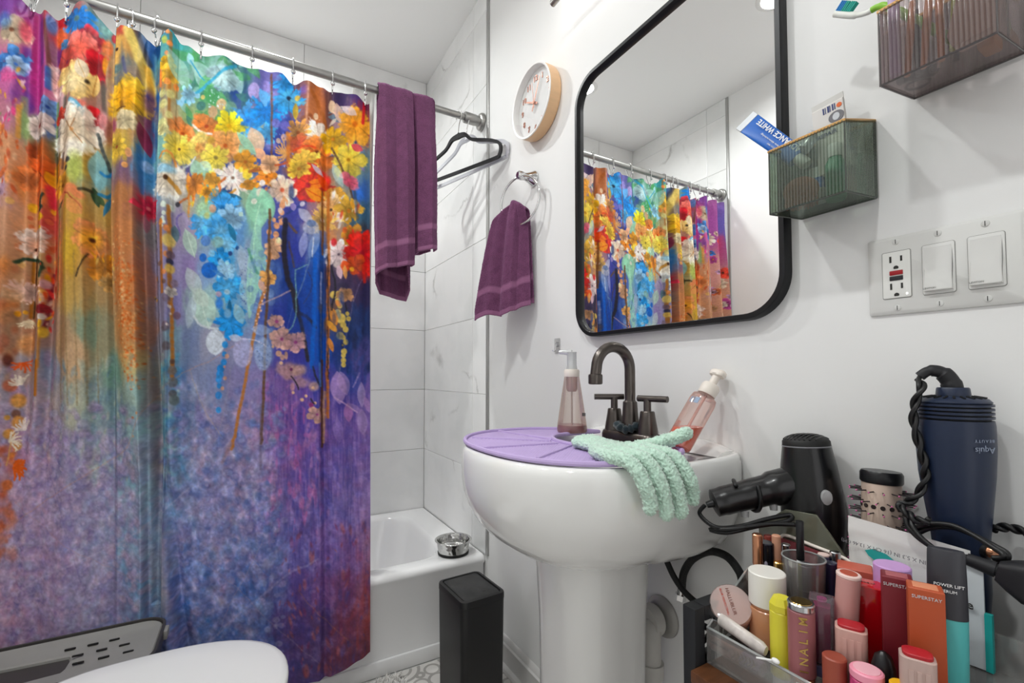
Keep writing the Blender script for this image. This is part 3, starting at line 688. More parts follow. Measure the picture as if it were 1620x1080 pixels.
# ---- left: gathered flowers
scatter(46, -320, -5, 20, 330, 'd84a70 e8c8b0 3a7cd0 e89a40 c04a98 f0dcc0 e04a3a d0a0c8 e8b850', 9, 24, 'flower', 0.9, 61)
scatter(60, -320, 10, 200, 520, 'e8804a e0a878 f0d0b0 d86a3c e8b448 c8a0b8 f0e0d0', 5, 16, 'flower', 0.85, 62)
scatter(60, -320, 90, 300, 560, 'e88a48 d8683c f0c060 e0a890 b86a50 f0d8c0', 2, 7, 'bokeh', 0.7, 63)
stroke([(37, 70), (42, 130), (38, 165)], 12, '6a3488', 0.8); stroke([(52, 55), (50, 150)], 16, 'b43a8a', 0.65); stroke([(58, 20), (60, 90)], 9, '5c3a90', 0.5)
stroke([(47, 10), (45, 120)], 7, 'a82a60', 0.6); blob(88, 75, 8, 20, '7a2c7c', 0.8); blob(75, 28, 8, 16, '4a86c8', 0.8, 0.5); stroke([(66, 25), (72, 95)], 5, '6a3a30', 0.7)
blob(92, 22, 9, 10, 'b8222a', 0.95); blob(90, 48, 11, 18, 'e86a3c', 0.9, 0.4); flower(98, 62, 10, 6, '4a9ae0', None)
flower(18, 46, 22, 5, 'dcc4a4', '6a3a20', 0.5, 1, 0, 0.2); blob(35, 40, 9, 20, 'd84a60', 0.8, 0.5); flower(20, 92, 22, 5, '5c9ce0', None, 1.0, 1, 0, 0.35, 0.1, '2f6fc0'); flower(24, 100, 15, 5, 'a8c8ec', '3c6cc0', 2.0)
blob(10, 118, 14, 14, 'd85c98', 0.85, 0.4, wob=0.6); blob(48, 118, 12, 26, 'c03a8a', 0.7, 0.5, wob=0.5); blob(6, 30, 12, 14, '3c7cc8', 0.6, 0.6)
flower(86, 118, 26, 5, 'e8c8c4', 'c87a60', 0.3, 0.8, 1.4, 0.25, 0.05, 'd8a0a0'); flower(70, 162, 15, 6, '7aa8e8', '1f3f90', 0.4); stroke([(70, 100), (70, 130)], 7, '1f5ab0', 0.8)
scatter(26, 0, 35, 105, 200, 'e84a88 f0a060 6a8a50 f0c8d0 a03a70 f0b040', 2, 6, 'dab', 0.85, 64)
flower(56, 190, 21, 7, 'ecdcd4', '7a2c30', 0.2, 1, 0, 0.22, 0.06, 'c8a8a0'); stroke([(34, 150), (36, 210)], 8, '8aa860', 0.6, 0.7); stroke([(82, 150), (80, 215)], 5, '88a048', 0.7); stroke([(28, 165), (27, 215)], 5, 'e0983c', 0.7)
flower(120, 26, 27, 9, '2f86d8', '5a7a78', 0.1, 0.8, 0.2, 0.4, 0.1, '1f6cc0', 0.2); flower(142, 58, 20, 5, 'd83a4a', None, 0.9, 1, 0, 0.25); flower(126, 76, 24, 5, 'ee7a70', None, 0.2, 1, 0, 0.2, 0.05, 'e8604c'); flower(103, 92, 20, 5, 'e8584c', '7a2448', 1.1, 1.1, 0, 0.2)
flower(152, 98, 16, 5, 'd02a38', None, 0.4, 1.5, 0, 0.25); flower(118, 126, 32, 5, 'f0c878', None, 0.7, 0.9, 0, 0.25, 0.05, 'f0d8a0'); leaf(129, 108, 17, 11, 1.2, 'ecd8b8', 0.95, 'c89a60'); leaf(146, 128, 20, 8, 1.7, 'f0cc80', 0.95, 'a86a30'); blob(137, 128, 4, 4, '2c2014', 0.9, 0.6); blob(112, 138, 10, 10, 'f4dca8', 0.7)
blob(128, 164, 9, 6, 'e87a68', 0.9, 0.4); stroke([(112, 160), (124, 168), (134, 182)], 8, '6ab0d0', 0.85); flower(146, 186, 14, 5, 'd02630', None, 1, 1.3, 0, 0.2)
stroke([(100, 150), (98, 200)], 8, '3c4a40', 0.6, 0.7); flower(94, 178, 12, 5, 'd8402c', None, 0.2, 1.3)
flower(116, 208, 36, 7, 'f0e4d4', 'c88a50', 0.4, 1.15, 0, 0.18, 0.05, 'e0c8a8', 0.08); stroke([(114, 206), (104, 190)], 1.4, 'a06a40', 0.8); stroke([(114, 206), (132, 228)], 1.4, 'b07a48', 0.8); stroke([(114, 206), (120, 190)], 1.4, 'a06a40', 0.8); blob(118, 238, 17, 16, 'efe6d8', 0.8, 0.5)
blob(163, 34, 9, 8, '8cc0b8', 0.9, 0.4); blob(174, 43, 5, 8, 'd04048', 0.9, 0.3); blob(164, 62, 9, 15, 'e8804a', 0.9, 0.4); blob(161, 92, 5, 16, 'f0a828', 0.85, 0.4); leaf(170, 100, 32, 8, 1.75, 'b89a78', 0.8); leaf(169, 150, 34, 9, 1.6, 'c8a484', 0.85); stroke([(157, 120), (160, 170)], 7, '4a4844', 0.7, 0.6); blob(158, 182, 8, 16, 'dca0a0', 0.8, 0.4); blob(168, 200, 8, 22, '9a5a40', 0.6, 0.6)
stroke([(176, 60), (176, 230)], 3, '6a5040', 0.5, 0.8)
blob(198, 48, 18, 11, 'd85a48', 0.95, 0.4); stroke([(186, 62), (180, 110)], 16, 'e8b860', 0.85, 0.6); stroke([(204, 50), (222, 90), (234, 130)], 17, 'e8cc70', 0.9, 0.4); stroke([(228, 95), (238, 150)], 9, 'eab040', 0.8, 0.5); stroke([(214, 45), (232, 88)], 8, '3a3444', 0.75, 0.6); blob(184, 76, 3, 3, '2a1c20', 0.9); blob(184, 108, 10, 8, '5a7a80', 0.9, 0.4); blob(208, 118, 12, 12, '8a7a70', 0.8, 0.5); stroke([(196, 95), (200, 118)], 5, '4a4c78', 0.7)
flower(200, 158, 36, 5, 'f0c440', None, 0.9, 0.95, 0.3, 0.2, 0.07, 'f0a820'); stroke([(194, 166), (196, 175)], 6, '7a4a18', 0.6); stroke([(186, 176), (200, 174)], 2, '5a3818', 0.8); flower(200, 196, 18, 5, 'f0dcb0', None, 0.3, 1, 0, 0.2); blob(180, 200, 6, 12, '8a2c60', 0.7, 0.5); blob(232, 150, 10, 22, '5a3470', 0.75, 0.6); leaf(226, 214, 26, 9, 1.3, '8a2448', 0.85)
flower(187, 236, 16, 9, 'f0c448', '8a3a20', 0.2, 1.1, 0, 0.3, 0.1); blob(206, 246, 5, 8, 'e8a070', 0.8, 0.2); blob(201, 267, 5, 5, 'f0a860', 0.9, 0.25); blob(228, 256, 10, 10, 'a0b8e0', 0.85, 0.2); blob(228, 282, 14, 18, '2f80c0', 0.6, 0.7); stroke([(218, 230), (222, 300)], 5, '2a6ab0', 0.6, 0.6); flower(230, 322, 18, 8, 'd83c50', 'e87a80', 0.4, 1.1, 0, 0.45, 0.1, 'c02848'); leaf(228, 350, 14, 5, 1.6, 'b05a70', 0.6)
# ---- left: the orange field
scatter(24, 0, 45, 205, 300, 'd86a38 e8985c c85a34 e8b890', 3, 9, 'dab', 0.85, 65)
blob(46, 234, 7, 20, '7a3218', 0.8, 0.6); blob(62, 240, 14, 28, 'd8642c', 0.7, 0.6); flower(60, 268, 24, 5, 'e8743c', None, 0.2, 1, 0, 0.2, 0.08, 'd85a28'); flower(40, 280, 18, 5, 'e08048', None, 1.2); stroke([(54, 262), (62, 276)], 1.5, '6a2a18', 0.8)
blob(82, 262, 6, 13, 'f0a028', 0.95, 0.25); leaf(76, 278, 14, 9, 1.0, 'f0a42c', 0.95); leaf(84, 280, 10, 5, 1.5, 'e89020', 0.95); stroke([(80, 232), (82, 300)], 5, '384034', 0.55, 0.7)
flower(98, 292, 17, 5, 'f0a83c', '5a2c14', 0.6, 1.1, 0, 0.2); blob(122, 266, 16, 26, 'b8c460', 0.75, 0.5, wob=0.4); blob(110, 256, 5, 5, '34323c', 0.9, 0.4); blob(107, 268, 3.5, 4, '34323c', 0.9, 0.4); stroke([(98, 240), (96, 262)], 6, '4a3430', 0.7); blob(140, 262, 8, 26, 'c89030', 0.7, 0.6)
leaf(152, 264, 34, 14, 1.5, '88bcc0', 0.85); stroke([(150, 205), (160, 240), (172, 270), (174, 300)], 5, '40484a', 0.8); stroke([(154, 266), (164, 272), (170, 266)], 4, '2f86c0', 0.9)
stroke([(94, 320), (104, 305), (116, 302), (130, 312)], 12, 'e88a58', 0.85, 0.5); stroke([(104, 306), (118, 316), (132, 332)], 1.6, '9a3028', 0.8); stroke([(90, 328), (98, 316)], 3, '3a3020', 0.7); leaf(122, 330, 16, 12, 0.8, 'e8905c', 0.6)
leaf(148, 308, 17, 6, 1.3, '2f4a30', 0.95); leaf(154, 312, 12, 5, 0.9, '3f5a34', 0.9); stroke([(128, 302), (142, 300)], 5, '38301c', 0.85); stroke([(152, 302), (164, 306), (172, 298)], 5, '2f7fa8', 0.9); leaf(164, 322, 18, 4, 1.9, '2a7aa8', 0.9)
blob(45, 323, 7, 8, 'f0b830', 0.9, 0.3); blob(59, 340, 7, 6.5, 'f2be28', 0.95, 0.25); blob(59, 359, 5, 5, 'f0b828', 0.95, 0.3); blob(76, 327, 4, 6, 'f0b030', 0.9); stroke([(72, 292), (76, 320)], 9, 'e0304c', 0.8, 0.5); stroke([(82, 300), (80, 400)], 5, 'd86050', 0.7); stroke([(65, 304), (60, 318), (63, 326), (58, 330)], 4, '28382c', 0.9); scatter(16, 30, 85, 330, 400, 'd85a30 e88050 c84a30', 3, 7, 'bokeh', 0.6, 66)
stroke([(92, 320), (90, 470)], 2, '6a5a38', 0.6); stroke([(86, 330), (88, 400)], 4, 'e07a68', 0.7)
flower(50, 384, 22, 5, 'f0dcd0', None, 0.4, 1, 0, 0.22, 0.1, 'e8b090', 0.1); blob(48, 390, 3, 3, '4a2010', 0.9)
flower(144, 378, 24, 5, 'e8945c', '4a2014', 0.2, 1.1, 0, 0.2, 0.06, 'f0a838'); stroke([(140, 402), (132, 420), (126, 440)], 2, '3a2c1c', 0.9); stroke([(150, 400), (158, 418), (176, 430), (180, 442)], 2.2, '6a4020', 0.8); flower(160, 420, 20, 5, 'f0a040', None, 0.8, 1, 0, 0.3); flower(168, 444, 14, 7, 'f0b868', None, 0.3, 1, 0, 0.4, 0.12); scatter(14, 140, 185, 395, 440, 'f0b030 e88a30 e8c060', 2, 6, 'dab', 0.8, 67)
stroke([(52, 404), (50, 450), (46, 500)], 6, '5a3a20', 0.9); stroke([(45, 412), (42, 500)], 4.5, 'b06820', 0.9); stroke([(25, 415), (34, 408), (50, 408), (64, 416), (61, 436)], 4.5, '28402c', 0.9); flower(42, 462, 18, 7, 'e8bcac', None, 0.3, 0.75, 0, 0.35, 0.15); burst(34, 462, 22, 6, 'e8bcac', 3.4, 4.6, 3)
scatter(36, 0, 30, 400, 560, 'e08a48 c8703c e0b080 b05a38 a87858', 4, 12, 'mist', 0.75, 68); stroke([(76, 430), (70, 500), (66, 520)], 4, '7a2430', 0.85); scatter(26, 62, 82, 400, 520, 'e0502c f0a040 d83a38 e8c0a8 f0b028', 2, 6, 'dab', 0.9, 69)
blob(68, 448, 6, 8, 'd8a8b0', 0.9, 0.3); flower(62, 488, 10, 5, 'a82a34', None, 0.4, 0.7); blob(64, 500, 6, 5, 'e8d8cc', 0.9); burst(40, 505, 20, 9, 'f0dcb8', 0.3, 2.8, 2); blob(27, 496, 4, 5, 'e89a28', 0.9, 0.3); blob(36, 493, 3.5, 3.5, 'f0a830', 0.9, 0.3)
stroke([(62, 520), (60, 580)], 4.5, 'b87838', 0.85); blob(66, 525, 6, 10, 'e8b838', 0.85, 0.4); stroke([(58, 570), (57, 624)], 4.6, 'b86a1c', 0.95); blob(38, 535, 9, 9, 'e8c0a0', 0.6); blob(40, 545, 16, 18, 'e89a50', 0.6, 0.5); blob(12, 540, 7, 12, 'a86048', 0.7, 0.4); blob(16, 570, 6, 11, '5a2418', 0.8, 0.5); burst(34, 574, 16, 8, 'e8602c', -0.4, 3.4, 2.2)
for (u, v, r, c) in ((18, 610, 9, 'c86848'), (28, 634, 11, 'd8923c'), (25, 655, 7, '6a4030'), (28, 668, 10, 'd8903c'), (16, 686, 8, 'e0983c'), (27, 705, 7, 'd8a050'), (19, 720, 5, 'd88c38'), (14, 766, 8, 'd07038'), (14, 660, 4, 'e0a040')): blob(u, v, r, r * 1.1, c, 0.85, 0.35)
stroke([(24, 690), (10, 780), (2, 870)], 15, 'b84a24', 0.12, 0.95); scatter(60, -4, 24, 700, 880, 'c8582c b84a24 d87038', 3, 8, 'mist', 0.5, 171); burst(32, 608, 18, 9, 'ecdcc8', 3.0, 5.2, 2); burst(38, 680, 20, 9, 'e8d8d0', 2.9, 5.4, 2); burst(16, 698, 20, 11, 'f0e0c8', -1.6, 1.2, 1.8); burst(22, 740, 22, 14, 'e06020', -1.2, 1.5, 2.6); stroke([(18, 700), (12, 735)], 2, 'd8a060', 0.8)
# ---- thin twigs across the lower cloth
for pts, c, w_ in (([(-10, 850), (60, 800), (130, 755), (170, 730), (205, 705), (235, 640), (290, 590), (330, 572), (380, 540)], 'd89878', 1.8), ([(20, 790), (110, 860), (190, 900), (250, 915)], 'c89898', 1.2), ([(63, 700), (95, 790), (140, 940)], '8478a8', 2.0), ([(-10, 960), (80, 905), (200, 850), (300, 770)], 'd0c4dc', 2.4),
                   ([(300, 585), (320, 640), (350, 690)], 'c8b090', 1.6), ([(345, 690), (360, 620), (365, 580)], 'b0a0a0', 1), ([(315, 880), (380, 930), (450, 1000), (500, 1040)], 'b09ab0', 1.6), ([(345, 1000), (360, 960), (402, 880), (415, 850)], 'b8a0b0', 1.4), ([(470, 930), (500, 965), (545, 1005)], 'c88868', 1.6), ([(330, 1010), (420, 930), (500, 880)], 'c4b8e0', 3), ([(400, 880), (425, 905)], '4c6cc0', 2), ([(470, 460), (430, 620)], '9098c8', 1), ([(528, 620), (560, 470), (575, 440)], 'c0a8c8', 1.2)):
    stroke(pts, w_, c, 0.28)
# ---- right: the garden
scatter(40, 285, 400, 60, 190, '4c9a5c 8cc4b8 3a7c70 a8d0c8 5cac68 2f6a78', 6, 16, 'leaf', 0.7, 71)
scatter(34, 380, 470, 120, 300, '2c3c98 4a58b8 8c80d0 1f2c78 a8a0e0', 4, 12, 'mist', 0.7, 72)
stroke([(270, 50), (268, 200)], 4, 'a8682c', 0.7); blob(265, 49, 4, 4, 'f0985c', 0.9, 0.2); blob(268, 67, 5, 5, 'f0904c', 0.9, 0.2); blob(260, 62, 5, 7, 'c8c848', 0.8, 0.4); blob(264, 84, 4, 4, 'f09860', 0.9, 0.2); flower(264, 100, 13, 5, 'f0b428', None, 0.3, 1.1); flower(267, 118, 15, 5, 'f0b840', None, 1.2, 0.9); blob(265, 130, 6, 5.5, 'f09848', 0.95, 0.15); blob(278, 136, 4, 6, 'f08c40', 0.9, 0.2); stroke([(253, 110), (254, 135)], 5, 'e8783c', 0.8)
for (u, v, r) in ((257, 148, 6), (259, 166, 7), (257, 198, 9), (270, 150, 7), (268, 184, 6)): blob(u, v, r, r * 1.1, 'd8d48c', 0.8, 0.3)
leaf(282, 105, 34, 14, 1.1, '9cc8b8', 0.7); leaf(290, 62, 22, 10, 0.9, '4aa8a0', 0.6)
leaf(318, 105, 22, 12, 0.6, 'a8d4cc', 0.75); leaf(328, 122, 20, 12, 2.4, '58b068', 0.7); leaf(344, 104, 20, 15, 0.2, '9cc8bc', 0.7); flower(352, 116, 24, 5, 'b4d8e0', None, 2.2, 0.75, 0.3, 0.15, 0.04, 'c8e8e8'); leaf(300, 88, 11, 6, 1.3, 'a0d0dc', 0.85); flower(340, 136, 10, 7, 'a8d8ec', None, 0.2, 0.7, 0, 0.5, 0.15)
stroke([(300, 90), (312, 108), (322, 120)], 2, '3aa0c8', 0.8); stroke([(372, 94), (338, 116), (322, 132), (308, 142), (292, 156)], 5, '38a4cc', 0.85); flower(298, 144, 14, 8, '98d0ec', None, 0.3, 1, 0, 0.55, 0.15); burst(288, 154, 12, 5, '98d0ec', 1.5, 3.0, 3); leaf(334, 145, 20, 12, 1.2, '3f9c58', 0.7); blob(317, 162, 8, 8, '3a7470', 0.85, 0.25); blob(350, 160, 9, 10, 'd8b488', 0.9, 0.2); blob(336, 172, 8, 10, 'c8a078', 0.9, 0.2); blob(365, 165, 10, 12, '7aa890', 0.8, 0.2); blob(320, 148, 3.5, 4, 'd8c070', 0.9)
scatter(30, 330, 365, 130, 165, 'd8f0f4 b8e0e8', 0.6, 1.6, 'bokeh', 0.9, 73)
blob(402, 138, 10, 13, 'b0a0d8', 0.9, 0.15); blob(388, 120, 4, 25, '2a4468', 0.5, 0.7); leaf(398, 168, 16, 6, 0.3, '9a88c8', 0.7); blob(424, 130, 8, 14, 'b0a0e4', 0.7, 0.5); blob(434, 150, 10, 14, 'a89ce0', 0.7, 0.5)
flower(392, 186, 27, 8, '58aef0', '1f6fd0', 0.2, 1.05, 0.5, 0.45, 0.14, '2f8ae0', 0.1); flower(420, 172, 24, 7, '2f98ec', None, 1.0, 1.1, 0, 0.5, 0.15, '1f80d8'); flower(424, 206, 18, 6, '52b0f0', None, 0.3, 1, 0, 0.4, 0.12); stroke([(400, 148), (414, 162)], 4, '3a9ae0', 0.9); burst(420, 160, 26, 5, '6ab4f0', 4.2, 5.2, 4)
flower(458, 148, 27, 7, '38a0e8', '203048', 0.5, 0.95, 0.3, 0.4, 0.12, '58b8f0', 0.13); stroke([(462, 150), (483, 157)], 4, '70c0d8', 0.9); blob(472, 146, 4.5, 5, 'd8b850', 0.95, 0.2); leaf(469, 168, 15, 5, 1.6, 'c8a438', 0.95); flower(448, 126, 18, 6, '3c9ce8', None, 1.2, 0.7, 0, 0.4, 0.1); leaf(428, 113, 22, 8, 0.4, '6a64a0', 0.7); blob(484, 135, 9, 8, '8a68c0', 0.8, 0.6)
stroke([(430, 110), (430, 250)], 3.2, '7a4a38', 0.75); blob(437, 190, 7, 8, '8074c8', 0.8, 0.2); blob(452, 193, 9, 8, '8478d0', 0.7, 0.3); blob(450, 212, 5, 6, 'd8b0a4', 0.95, 0.15); blob(441, 218, 4, 4.5, 'd8b8ac', 0.95, 0.15); scatter(60, 436, 466, 205, 262, '7890e0 a8b8f0 1c2878 5068c8', 0.8, 2.4, 'bokeh', 0.9, 74)
stroke([(492, 110), (500, 180)], 18, 'b86c40', 0.7, 0.6); stroke([(505, 120), (512, 200)], 15, 'c87038', 0.7, 0.6); stroke([(492, 135), (504, 155), (520, 200)], 6, 'a85c28', 0.7); blob(491, 180, 5, 6, '8a4828', 0.8, 0.3); blob(481, 182, 5, 6, '9a5838', 0.7, 0.3); blob(501, 179, 4, 6, 'f0cca8', 0.95, 0.2); stroke([(489, 120), (486, 190)], 3, 'dca890', 0.6); stroke([(520, 140), (524, 200)], 8, '5a3028', 0.7, 0.6)
leaf(405, 218, 24, 14, 1.2, 'e8c0a0', 0.85); leaf(412, 240, 13, 8, 0.9, 'f0b088', 0.9)
flower(258, 208, 10, 6, 'e0d898', None, 0.2, 1, 0, 0.2); flower(288, 208, 24, 5, 'f49a58', 'b84a18', 0.9, 0.62, 1.1, 0.2, 0.06, 'f07c30', 0.12); flower(326, 196, 26, 5, 'f4924c', 'b04018', 0.4, 0.6, 0.5, 0.2, 0.06, 'f08038', 0.12); stroke([(304, 192), (318, 206), (334, 208)], 3.2, 'f8f0e8', 0.85); flower(362, 194, 22, 9, 'f0dc30', 'f0b828', 0.2, 1, 0, 0.35, 0.1, 'f0c828'); flower(356, 226, 27, 5, 'f4b070', 'c05a24', 0.7, 0.9, 0.5, 0.22, 0.05, 'f09a50', 0.12)
flower(312, 230, 18, 6, 'f0b870', 'c08040', 0.4, 1, 0, 0.2, 0.08, 'f0a858'); blob(317, 213, 11, 10, 'ecd070', 0.85, 0.35); flower(283, 234, 23, 9, 'e8d468', '5a2c20', 0.1, 1.05, 0, 0.3, 0.08, 'e0c040', 0.1); flower(341, 246, 22, 8, 'ecd860', '8a7838', 0.2, 1, 0, 0.35, 0.08, 'e0c848', 0.16); blob(333, 218, 7, 7, 'c89838', 0.8, 0.5)
leaf(312, 268, 22, 12, 1.2, 'a8d4b8', 0.85); leaf(325, 260, 12, 8, 0.6, 'b8d8d0', 0.7); leaf(390, 222, 26, 7, 0.9, '9cccac', 0.85); leaf(385, 235, 14, 7, 1.1, '8cbc9c', 0.8); stroke([(292, 262), (304, 250), (308, 244)], 2, 'd8e0ec', 0.8); stroke([(276, 256), (288, 282)], 8, '4a4490', 0.7, 0.6)
flower(368, 277, 29, 12, 'f6e4d8', '7a5a48', 0.1, 0.9, 0.2, 0.4, 0.08, 'f0dcd4', 0.1); flower(388, 252, 18, 6, 'f0a030', 'a85a18', 0.3, 0.9, 0.4, 0.25, 0.06); blob(391, 272, 8, 9, 'f0d040', 0.95, 0.25); blob(381, 264, 4, 5, 'f0dc58', 0.9, 0.3); flower(396, 288, 15, 5, 'f4a030', None, 0.3, 0.6, 0, 0.25); flower(422, 277, 16, 6, 'f09838', '9a5018', 0.7, 1, 0, 0.25, 0.06, 'f08428'); flower(407, 263, 10, 5, 'f0a83c', None, 0.2, 0.6)
stroke([(395, 268), (420, 262), (440, 260)], 5, 'a85c2c', 0.85); stroke([(318, 300), (345, 288), (356, 278)], 3.4, 'c86830', 0.85); stroke([(352, 310), (372, 296)], 3.6, 'd09038', 0.85); stroke([(282, 322), (296, 310), (304, 296)], 3, 'c06028', 0.8); stroke([(298, 340), (298, 300)], 3, 'e09040', 0.7)
flower(268, 288, 30, 5, 'e8e0d4', None, 0.3, 0.9, 0, 0.12, 0.04, 'e0d0b8'); blob(262, 270, 17, 8, '98d0ec', 0.85, 0.4); stroke([(264, 285), (274, 292), (284, 304)], 6, 'c89040', 0.8); blob(264, 285, 4, 4.5, '4a2a14', 0.95, 0.4); stroke([(254, 252), (262, 243), (272, 246), (278, 262)], 3.4, 'f0a050', 0.85); blob(264, 256, 9, 8, 'ecd890', 0.6)
scatter(50, 296, 350, 272, 322, 'f0a030 f08848 f0cc40 f09c58 e8742c', 2, 6, 'dab', 0.9, 75); flower(334, 281, 12, 5, 'f0a840', None, 0.5); flower(308, 286, 13, 5, 'f49440', None, 1.1, 1.4); flower(327, 302, 9, 5, 'f0a030', None, 0.2); scatter(14, 400, 425, 255, 300, 'f08438 f0b070', 1.5, 3.5, 'bokeh', 0.9, 76); blob(415, 287, 5, 5.5, 'f0e4e0', 0.95, 0.2)
leaf(350, 308, 14, 6, 2.2, '1f6c98', 0.9); leaf(370, 308, 14, 5, 0.3, '226c94', 0.9); flower(352, 327, 25, 8, '4aa8ec', '1a6cb0', 0.2, 0.9, 0, 0.35, 0.1, '2f8cd8', 0.18); flower(366, 342, 20, 7, '9cccf0', None, 0.4, 0.9, 0, 0.3); flower(322, 352, 22, 7, '3c9ce4', None, 0.3, 0.9, 0, 0.45, 0.1, '6cb8ec'); flower(340, 358, 18, 6, '58b0ec', '2a80c0', 0.9, 1.1, 0, 0.3)
blob(322, 330, 17, 14, 'b0d8a8', 0.8, 0.5); blob(336, 328, 6, 7, 'e0a888', 0.85, 0.25); blob(327, 340, 5, 6, 'd8d878', 0.7, 0.5); leaf(408, 326, 34, 20, 1.4, '9ad8b4', 0.85); leaf(420, 318, 26, 13, 1.1, '98d4b0', 0.8); blob(412, 302, 7, 8, 'e8dcc8', 0.85, 0.35); blob(402, 316, 5, 5, 'e0e0d0', 0.9, 0.25); blob(420, 334, 4, 6, '5a5c90', 0.7, 0.4); leaf(381, 336, 5, 4, 0.8, 'c0e0d4', 0.9)
for (u, v, r) in ((261, 328, 5), (271, 332, 5), (262, 342, 3.5), (268, 341, 3), (260, 350, 3.5), (262, 356, 3), (259, 362, 2.5)): blob(u, v, r, r * 1.1, 'dce8d8', 0.9, 0.2)
blob(281, 323, 4, 4.5, '2c2a34', 0.9); stroke([(285, 372), (280, 345), (290, 335)], 2.5, '6a5aa0', 0.7); leaf(292, 345, 14, 5, 1.4, 'b8a8cc', 0.7)
# right of the long fold
flower(506, 216, 34, 9, 'f6ebe2', None, 0.5, 0.72, 1.0, 0.3, 0.07, 'f0dcc8'); leaf(514, 214, 9, 5, 1.0, 'f0a030', 0.95); flower(473, 203, 19, 11, 'f0a858', '8a4820', 0.2, 1, 0, 0.45, 0.12); flower(474, 222, 18, 5, 'e87848', None, 0.6, 0.9, 0, 0.2, 0.08, 'e05a40'); flower(503, 240, 28, 5, 'f08840', '6a2c14', 0.3, 0.85, 0.4, 0.18, 0.05, 'f07428', 0.2); flower(480, 254, 26, 8, 'f2d058', 'a87828', 0.2, 0.9, 0, 0.3, 0.1, 'f0bc48', 0.12); burst(456, 238, 28, 9, 'e8a860', 2.2, 4.4, 2); stroke([(456, 205), (458, 270)], 6, 'd88038', 0.8); stroke([(466, 232), (480, 226), (500, 230)], 3, 'e04a28', 0.8)
flower(428, 256, 15, 4, 'f4b888', None, 0.5, 0.9, 0.5, 0.2); stroke([(436, 258), (456, 252)], 3, 'd05a30', 0.8)
scatter(24, 527, 577, 165, 260, '8a78b0 e8c8b8 5a7c90 c85a70 f0e0c8 303060', 4, 11, 'leaf', 0.75, 77)
leaf(528, 165, 13, 6, 1.3, 'ecc8a4', 0.9); leaf(538, 175, 18, 8, 1.3, 'e0b8a8', 0.85); flower(563, 192, 31, 7, 'f6b040', 'd86a1c', 0.3, 1.1, 0, 0.35, 0.06, 'f09828', 0.14); leaf(554, 170, 15, 7, 0.6, 'e8d0d8', 0.75); flower(528, 216, 18, 6, 'f4b828', 'd88018', 0.3, 1.2, 0, 0.3); flower(552, 250, 26, 6, 'ecd450', 'c88a20', 0.5, 1, 0, 0.32, 0.06, 'e8c040', 0.12); leaf(566, 230, 11, 6, 0.5, 'd84a58', 0.9); stroke([(526, 230), (540, 260), (556, 300), (562, 330)], 3, '5a3c28', 0.8); stroke([(580, 150), (576, 190)], 5, 'e02838', 0.9)
flower(492, 290, 36, 5, 'ec3c34', None, 0.2, 0.85, 0.2, 0.15, 0.05, 'e04030'); leaf(500, 305, 20, 11, 0.5, 'f89830', 0.95, 'd83a1c'); leaf(501, 288, 18, 8, -0.2, 'f8842c', 0.9, 'c83020'); blob(488, 291, 4.5, 5, 'a81c34', 0.9, 0.5); leaf(512, 284, 16, 7, 1.0, 'f05020', 0.9); blob(464, 278, 8, 7, 'b82a50', 0.7, 0.5); flower(474, 262, 20, 8, 'f2c848', 'a86c20', 0.5, 0.8, 0, 0.3); leaf(503, 266, 14, 4, 0.8, 'c8c0d0', 0.8)
flower(447, 297, 21, 7, 'f4dcc8', 'd85c3c', 0.3, 1.1, 0, 0.25, 0.06, 'f0c4a4', 0.16); burst(450, 308, 16, 6, 'f0b080', 0.8, 2.2, 2); leaf(422, 322, 28, 14, 1.3, '98d8b4', 0.8)
flower(554, 285, 16, 4, 'e87488', None, 0.4, 0.7, 0.6, 0.2, 0.06, 'e0506c'); blob(568, 306, 9, 12, '2f6cd0', 0.8, 0.5); leaf(535, 275, 22, 7, 1.2, 'c4dcd8', 0.6); flower(530, 306, 17, 5, 'f0ac40', None, 0.5, 0.7); flower(524, 330, 20, 9, 'f4c890', '3c2c20', 0.3, 1.1, 0, 0.35, 0.12, 'f0b068', 0.12); blob(542, 321, 7, 5, 'f0dce0', 0.95, 0.2); flower(552, 332, 20, 7, 'ecb440', 'e0882c', 0.6, 1, 0, 0.35, 0.1); blob(535, 342, 8, 8, 'f0d4cc', 0.95, 0.25); flower(511, 345, 20, 10, 'f0bc68', 'e8d0c8', 0.2, 1, 0, 0.5, 0.14); flower(556, 372, 17, 6, 'd89434', 'b87828', 0.4, 1.1, 0, 0.3, 0.1); leaf(561, 325, 12, 4, 0.9, 'f0a838', 0.9); blob(545, 363, 4, 5, 'f06838', 0.9); scatter(26, 518, 572, 300, 420, 'f0b048 e87a34 f0d098 e05030 f0e0d8', 2, 6, 'dab', 0.85, 78)
flower(535, 402, 19, 8, 'ecd8d4', '5a4858', 0.2, 1.1, 0, 0.3, 0.08, 'e0c8cc', 0.1); flower(572, 400, 29, 6, 'e42c24', 'b01c2c', 0.5, 1.1, 0, 0.25, 0.08, 'd82028', 0.14); flower(560, 418, 17, 5, 'f05a2c', None, 0.2); blob(556, 425, 4, 4, 'f4a830', 0.95, 0.3); stroke([(574, 420), (576, 445)], 5, 'd83028', 0.8); blob(528, 382, 5, 7, 'e03038', 0.9, 0.4); leaf(545, 430, 12, 4, 1.5, 'f0a860', 0.9); leaf(536, 430, 12, 5, 1.4, 'dcb8c4', 0.9); stroke([(562, 300), (566, 345)], 4, '303c44', 0.6)
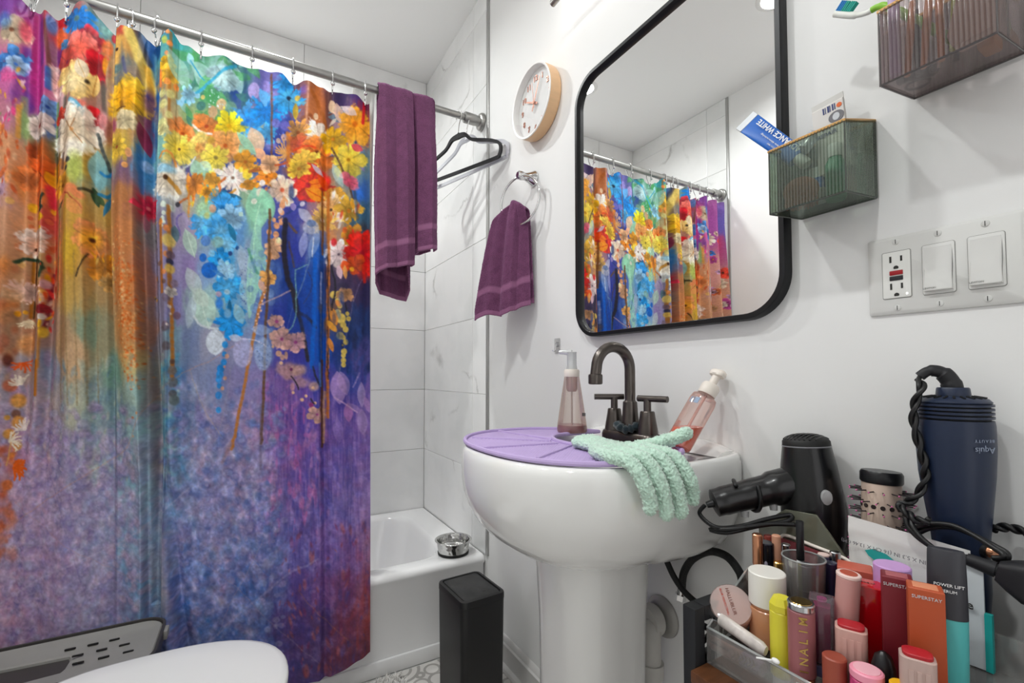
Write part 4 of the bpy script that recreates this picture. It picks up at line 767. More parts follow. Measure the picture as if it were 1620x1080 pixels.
# blue column
for (u, v, R, c, i_) in ((350, 365, 18, '3c9ce4', '78c0ec'), (358, 385, 17, '52ace8', '88c8ec'), (347, 411, 18, '1f8cdc', '2f9ce4'), (361, 455, 21, '2f94dc', '58b0e8'), (364, 508, 24, '1f8cdc', '2f94e0'), (358, 425, 14, '90c4e8', 'a8d0ec')): flower(u, v, R, 8, c, '0f4c88' if R == 18 and v > 400 else None, 0.3, 1.05, 0, 0.28, 0.08, i_, 0.2)
blob(325, 380, 8, 9, '5080cc', 0.85, 0.15); blob(321, 407, 6, 7, '2468c4', 0.95, 0.15); blob(331, 427, 13, 13, '1c64c4', 0.95, 0.12); leaf(346, 432, 13, 3, 0.5, '3c78b8', 0.8); stroke([(328, 505), (346, 511)], 5, '1878cc', 0.95); blob(347, 480, 7, 10, '2c74d0', 0.85, 0.5); leaf(363, 486, 14, 3.5, 1.6, '1c6490', 0.9); leaf(367, 365, 16, 5, 1.2, '1c7098', 0.85); blob(375, 390, 3, 3.5, '1c4c88', 0.95); blob(364, 399, 3.5, 4, '28407c', 0.9); blob(359, 461, 5, 4.5, 'b8dcf0', 0.9, 0.3); blob(346, 465, 5, 5, 'c89cb0', 0.8, 0.4); blob(360, 495, 6, 8, '90c4ec', 0.8, 0.4)
leaf(300, 383, 24, 11, 1.25, 'b4d4bc', 0.75, 'd8e8d8'); blob(344, 382, 10, 10, '8cb0a4', 0.75, 0.3); leaf(306, 445, 26, 12, 1.15, 'c4d4cc', 0.65); leaf(322, 488, 34, 20, 1.3, 'c0dccc', 0.75, 'e0ece0'); leaf(302, 492, 30, 8, 1.75, 'b8c4d4', 0.65); leaf(317, 470, 20, 12, 0.9, 'd0e0d4', 0.6); stroke([(306, 500), (318, 515), (345, 520)], 3, 'd8e0e4', 0.8); leaf(384, 410, 26, 9, 1.4, 'b0c4d8', 0.6); leaf(388, 460, 20, 10, 1.3, 'a8c8d0', 0.6); leaf(378, 496, 18, 9, 1.2, 'b8d4d4', 0.65); blob(335, 400, 5, 6, '88c4e4', 0.8); scatter(50, 378, 398, 390, 480, '4858a0 384890', 0.6, 1.3, 'bokeh', 0.8, 79)
leaf(402, 420, 90, 11, 1.66, 'a4dcc4', 0.7); stroke([(396, 470), (404, 360), (412, 320)], 2, 'b8e8c8', 0.7); stroke([(393, 393), (400, 415), (408, 432)], 4, '5a9c84', 0.85, taper=False); leaf(413, 400, 40, 6, 1.25, '9cd4bc', 0.7); burst(402, 450, 24, 8, '98d0c0', 0.2, 1.2, 1.2)
scatter(40, 395, 430, 395, 540, '5c7cc0 7894d0 3c58a8 88a8d0', 4, 9, 'bokeh', 0.4, 80)
# orange stems at the left of the blue column
stroke([(257, 352), (260, 465)], 4.2, 'c07028', 0.9); stroke([(268, 330), (271, 440), (274, 520), (276, 600)], 5, 'b87430', 0.9)
for (u, v, r, c) in ((257, 356, 4, 'f09850'), (266, 365, 5, 'f0904c'), (269, 384, 10, 'e8c868'), (266, 406, 4.5, 'f09450'), (272, 406, 6, '6a5468'), (271, 417, 5, '282c50'), (271, 428, 7, 'e0b858'), (263, 434, 4, 'f09450'), (263, 449, 3.5, '7a5448'), (256, 420, 4, '8a6458'), (277, 450, 6, '8a7488'), (266, 474, 6, '7c6c80'), (281, 500, 6, '7c5c70'), (265, 517, 7, '7c6478'), (266, 548, 7, '6c6068'), (264, 520, 6, '6c6470'), (275, 572, 4, '6a4c40'), (275, 586, 7, '78706c'), (276, 604, 7.5, '6c7074'), (276, 622, 6, '605c60'), (278, 632, 8, '687474'), (271, 487, 2.5, 'e8d8cc'), (272, 498, 2, 'e8d8cc'), (268, 515, 2, 'f0e0d8')): blob(u, v, r, r * 1.1, c, 0.85, 0.3)
flower(273, 464, 9, 5, 'd8ccc4', None, 0.3, 0.9); leaf(278, 370, 14, 6, 1.4, '4a6c74', 0.8)
stroke([(247, 350), (251, 440), (253, 560)], 3, '4a3c40', 0.6, 0.6); scatter(18, 240, 250, 330, 480, 'd8a83c c88030 3a3c48 e0c070', 1.5, 3.5, 'dab', 0.8, 81)
# peach chain, brown stems, branch
for (u, v, r) in ((447, 322, 5), (446, 333, 4.5), (444, 343, 4), (445, 350, 3.5), (434, 346, 3.5), (438, 355, 5), (437, 369, 5), (426, 366, 4.5), (435, 378, 4), (428, 405, 5), (422, 412, 2)): blob(u, v, r, r * 1.1, 'f0a878', 0.95, 0.2)
blob(444, 330, 4, 5, 'f0d4c4', 0.9, 0.2); flower(432, 390, 15, 6, 'f4b88c', None, 0.3, 1, 0, 0.32, 0.06); stroke([(427, 400), (420, 450), (410, 490), (402, 530), (385, 620), (366, 710)], 4.6, 'c07838', 0.85); flower(424, 440, 14, 6, 'f4b064', '4c4040', 0.2, 0.9, 0.4, 0.3, 0.06, 'f0a858', 0.13); leaf(414, 452, 11, 5, 1.2, 'e0a890', 0.85)
for k in range(14): blob(421 - k * 1.6 + (k % 2) * 3, 455 + 5.2 * k, 1.6, 1.8, 'f0c0a0', 0.9)
stroke([(427, 330), (425, 430), (420, 520), (416, 630), (413, 700)], 4, '6a4830', 0.85); stroke([(366, 700), (352, 730)], 5, 'a07878', 0.5, 0.8); stroke([(413, 640), (412, 740)], 4, '6a5870', 0.5, 0.8)
stroke([(452, 345), (450, 380), (454, 430), (466, 465), (470, 490)], 8, '241f2c', 0.85, 0.4); stroke([(470, 488), (478, 520), (486, 570)], 5, '282430', 0.9, 0.4); stroke([(472, 493), (488, 505), (498, 518)], 4.5, '241f2c', 0.85); stroke([(458, 350), (470, 365)], 3.5, '6a4c38', 0.8); stroke([(458, 380), (466, 420)], 2.5, '4c3c44', 0.8); stroke([(438, 346), (474, 322), (484, 318)], 2.5, '2c4480', 0.7); blob(462, 300, 5, 14, '1c3470', 0.7, 0.5)
stroke([(498, 410), (496, 500), (492, 580)], 6, '1c64cc', 0.85, 0.5); stroke([(509, 430), (508, 478)], 3.4, 'b0bcec', 0.8); stroke([(508, 480), (508, 570)], 3, '707890', 0.5); blob(502, 400, 14, 22, '1c5cc4', 0.75, 0.6); blob(484, 480, 12, 50, '1c4cb0', 0.5, 0.8); stroke([(490, 410), (478, 450), (470, 470)], 1.5, '7088b0', 0.7); stroke([(487, 430), (494, 450), (480, 480)], 2, '303c70', 0.6); stroke([(468, 425), (468, 500), (452, 530)], 1.6, '80b0a8', 0.7); stroke([(468, 425), (486, 418)], 1.4, '80b0a8', 0.7); stroke([(410, 483), (460, 458)], 1.8, 'c8a8b0', 0.8)
leaf(484, 340, 18, 8, 0.9, 'c4c4d8', 0.75); blob(492, 358, 13, 12, 'b8bcd0', 0.7, 0.15); blob(493, 352, 8, 6, '5c74a8', 0.8, 0.25); leaf(480, 385, 22, 7, 1.7, 'b8bce0', 0.6); leaf(497, 385, 26, 8, 1.9, '98b0e0', 0.6); stroke([(496, 375), (494, 405)], 1.6, 'e0e4f0', 0.8); blob(479, 320, 4, 4.5, 'e0d8e8', 0.9, 0.3); leaf(465, 323, 7, 5, 1.5, 'a894d0', 0.8)
stroke([(511, 300), (511, 400)], 3, '8a5830', 0.9); stroke([(520, 300), (520, 420), (518, 520), (517, 600), (517, 660)], 3.6, 'd07838', 0.85); stroke([(519, 400), (518, 600)], 1.2, '2a1c20', 0.8)
flower(438, 508, 13, 5, 'd8a898', '98407c', 0.3, 0.9, 0, 0.2, 0.06, 'c89494', 0.22); flower(446, 536, 17, 5, 'd4a494', '903c74', 0.8, 0.9, 0, 0.2, 0.06, 'c09094', 0.16); flower(468, 541, 17, 5, 'c89894', '8c3c78', 0.2, 1, 0, 0.2, 0.06, 'b48494', 0.16); blob(441, 559, 5, 5, 'dca888', 0.9, 0.2); blob(453, 562, 3, 7, 'dca888', 0.85, 0.3); blob(432, 548, 2.5, 2.5, 'e8b898', 0.9); blob(447, 565, 4, 5, 'd8a48c', 0.85)
blob(456, 585, 18, 14, 'b88c8c', 0.85, 0.5, wob=0.9); blob(472, 585, 13, 11, 'c49a90', 0.85, 0.4, wob=0.8); blob(476, 605, 13, 9, 'b48c98', 0.85, 0.5, wob=0.9); blob(495, 611, 9, 8, 'c09890', 0.85, 0.5, wob=0.6); blob(463, 612, 4, 7, 'c890a0', 0.9, 0.4); blob(461, 584, 2.5, 3, '783468', 0.9); for_pts = ((464, 621, 2.5), (477, 632, 3), (483, 626, 2.5), (494, 613, 2.5), (489, 630, 0.1), (497, 637, 2.5), (445, 574, 3), (508, 633, 2.5))
for (u, v, r) in for_pts: blob(u, v, r, r, 'ecbc98', 0.95, 0.3)
blob(491, 640, 3.5, 4, '98387c', 0.95, 0.2); flower(500, 655, 15, 5, 'd0a090', '903c7c', 0.3, 0.8, 0, 0.4, 0.1, 'c09094', 0.14); stroke([(461, 595), (468, 604), (472, 616)], 1.8, '2c2430', 0.85); stroke([(490, 630), (496, 638)], 1.8, '2c2430', 0.85); stroke([(494, 580), (500, 600), (506, 612)], 2.6, '28283c', 0.85)
stroke([(509, 570), (508, 640), (508, 706)], 3.6, '6a4430', 0.95); stroke([(513, 620), (511, 700)], 3.4, 'c8987c', 0.8); stroke([(505, 575), (506, 610)], 4, '5c98e8', 0.8)
# yellow bokeh chain
for (u, v, r) in ((534, 465, 5), (527, 466, 6), (533, 475, 4), (536, 484, 4), (533, 494, 5), (538, 504, 8), (548, 496, 3.5), (550, 504, 4), (541, 514, 5), (545, 521, 5), (536, 531, 6), (541, 534, 4), (545, 541, 4.5), (540, 546, 2), (542, 556, 5), (541, 562, 4), (541, 570, 4.5), (541, 577, 4)): blob(u, v, r, r * 1.05, 'e0c060', 0.95, 0.2)
flower(545, 466, 13, 5, 'dca070', None, 0.4, 0.9, 0.3, 0.35, 0.08); leaf(527, 500, 16, 6, 1.3, 'e89440', 0.9); leaf(524, 516, 13, 5, 0.9, 'e8a03c', 0.9); leaf(522, 545, 13, 4, 1.3, 'e08838', 0.9); leaf(534, 480, 7, 4, 1.0, 'f0984c', 0.9); stroke([(524, 420), (530, 455), (524, 490)], 2.6, '201c28', 0.8); blob(541, 452, 9, 6, '34304c', 0.6, 0.5); stroke([(545, 480), (546, 492)], 2, '282430', 0.8)
scatter(40, 525, 582, 470, 600, '1c2c60 34549c 141c40 24407c', 4, 10, 'dab', 0.45, 82)
# lilac leaves and pale discs of the lower print
leaf(341, 541, 22, 16, 1.57, 'd8e0ec', 0.85); blob(341, 541, 15, 20, 'd4dce8', 0.85, 0.1); blob(384, 557, 16, 24, 'b8b4dc', 0.75, 0.12); blob(416, 560, 14, 27, 'a8bce0', 0.7, 0.12); leaf(413, 522, 16, 9, 0.1, 'a0b4dc', 0.6); stroke([(378, 536), (404, 538), (420, 548)], 1.6, 'dcd8ec', 0.7); leaf(372, 534, 11, 6, 0.2, 'c4cce4', 0.8); scatter(50, 404, 430, 540, 585, '5068a8 6880b8', 0.6, 1.4, 'bokeh', 0.7, 83)
for (u, v, r, c) in ((356, 545, 5, '2f94e0'), (355, 560, 4, '2f8cd8'), (354, 573, 5, '2f8cd8'), (349, 583, 6, '1f80d0'), (348, 592, 6, '2f88d4'), (346, 600, 5, '3a90d8'), (347, 610, 4, '2f8cd8'), (346, 625, 5.5, '3a90e0'), (346, 648, 4.5, '3a94dc'), (359, 563, 3.5, 'e0a88c'), (355, 580, 2, 'e0a08c'), (356, 598, 3, 'e0a890'), (352, 614, 3, 'e0a890')): blob(u, v, r, r * 1.15, c, 0.92, 0.25)
leaf(533, 613, 27, 13, 1.5, 'b894d0', 0.75); leaf(541, 606, 20, 10, 1.3, 'c09cd4', 0.6); leaf(569, 624, 21, 7, 1.55, 'b49cd0', 0.75); leaf(548, 652, 16, 8, 1.5, 'b478b8', 0.8); leaf(570, 667, 22, 9, 1.5, 'ac90c8', 0.75); leaf(578, 640, 14, 5, 1.3, 'b48cc4', 0.7); leaf(558, 645, 14, 5, 0.6, 'a484c0', 0.6); leaf(532, 680, 20, 8, 1.5, 'a888c8', 0.4); stroke([(527, 628), (545, 640), (562, 652)], 2, 'd0a8d0', 0.7); stroke([(556, 612), (566, 590)], 2, 'c8a8d8', 0.5)
# weave and fine grain of the print
CAN = np.clip(CAN * (1 + 0.10 * (NF - 0.5) + 0.10 * (NZ - 0.5))[..., None], 0, 1)
# ================================================================== SHOWER ROD, RINGS, CURTAIN AND LINER
RY, RZ = 1.638, 2.052
rod = thing('shower_rod', 'brushed steel tension rod across the tub holding the flowered curtain', 'curtain rod', (0.04, RY, RZ))
obj('tube', tube([(LX + 0.03, RY, RZ), (W - 0.03, RY, RZ)], 0.0125, 24), M_SATIN, rod, True)
obj('inner_tube', tube([(LX + 0.03, RY, RZ), (0.30, RY, RZ)], 0.0140, 24), M_SATIN, rod, True)
for sx, x0 in ((-1, W - 0.0055), (1, LX + 0.0055)):
    R = frame((sx, 0, 0)); M = Matrix.Translation(Vector((x0, RY, RZ))) @ R.to_4x4()
    f = obj('end_flange', xf(lathe([(0.034, 0), (0.0345, 0.004), (0.033, 0.012), (0.029, 0.016), (0.021, 0.018), (0.020, 0.030), (0.0215, 0.034), (0.0215, 0.078), (0.0195, 0.081)], 40), M), M_SATIN, rod, True)
def cloth_u(x, z):
    """sheet coordinates of a point of the hanging cloth's mean plane"""
    d = np.stack([x - CAM[0], np.full_like(x, 1.605), z - CAM[2]], -1)
    w = d @ _F; return 810 + FPX * (d @ _R) / w, V0 - FPX * (d @ _U) / w
def cx_at(u): return at(u, 300, y=1.605).x
# folds: how far each place of the cloth stands out towards the room (photo column, offset)
FOLDS = [(-330, 0.012), (-300, -0.02), (-260, 0.022), (-215, -0.016), (-170, 0.024), (-130, -0.02), (-90, 0.02), (-55, -0.018), (-20, 0.014), (12, 0.022), (34, -0.004), (46, -0.016), (62, 0.004), (76, -0.022), (92, 0.0), (112, 0.026), (132, 0.020),
         (148, -0.006), (162, -0.010), (172, -0.020), (180, 0.018), (198, 0.034), (214, 0.026), (226, -0.012), (240, -0.032), (247, -0.026), (252, 0.018), (264, 0.030), (284, 0.012), (305, 0.000), (325, 0.007), (350, 0.004), (375, -0.006), (400, 0.002), (425, 0.007), (450, -0.002),
         (470, -0.010), (490, 0.006), (508, 0.004), (518, -0.014), (526, 0.004), (545, 0.012), (562, 0.003), (572, 0.008), (584, 0.0), (620, 0.0)]
fu = np.array([cx_at(u) for u, _ in FOLDS]); fo = np.array([o for _, o in FOLDS])
def smooth_interp(x, xp, fp):
    i = np.clip(np.searchsorted(xp, x) - 1, 0, len(xp) - 2); t = (x - xp[i]) / (xp[i + 1] - xp[i]); t = np.clip(t, 0, 1); t = t * t * (3 - 2 * t)
    return fp[i] * (1 - t) + fp[i + 1] * t
NCX, NCZ = 690, 900
XL, XR = LX + 0.02, 0.352
us = np.linspace(0, 1, NCX); vs = np.linspace(0, 1, NCZ)
# columns even in the photograph-facing part, so the weave of the print is even
ux = np.array([cx_at(u) for u in np.linspace(-318, 586, 60)]); ux = XL + (ux - ux[0]) / (ux[-1] - ux[0]) * (XR - XL)
xs = np.interp(us, np.linspace(0, 1, 60), ux)
RING_U = [-285, -190, -110, -40, 30, 84, 169, 190, 238, 308, 392, 459, 524, 577]
ring_x = np.array([cx_at(u) + 0.004 for u in RING_U])
def top_z(x):
    d = np.min(np.abs(x[:, None] - ring_x[None, :]), axis=1)
    z = 1.990 + 0.014 * np.clip(d / 0.035, 0, 1) ** 2 * (3 - 2 * np.clip(d / 0.035, 0, 1))
    z = z + 0.026 * np.exp(-((x - cx_at(262)) / 0.018) ** 2) + 0.028 * np.exp(-((x - cx_at(120)) / 0.03) ** 2) - 0.02 * np.exp(-((x - cx_at(65)) / 0.02) ** 2)
    return z
tz = top_z(xs)
hem = 0.060 + 0.0 * xs + 0.060 * np.clip((xs - 0.20) / 0.16, 0, 1) ** 1.2 + 0.012 * np.sin(xs * 11)
V, X = np.meshgrid(vs, xs, indexing='ij')
Z = tz[None, :] * (1 - V) + hem[None, :] * V
hgt = np.clip((2.0 - Z) / 1.95, 0, 1)
# folds wander sideways a little on the way down and open out towards the hem
drift = 0.075 * np.clip(hgt - 0.28, 0, 1) * np.exp(-((X - cx_at(235)) / 0.16) ** 2) + 0.006 * np.sin(Z * 3.1 + X * 4)
amp = (1.0 + 0.45 * (X < cx_at(275))) * (0.60 + 0.65 * np.clip(hgt / 0.35, 0, 1) - 0.42 * np.clip((hgt - 0.5) / 0.5, 0, 1))
left_ = 1 / (1 + np.exp((X - cx_at(236)) / 0.012)); amp = amp * (1 - 0.78 * left_ * np.clip((hgt - 0.36) / 0.30, 0, 1))
off = smooth_interp((X - drift).ravel(), fu, fo).reshape(X.shape) * amp
off += 0.004 * np.sin(X * 31 + Z * 2.2) * hgt + 0.0025 * np.sin(X * 67 - Z * 5.0) * hgt
# the long roll that slants down to the right
xa, xb_ = at(214, 560, y=1.605), at(263, 955, y=1.605)
xc_ = xa.x + (Z - xa.z) / (xb_.z - xa.z) * (xb_.x - xa.x); ramp = np.clip((1.30 - Z) / 0.35, 0, 1)
off += ramp * (0.026 * np.exp(-((X - xc_) / 0.022) ** 2) - 0.024 * np.exp(-((X - xc_ - 0.038) / 0.012) ** 2))
# small sag creases from the rings
off += 0.010 * np.exp(-(hgt / 0.05) ** 2) * np.cos((X - XL) * 2 * math.pi / 0.078)
ymean = 1.632 - 0.046 * np.clip((2.0 - Z) / 1.55, 0, 1) ** 1.1 - 0.012 * np.clip((0.45 - Z) / 0.4, 0, 1)
Y = ymean - off
Y = np.minimum(Y, np.where(Z < 0.40, TY - 0.004, 9.0))
X2 = X + 0.010 * (Z < 9) * np.clip(hgt, 0, 1) * np.clip((X - 0.1) / 0.25, 0, 1)
me = grid_mesh('shower_curtain', X2, Y, Z)
pu, pv = cloth_u(X.ravel(), Z.ravel())
a_ = np.clip(pu - PU0, 0, PWD - 1.01); b_ = np.clip(pv - PV0, 0, PHT - 1.01); ai = a_.astype(int); bi = b_.astype(int); fa = (a_ - ai)[:, None]; fb = (b_ - bi)[:, None]
col = (CAN[bi, ai] * (1 - fa) + CAN[bi, ai + 1] * fa) * (1 - fb) + (CAN[bi + 1, ai] * (1 - fa) + CAN[bi + 1, ai + 1] * fa) * fb
lin = np.where(col <= 0.04045, col / 12.92, ((col + 0.055) / 1.055) ** 2.4)
at_ = me.color_attributes.new('print', 'FLOAT_COLOR', 'POINT')
at_.data.foreach_set('color', np.concatenate([lin, np.ones((len(lin), 1))], 1).astype(np.float32).ravel())
def cloth_mat(name, attr=None, col='#ffffff', trans=0.3, weave=900.0):
    m = bpy.data.materials.new(name); m.use_nodes = True; nt = m.node_tree; L = nt.links.new
    b = nt.nodes['Principled BSDF']; b.inputs['Roughness'].default_value = 0.62; b.inputs['Specular IOR Level'].default_value = 0.25
    tl = nt.nodes.new('ShaderNodeBsdfTranslucent'); mx = nt.nodes.new('ShaderNodeMixShader'); mx.inputs[0].default_value = trans
    if attr:
        a = nt.nodes.new('ShaderNodeVertexColor'); a.layer_name = attr
        g = nt.nodes.new('ShaderNodeHueSaturation'); g.inputs['Saturation'].default_value = SAT; g.inputs['Value'].default_value = VAL
        L(a.outputs[0], g.inputs['Color']); L(g.outputs[0], b.inputs['Base Color']); L(g.outputs[0], tl.inputs[0])
    else:
        b.inputs['Base Color'].default_value = (*rgb(col), 1); tl.inputs[0].default_value = (*rgb(col), 1)
    L(b.outputs[0], mx.inputs[1]); L(tl.outputs[0], mx.inputs[2]); L(mx.outputs[0], nt.nodes['Material Output'].inputs[0])
    return m
SAT, VAL = 1.02, 0.86
M_PRINT = cloth_mat('flower_print_cloth', 'print', trans=0.16)
curtain = single('shower_curtain', 'fabric shower curtain printed with watercolour flowers over orange, blue and purple', 'shower curtain', me, M_PRINT, (0.0, 1.6, 2.0), smooth=180)
# rings: a wire hook over the rod with a ball at its end
RINGM = {}
def ring(x, yaw, label):
    t = thing('curtain_ring', label, 'curtain ring', (x, RY, RZ), (0, 0, yaw), group='hooks on the shower rod')
    if not RINGM:
        pts = [(0, -0.013, -0.052), (0, -0.018, -0.030), (0, -0.0185, 0.0), (0, -0.013, 0.013), (0, 0.0, 0.0172), (0, 0.013, 0.012), (0, 0.0175, -0.004), (0, 0.016, -0.020), (0, 0.006, -0.045), (0, 0.0, -0.066), (0, -0.008, -0.074), (0, -0.013, -0.068), (0, -0.012, -0.058)]
        RINGM['wire'] = obj('wire', tube(spline(pts, 5), 0.0023, 8), M_CHROME, t).data
        RINGM['ball'] = obj('ball', sphere((0, -0.0205, -0.036), 0.0075, 16, 10), M_CHROME, t).data
    else:
        for k in ('wire', 'ball'): link(bpy.data.objects.new(k, RINGM[k]), t)
    return t
RL = ['chrome curtain ring far left above the pink and purple flowers', 'chrome curtain ring near the left wall over a pleat', 'chrome curtain ring over the left purple pleat', 'chrome curtain ring above the first magenta fold', 'chrome curtain ring over the magenta and beige flowers', 'chrome curtain ring beside the blue flower at the top left', 'chrome curtain ring left of a close pair, above the coral fold', 'chrome curtain ring right of a close pair, above the yellow fold', 'chrome curtain ring at the deep blue fold, its loop showing below', 'chrome curtain ring above the green leaves', 'chrome curtain ring between the green leaves and the lilac petals', 'chrome curtain ring above the round blue flower', 'chrome curtain ring above the brown streak', 'last chrome curtain ring beside the white liner']
for k, (u, x) in enumerate(zip(RING_U, ring_x)):
    ring(x, (0.25, -0.3, 0.1, 0.35, -0.2, 0.3, 0.2, 0.5, -0.4, 0.1, 0.05, 0.0, -0.1, -0.15)[k], RL[k])
# white liner, seen as a strip beyond the curtain's edge
nl = 60; lx = np.linspace(0.30, 0.374, nl); lz = np.linspace(RZ + 0.016, 0.342, 60)
LZ, LXX = np.meshgrid(lz, lx, indexing='ij')
LY = 1.672 + 0.012 * np.sin(LXX * 150) + 0.02 * np.clip((2.0 - LZ) / 1.6, 0, 1) + 0.0 * LZ
wrap = np.clip((LZ - (RZ - 0.03)) / 0.04, 0, 1); LY = LY * (1 - wrap) + (RY + 0.0165) * wrap
single('shower_liner', 'white plastic shower liner hanging beside the curtain edge', 'shower liner', baked(grid_mesh('l', LXX + 0.004 * np.sin(LZ * 3), LY, LZ), [('SOLIDIFY', {'thickness': 0.0016})]), cloth_mat('white_liner_plastic', None, '#f0f0ee', 0.35), (0.34, 1.67, 2.0), smooth=180)
# ================================================================== TOWELS
def terry(name, col, hem, hem2):
    """looped cotton with a flat hem and a woven border; UV v = metres from the end, u = metres across"""
    m = bpy.data.materials.new(name); m.use_nodes = True; nt = m.node_tree; L = nt.links.new
    b = nt.nodes['Principled BSDF']; b.inputs['Roughness'].default_value = 0.95; b.inputs['Sheen Weight'].default_value = 0.5; b.inputs['Specular IOR Level'].default_value = 0.1
    b.inputs['Sheen Tint'].default_value = (*rgb('#c090b8'), 1)
    tc = nt.nodes.new('ShaderNodeTexCoord'); sx = nt.nodes.new('ShaderNodeSeparateXYZ'); L(tc.outputs['UV'], sx.inputs[0])
    r = nt.nodes.new('ShaderNodeValToRGB'); r.color_ramp.interpolation = 'CONSTANT'; e = r.color_ramp.elements
    e[0].position = 0.0; e[0].color = (1, 1, 1, 1); e[1].position = 0.013; e[1].color = (0, 0, 0, 1)
    for p, c in ((0.072, 0.6), (0.076, 1.0), (0.090, 0.6), (0.094, 0.0)):
        q = e.new(p); q.color = (c, c, c, 1)
    L(sx.outputs[1], r.inputs[0])
    n = nt.nodes.new('ShaderNodeTexNoise'); n.inputs['Scale'].default_value = 420; n.inputs['Detail'].default_value = 2; L(tc.outputs['Object'], n.inputs['Vector'])
    n2 = nt.nodes.new('ShaderNodeTexNoise'); n2.inputs['Scale'].default_value = 40; n2.inputs['Detail'].default_value = 4; L(tc.outputs['Object'], n2.inputs['Vector'])
    wv = nt.nodes.new('ShaderNodeTexWave'); wv.inputs['Scale'].default_value = 170; L(tc.outputs['UV'], wv.inputs['Vector'])
    c1 = nt.nodes.new('ShaderNodeValToRGB'); c1.color_ramp.elements[0].position = 0.3; c1.color_ramp.elements[1].position = 0.75
    k = rgb(col); c1.color_ramp.elements[0].color = (*[x * 0.62 for x in k], 1); c1.color_ramp.elements[1].color = (*[x * 1.5 for x in k], 1)
    ad = nt.nodes.new('ShaderNodeMath'); ad.operation = 'MULTIPLY_ADD'; ad.inputs[1].default_value = 0.35; L(n2.outputs[0], ad.inputs[0])
    mm = nt.nodes.new('ShaderNodeMath'); mm.operation = 'MULTIPLY'; mm.inputs[1].default_value = 0.65; L(n.outputs[0], mm.inputs[0]); L(mm.outputs[0], ad.inputs[2])
    L(ad.outputs[0], c1.inputs[0])
    c2 = nt.nodes.new('ShaderNodeMixRGB'); c2.inputs[1].default_value = (*rgb(hem), 1); c2.inputs[2].default_value = (*rgb(hem2), 1); L(wv.outputs['Fac'], c2.inputs[0])
    mx = nt.nodes.new('ShaderNodeMixRGB'); L(r.outputs[0], mx.inputs[0]); L(c1.outputs[0], mx.inputs[1]); L(c2.outputs[0], mx.inputs[2]); L(mx.outputs[0], b.inputs['Base Color'])
    bp = nt.nodes.new('ShaderNodeBump'); bp.inputs['Distance'].default_value = 0.004
    iv = nt.nodes.new('ShaderNodeMath'); iv.operation = 'MULTIPLY_ADD'; iv.inputs[1].default_value = -0.6; iv.inputs[2].default_value = 0.85; L(r.outputs[0], iv.inputs[0]); L(iv.outputs[0], bp.inputs['Strength'])
    L(n.outputs[0], bp.inputs['Height']); L(bp.outputs[0], b.inputs['Normal'])
    return m
M_TERRY = terry('purple_terry', '#6f4362', '#805270', '#9a688a')
TERRY_TEX = clouds('loops', 0.004, 1)
def towel_mesh(PX, PY, PZ, U, Vv, thick=0.005):
    me = grid_mesh('t', PX, PY, PZ, (U, Vv))
    return baked(me, [('SOLIDIFY', {'thickness': thick, 'offset': 0.0}), ('DISPLACE', {'texture': TERRY_TEX, 'strength': 0.0022, 'texture_coords': 'LOCAL', 'mid_level': 0.5})])
# --- bath towel over the rod: front flap, over the rod, back flap
ns, nt_ = 150, 220
S, T = np.meshgrid(np.linspace(0, 1, ns), np.linspace(0, 1, nt_))
xk = np.array([0.0, 0.10, 0.22, 0.34, 0.46, 0.55, 0.62, 0.68, 0.76, 0.86, 0.94, 1.0])
xv = np.array([0.380, 0.382, 0.402, 0.440, 0.472, 0.500, 0.506, 0.496, 0.516, 0.556, 0.580, 0.588])
yv = np.array([0.030, 0.000, -0.026, -0.012, -0.034, -0.020, 0.026, 0.040, -0.014, -0.036, -0.018, 0.024])
bx = smooth_interp(S.ravel(), xk, xv).reshape(S.shape); by = smooth_interp(S.ravel(), xk, yv).reshape(S.shape)
zf = smooth_interp(S.ravel(), xk, np.array([1.382, 1.385, 1.394, 1.405, 1.412, 1.420, 1.425, 1.445, 1.470, 1.478, 1.484, 1.490])).reshape(S.shape)
zb = smooth_interp(S.ravel(), xk, np.array([1.38, 1.36, 1.325, 1.315, 1.31, 1.305, 1.34, 1.42, 1.48, 1.49, 1.50, 1.50])).reshape(S.shape)
ft = 0.47; bt = 0.53
tf = np.clip(T / ft, 0, 1); tb = np.clip((T - bt) / (1 - bt), 0, 1); arc = np.clip((T - ft) / (bt - ft), 0, 1) * math.pi
rz = 0.0235; topz = RZ
zz = np.where(T < ft, zf + (topz - zf) * tf, np.where(T > bt, topz - (topz - zb) * tb, topz + rz * np.sin(arc)))
down = np.clip((topz - zz) / 0.62, 0, 1)
yy = np.where(T < ft, RY - rz - 0.004 * 1, np.where(T > bt, RY + rz + 0.004, RY - rz * np.cos(arc) * 1.15))
side = np.where(T <= 0.5, 1.0, -0.35)
amp_ = np.clip(0.30 + down * 2.2, 0.0, 1.25)
amp_ = np.where((by > 0) & (T < 0.5), np.clip((down - 0.04) * 3.0, 0, 1.25), amp_)
yy = yy + np.where(T < 0.5, by * amp_ - 0.020 * down, -0.5 * by * amp_ + 0.006 * down)
xx = bx + np.where(T < 0.5, 0.012 * np.sin(down * 3) * (S - 0.5), -0.008 * down * (S - 0.4)) + np.where(T < 0.5, -0.002, 0.004)
# lower front corner turns over
yy += np.where(T < 0.06, -0.006 * (1 - T / 0.06), 0) * np.sin(S * 9)
vcoord = np.where(T <= 0.5, zz - zf, zz - zb)
bath = single('bath_towel', 'plum purple bath towel draped over the shower rod beside the curtain', 'towel', towel_mesh(xx, yy, zz + 0.0, S * 0.33, np.maximum(vcoord, 0.0001)), M_TERRY, (0.48, RY, 1.3), smooth=180)
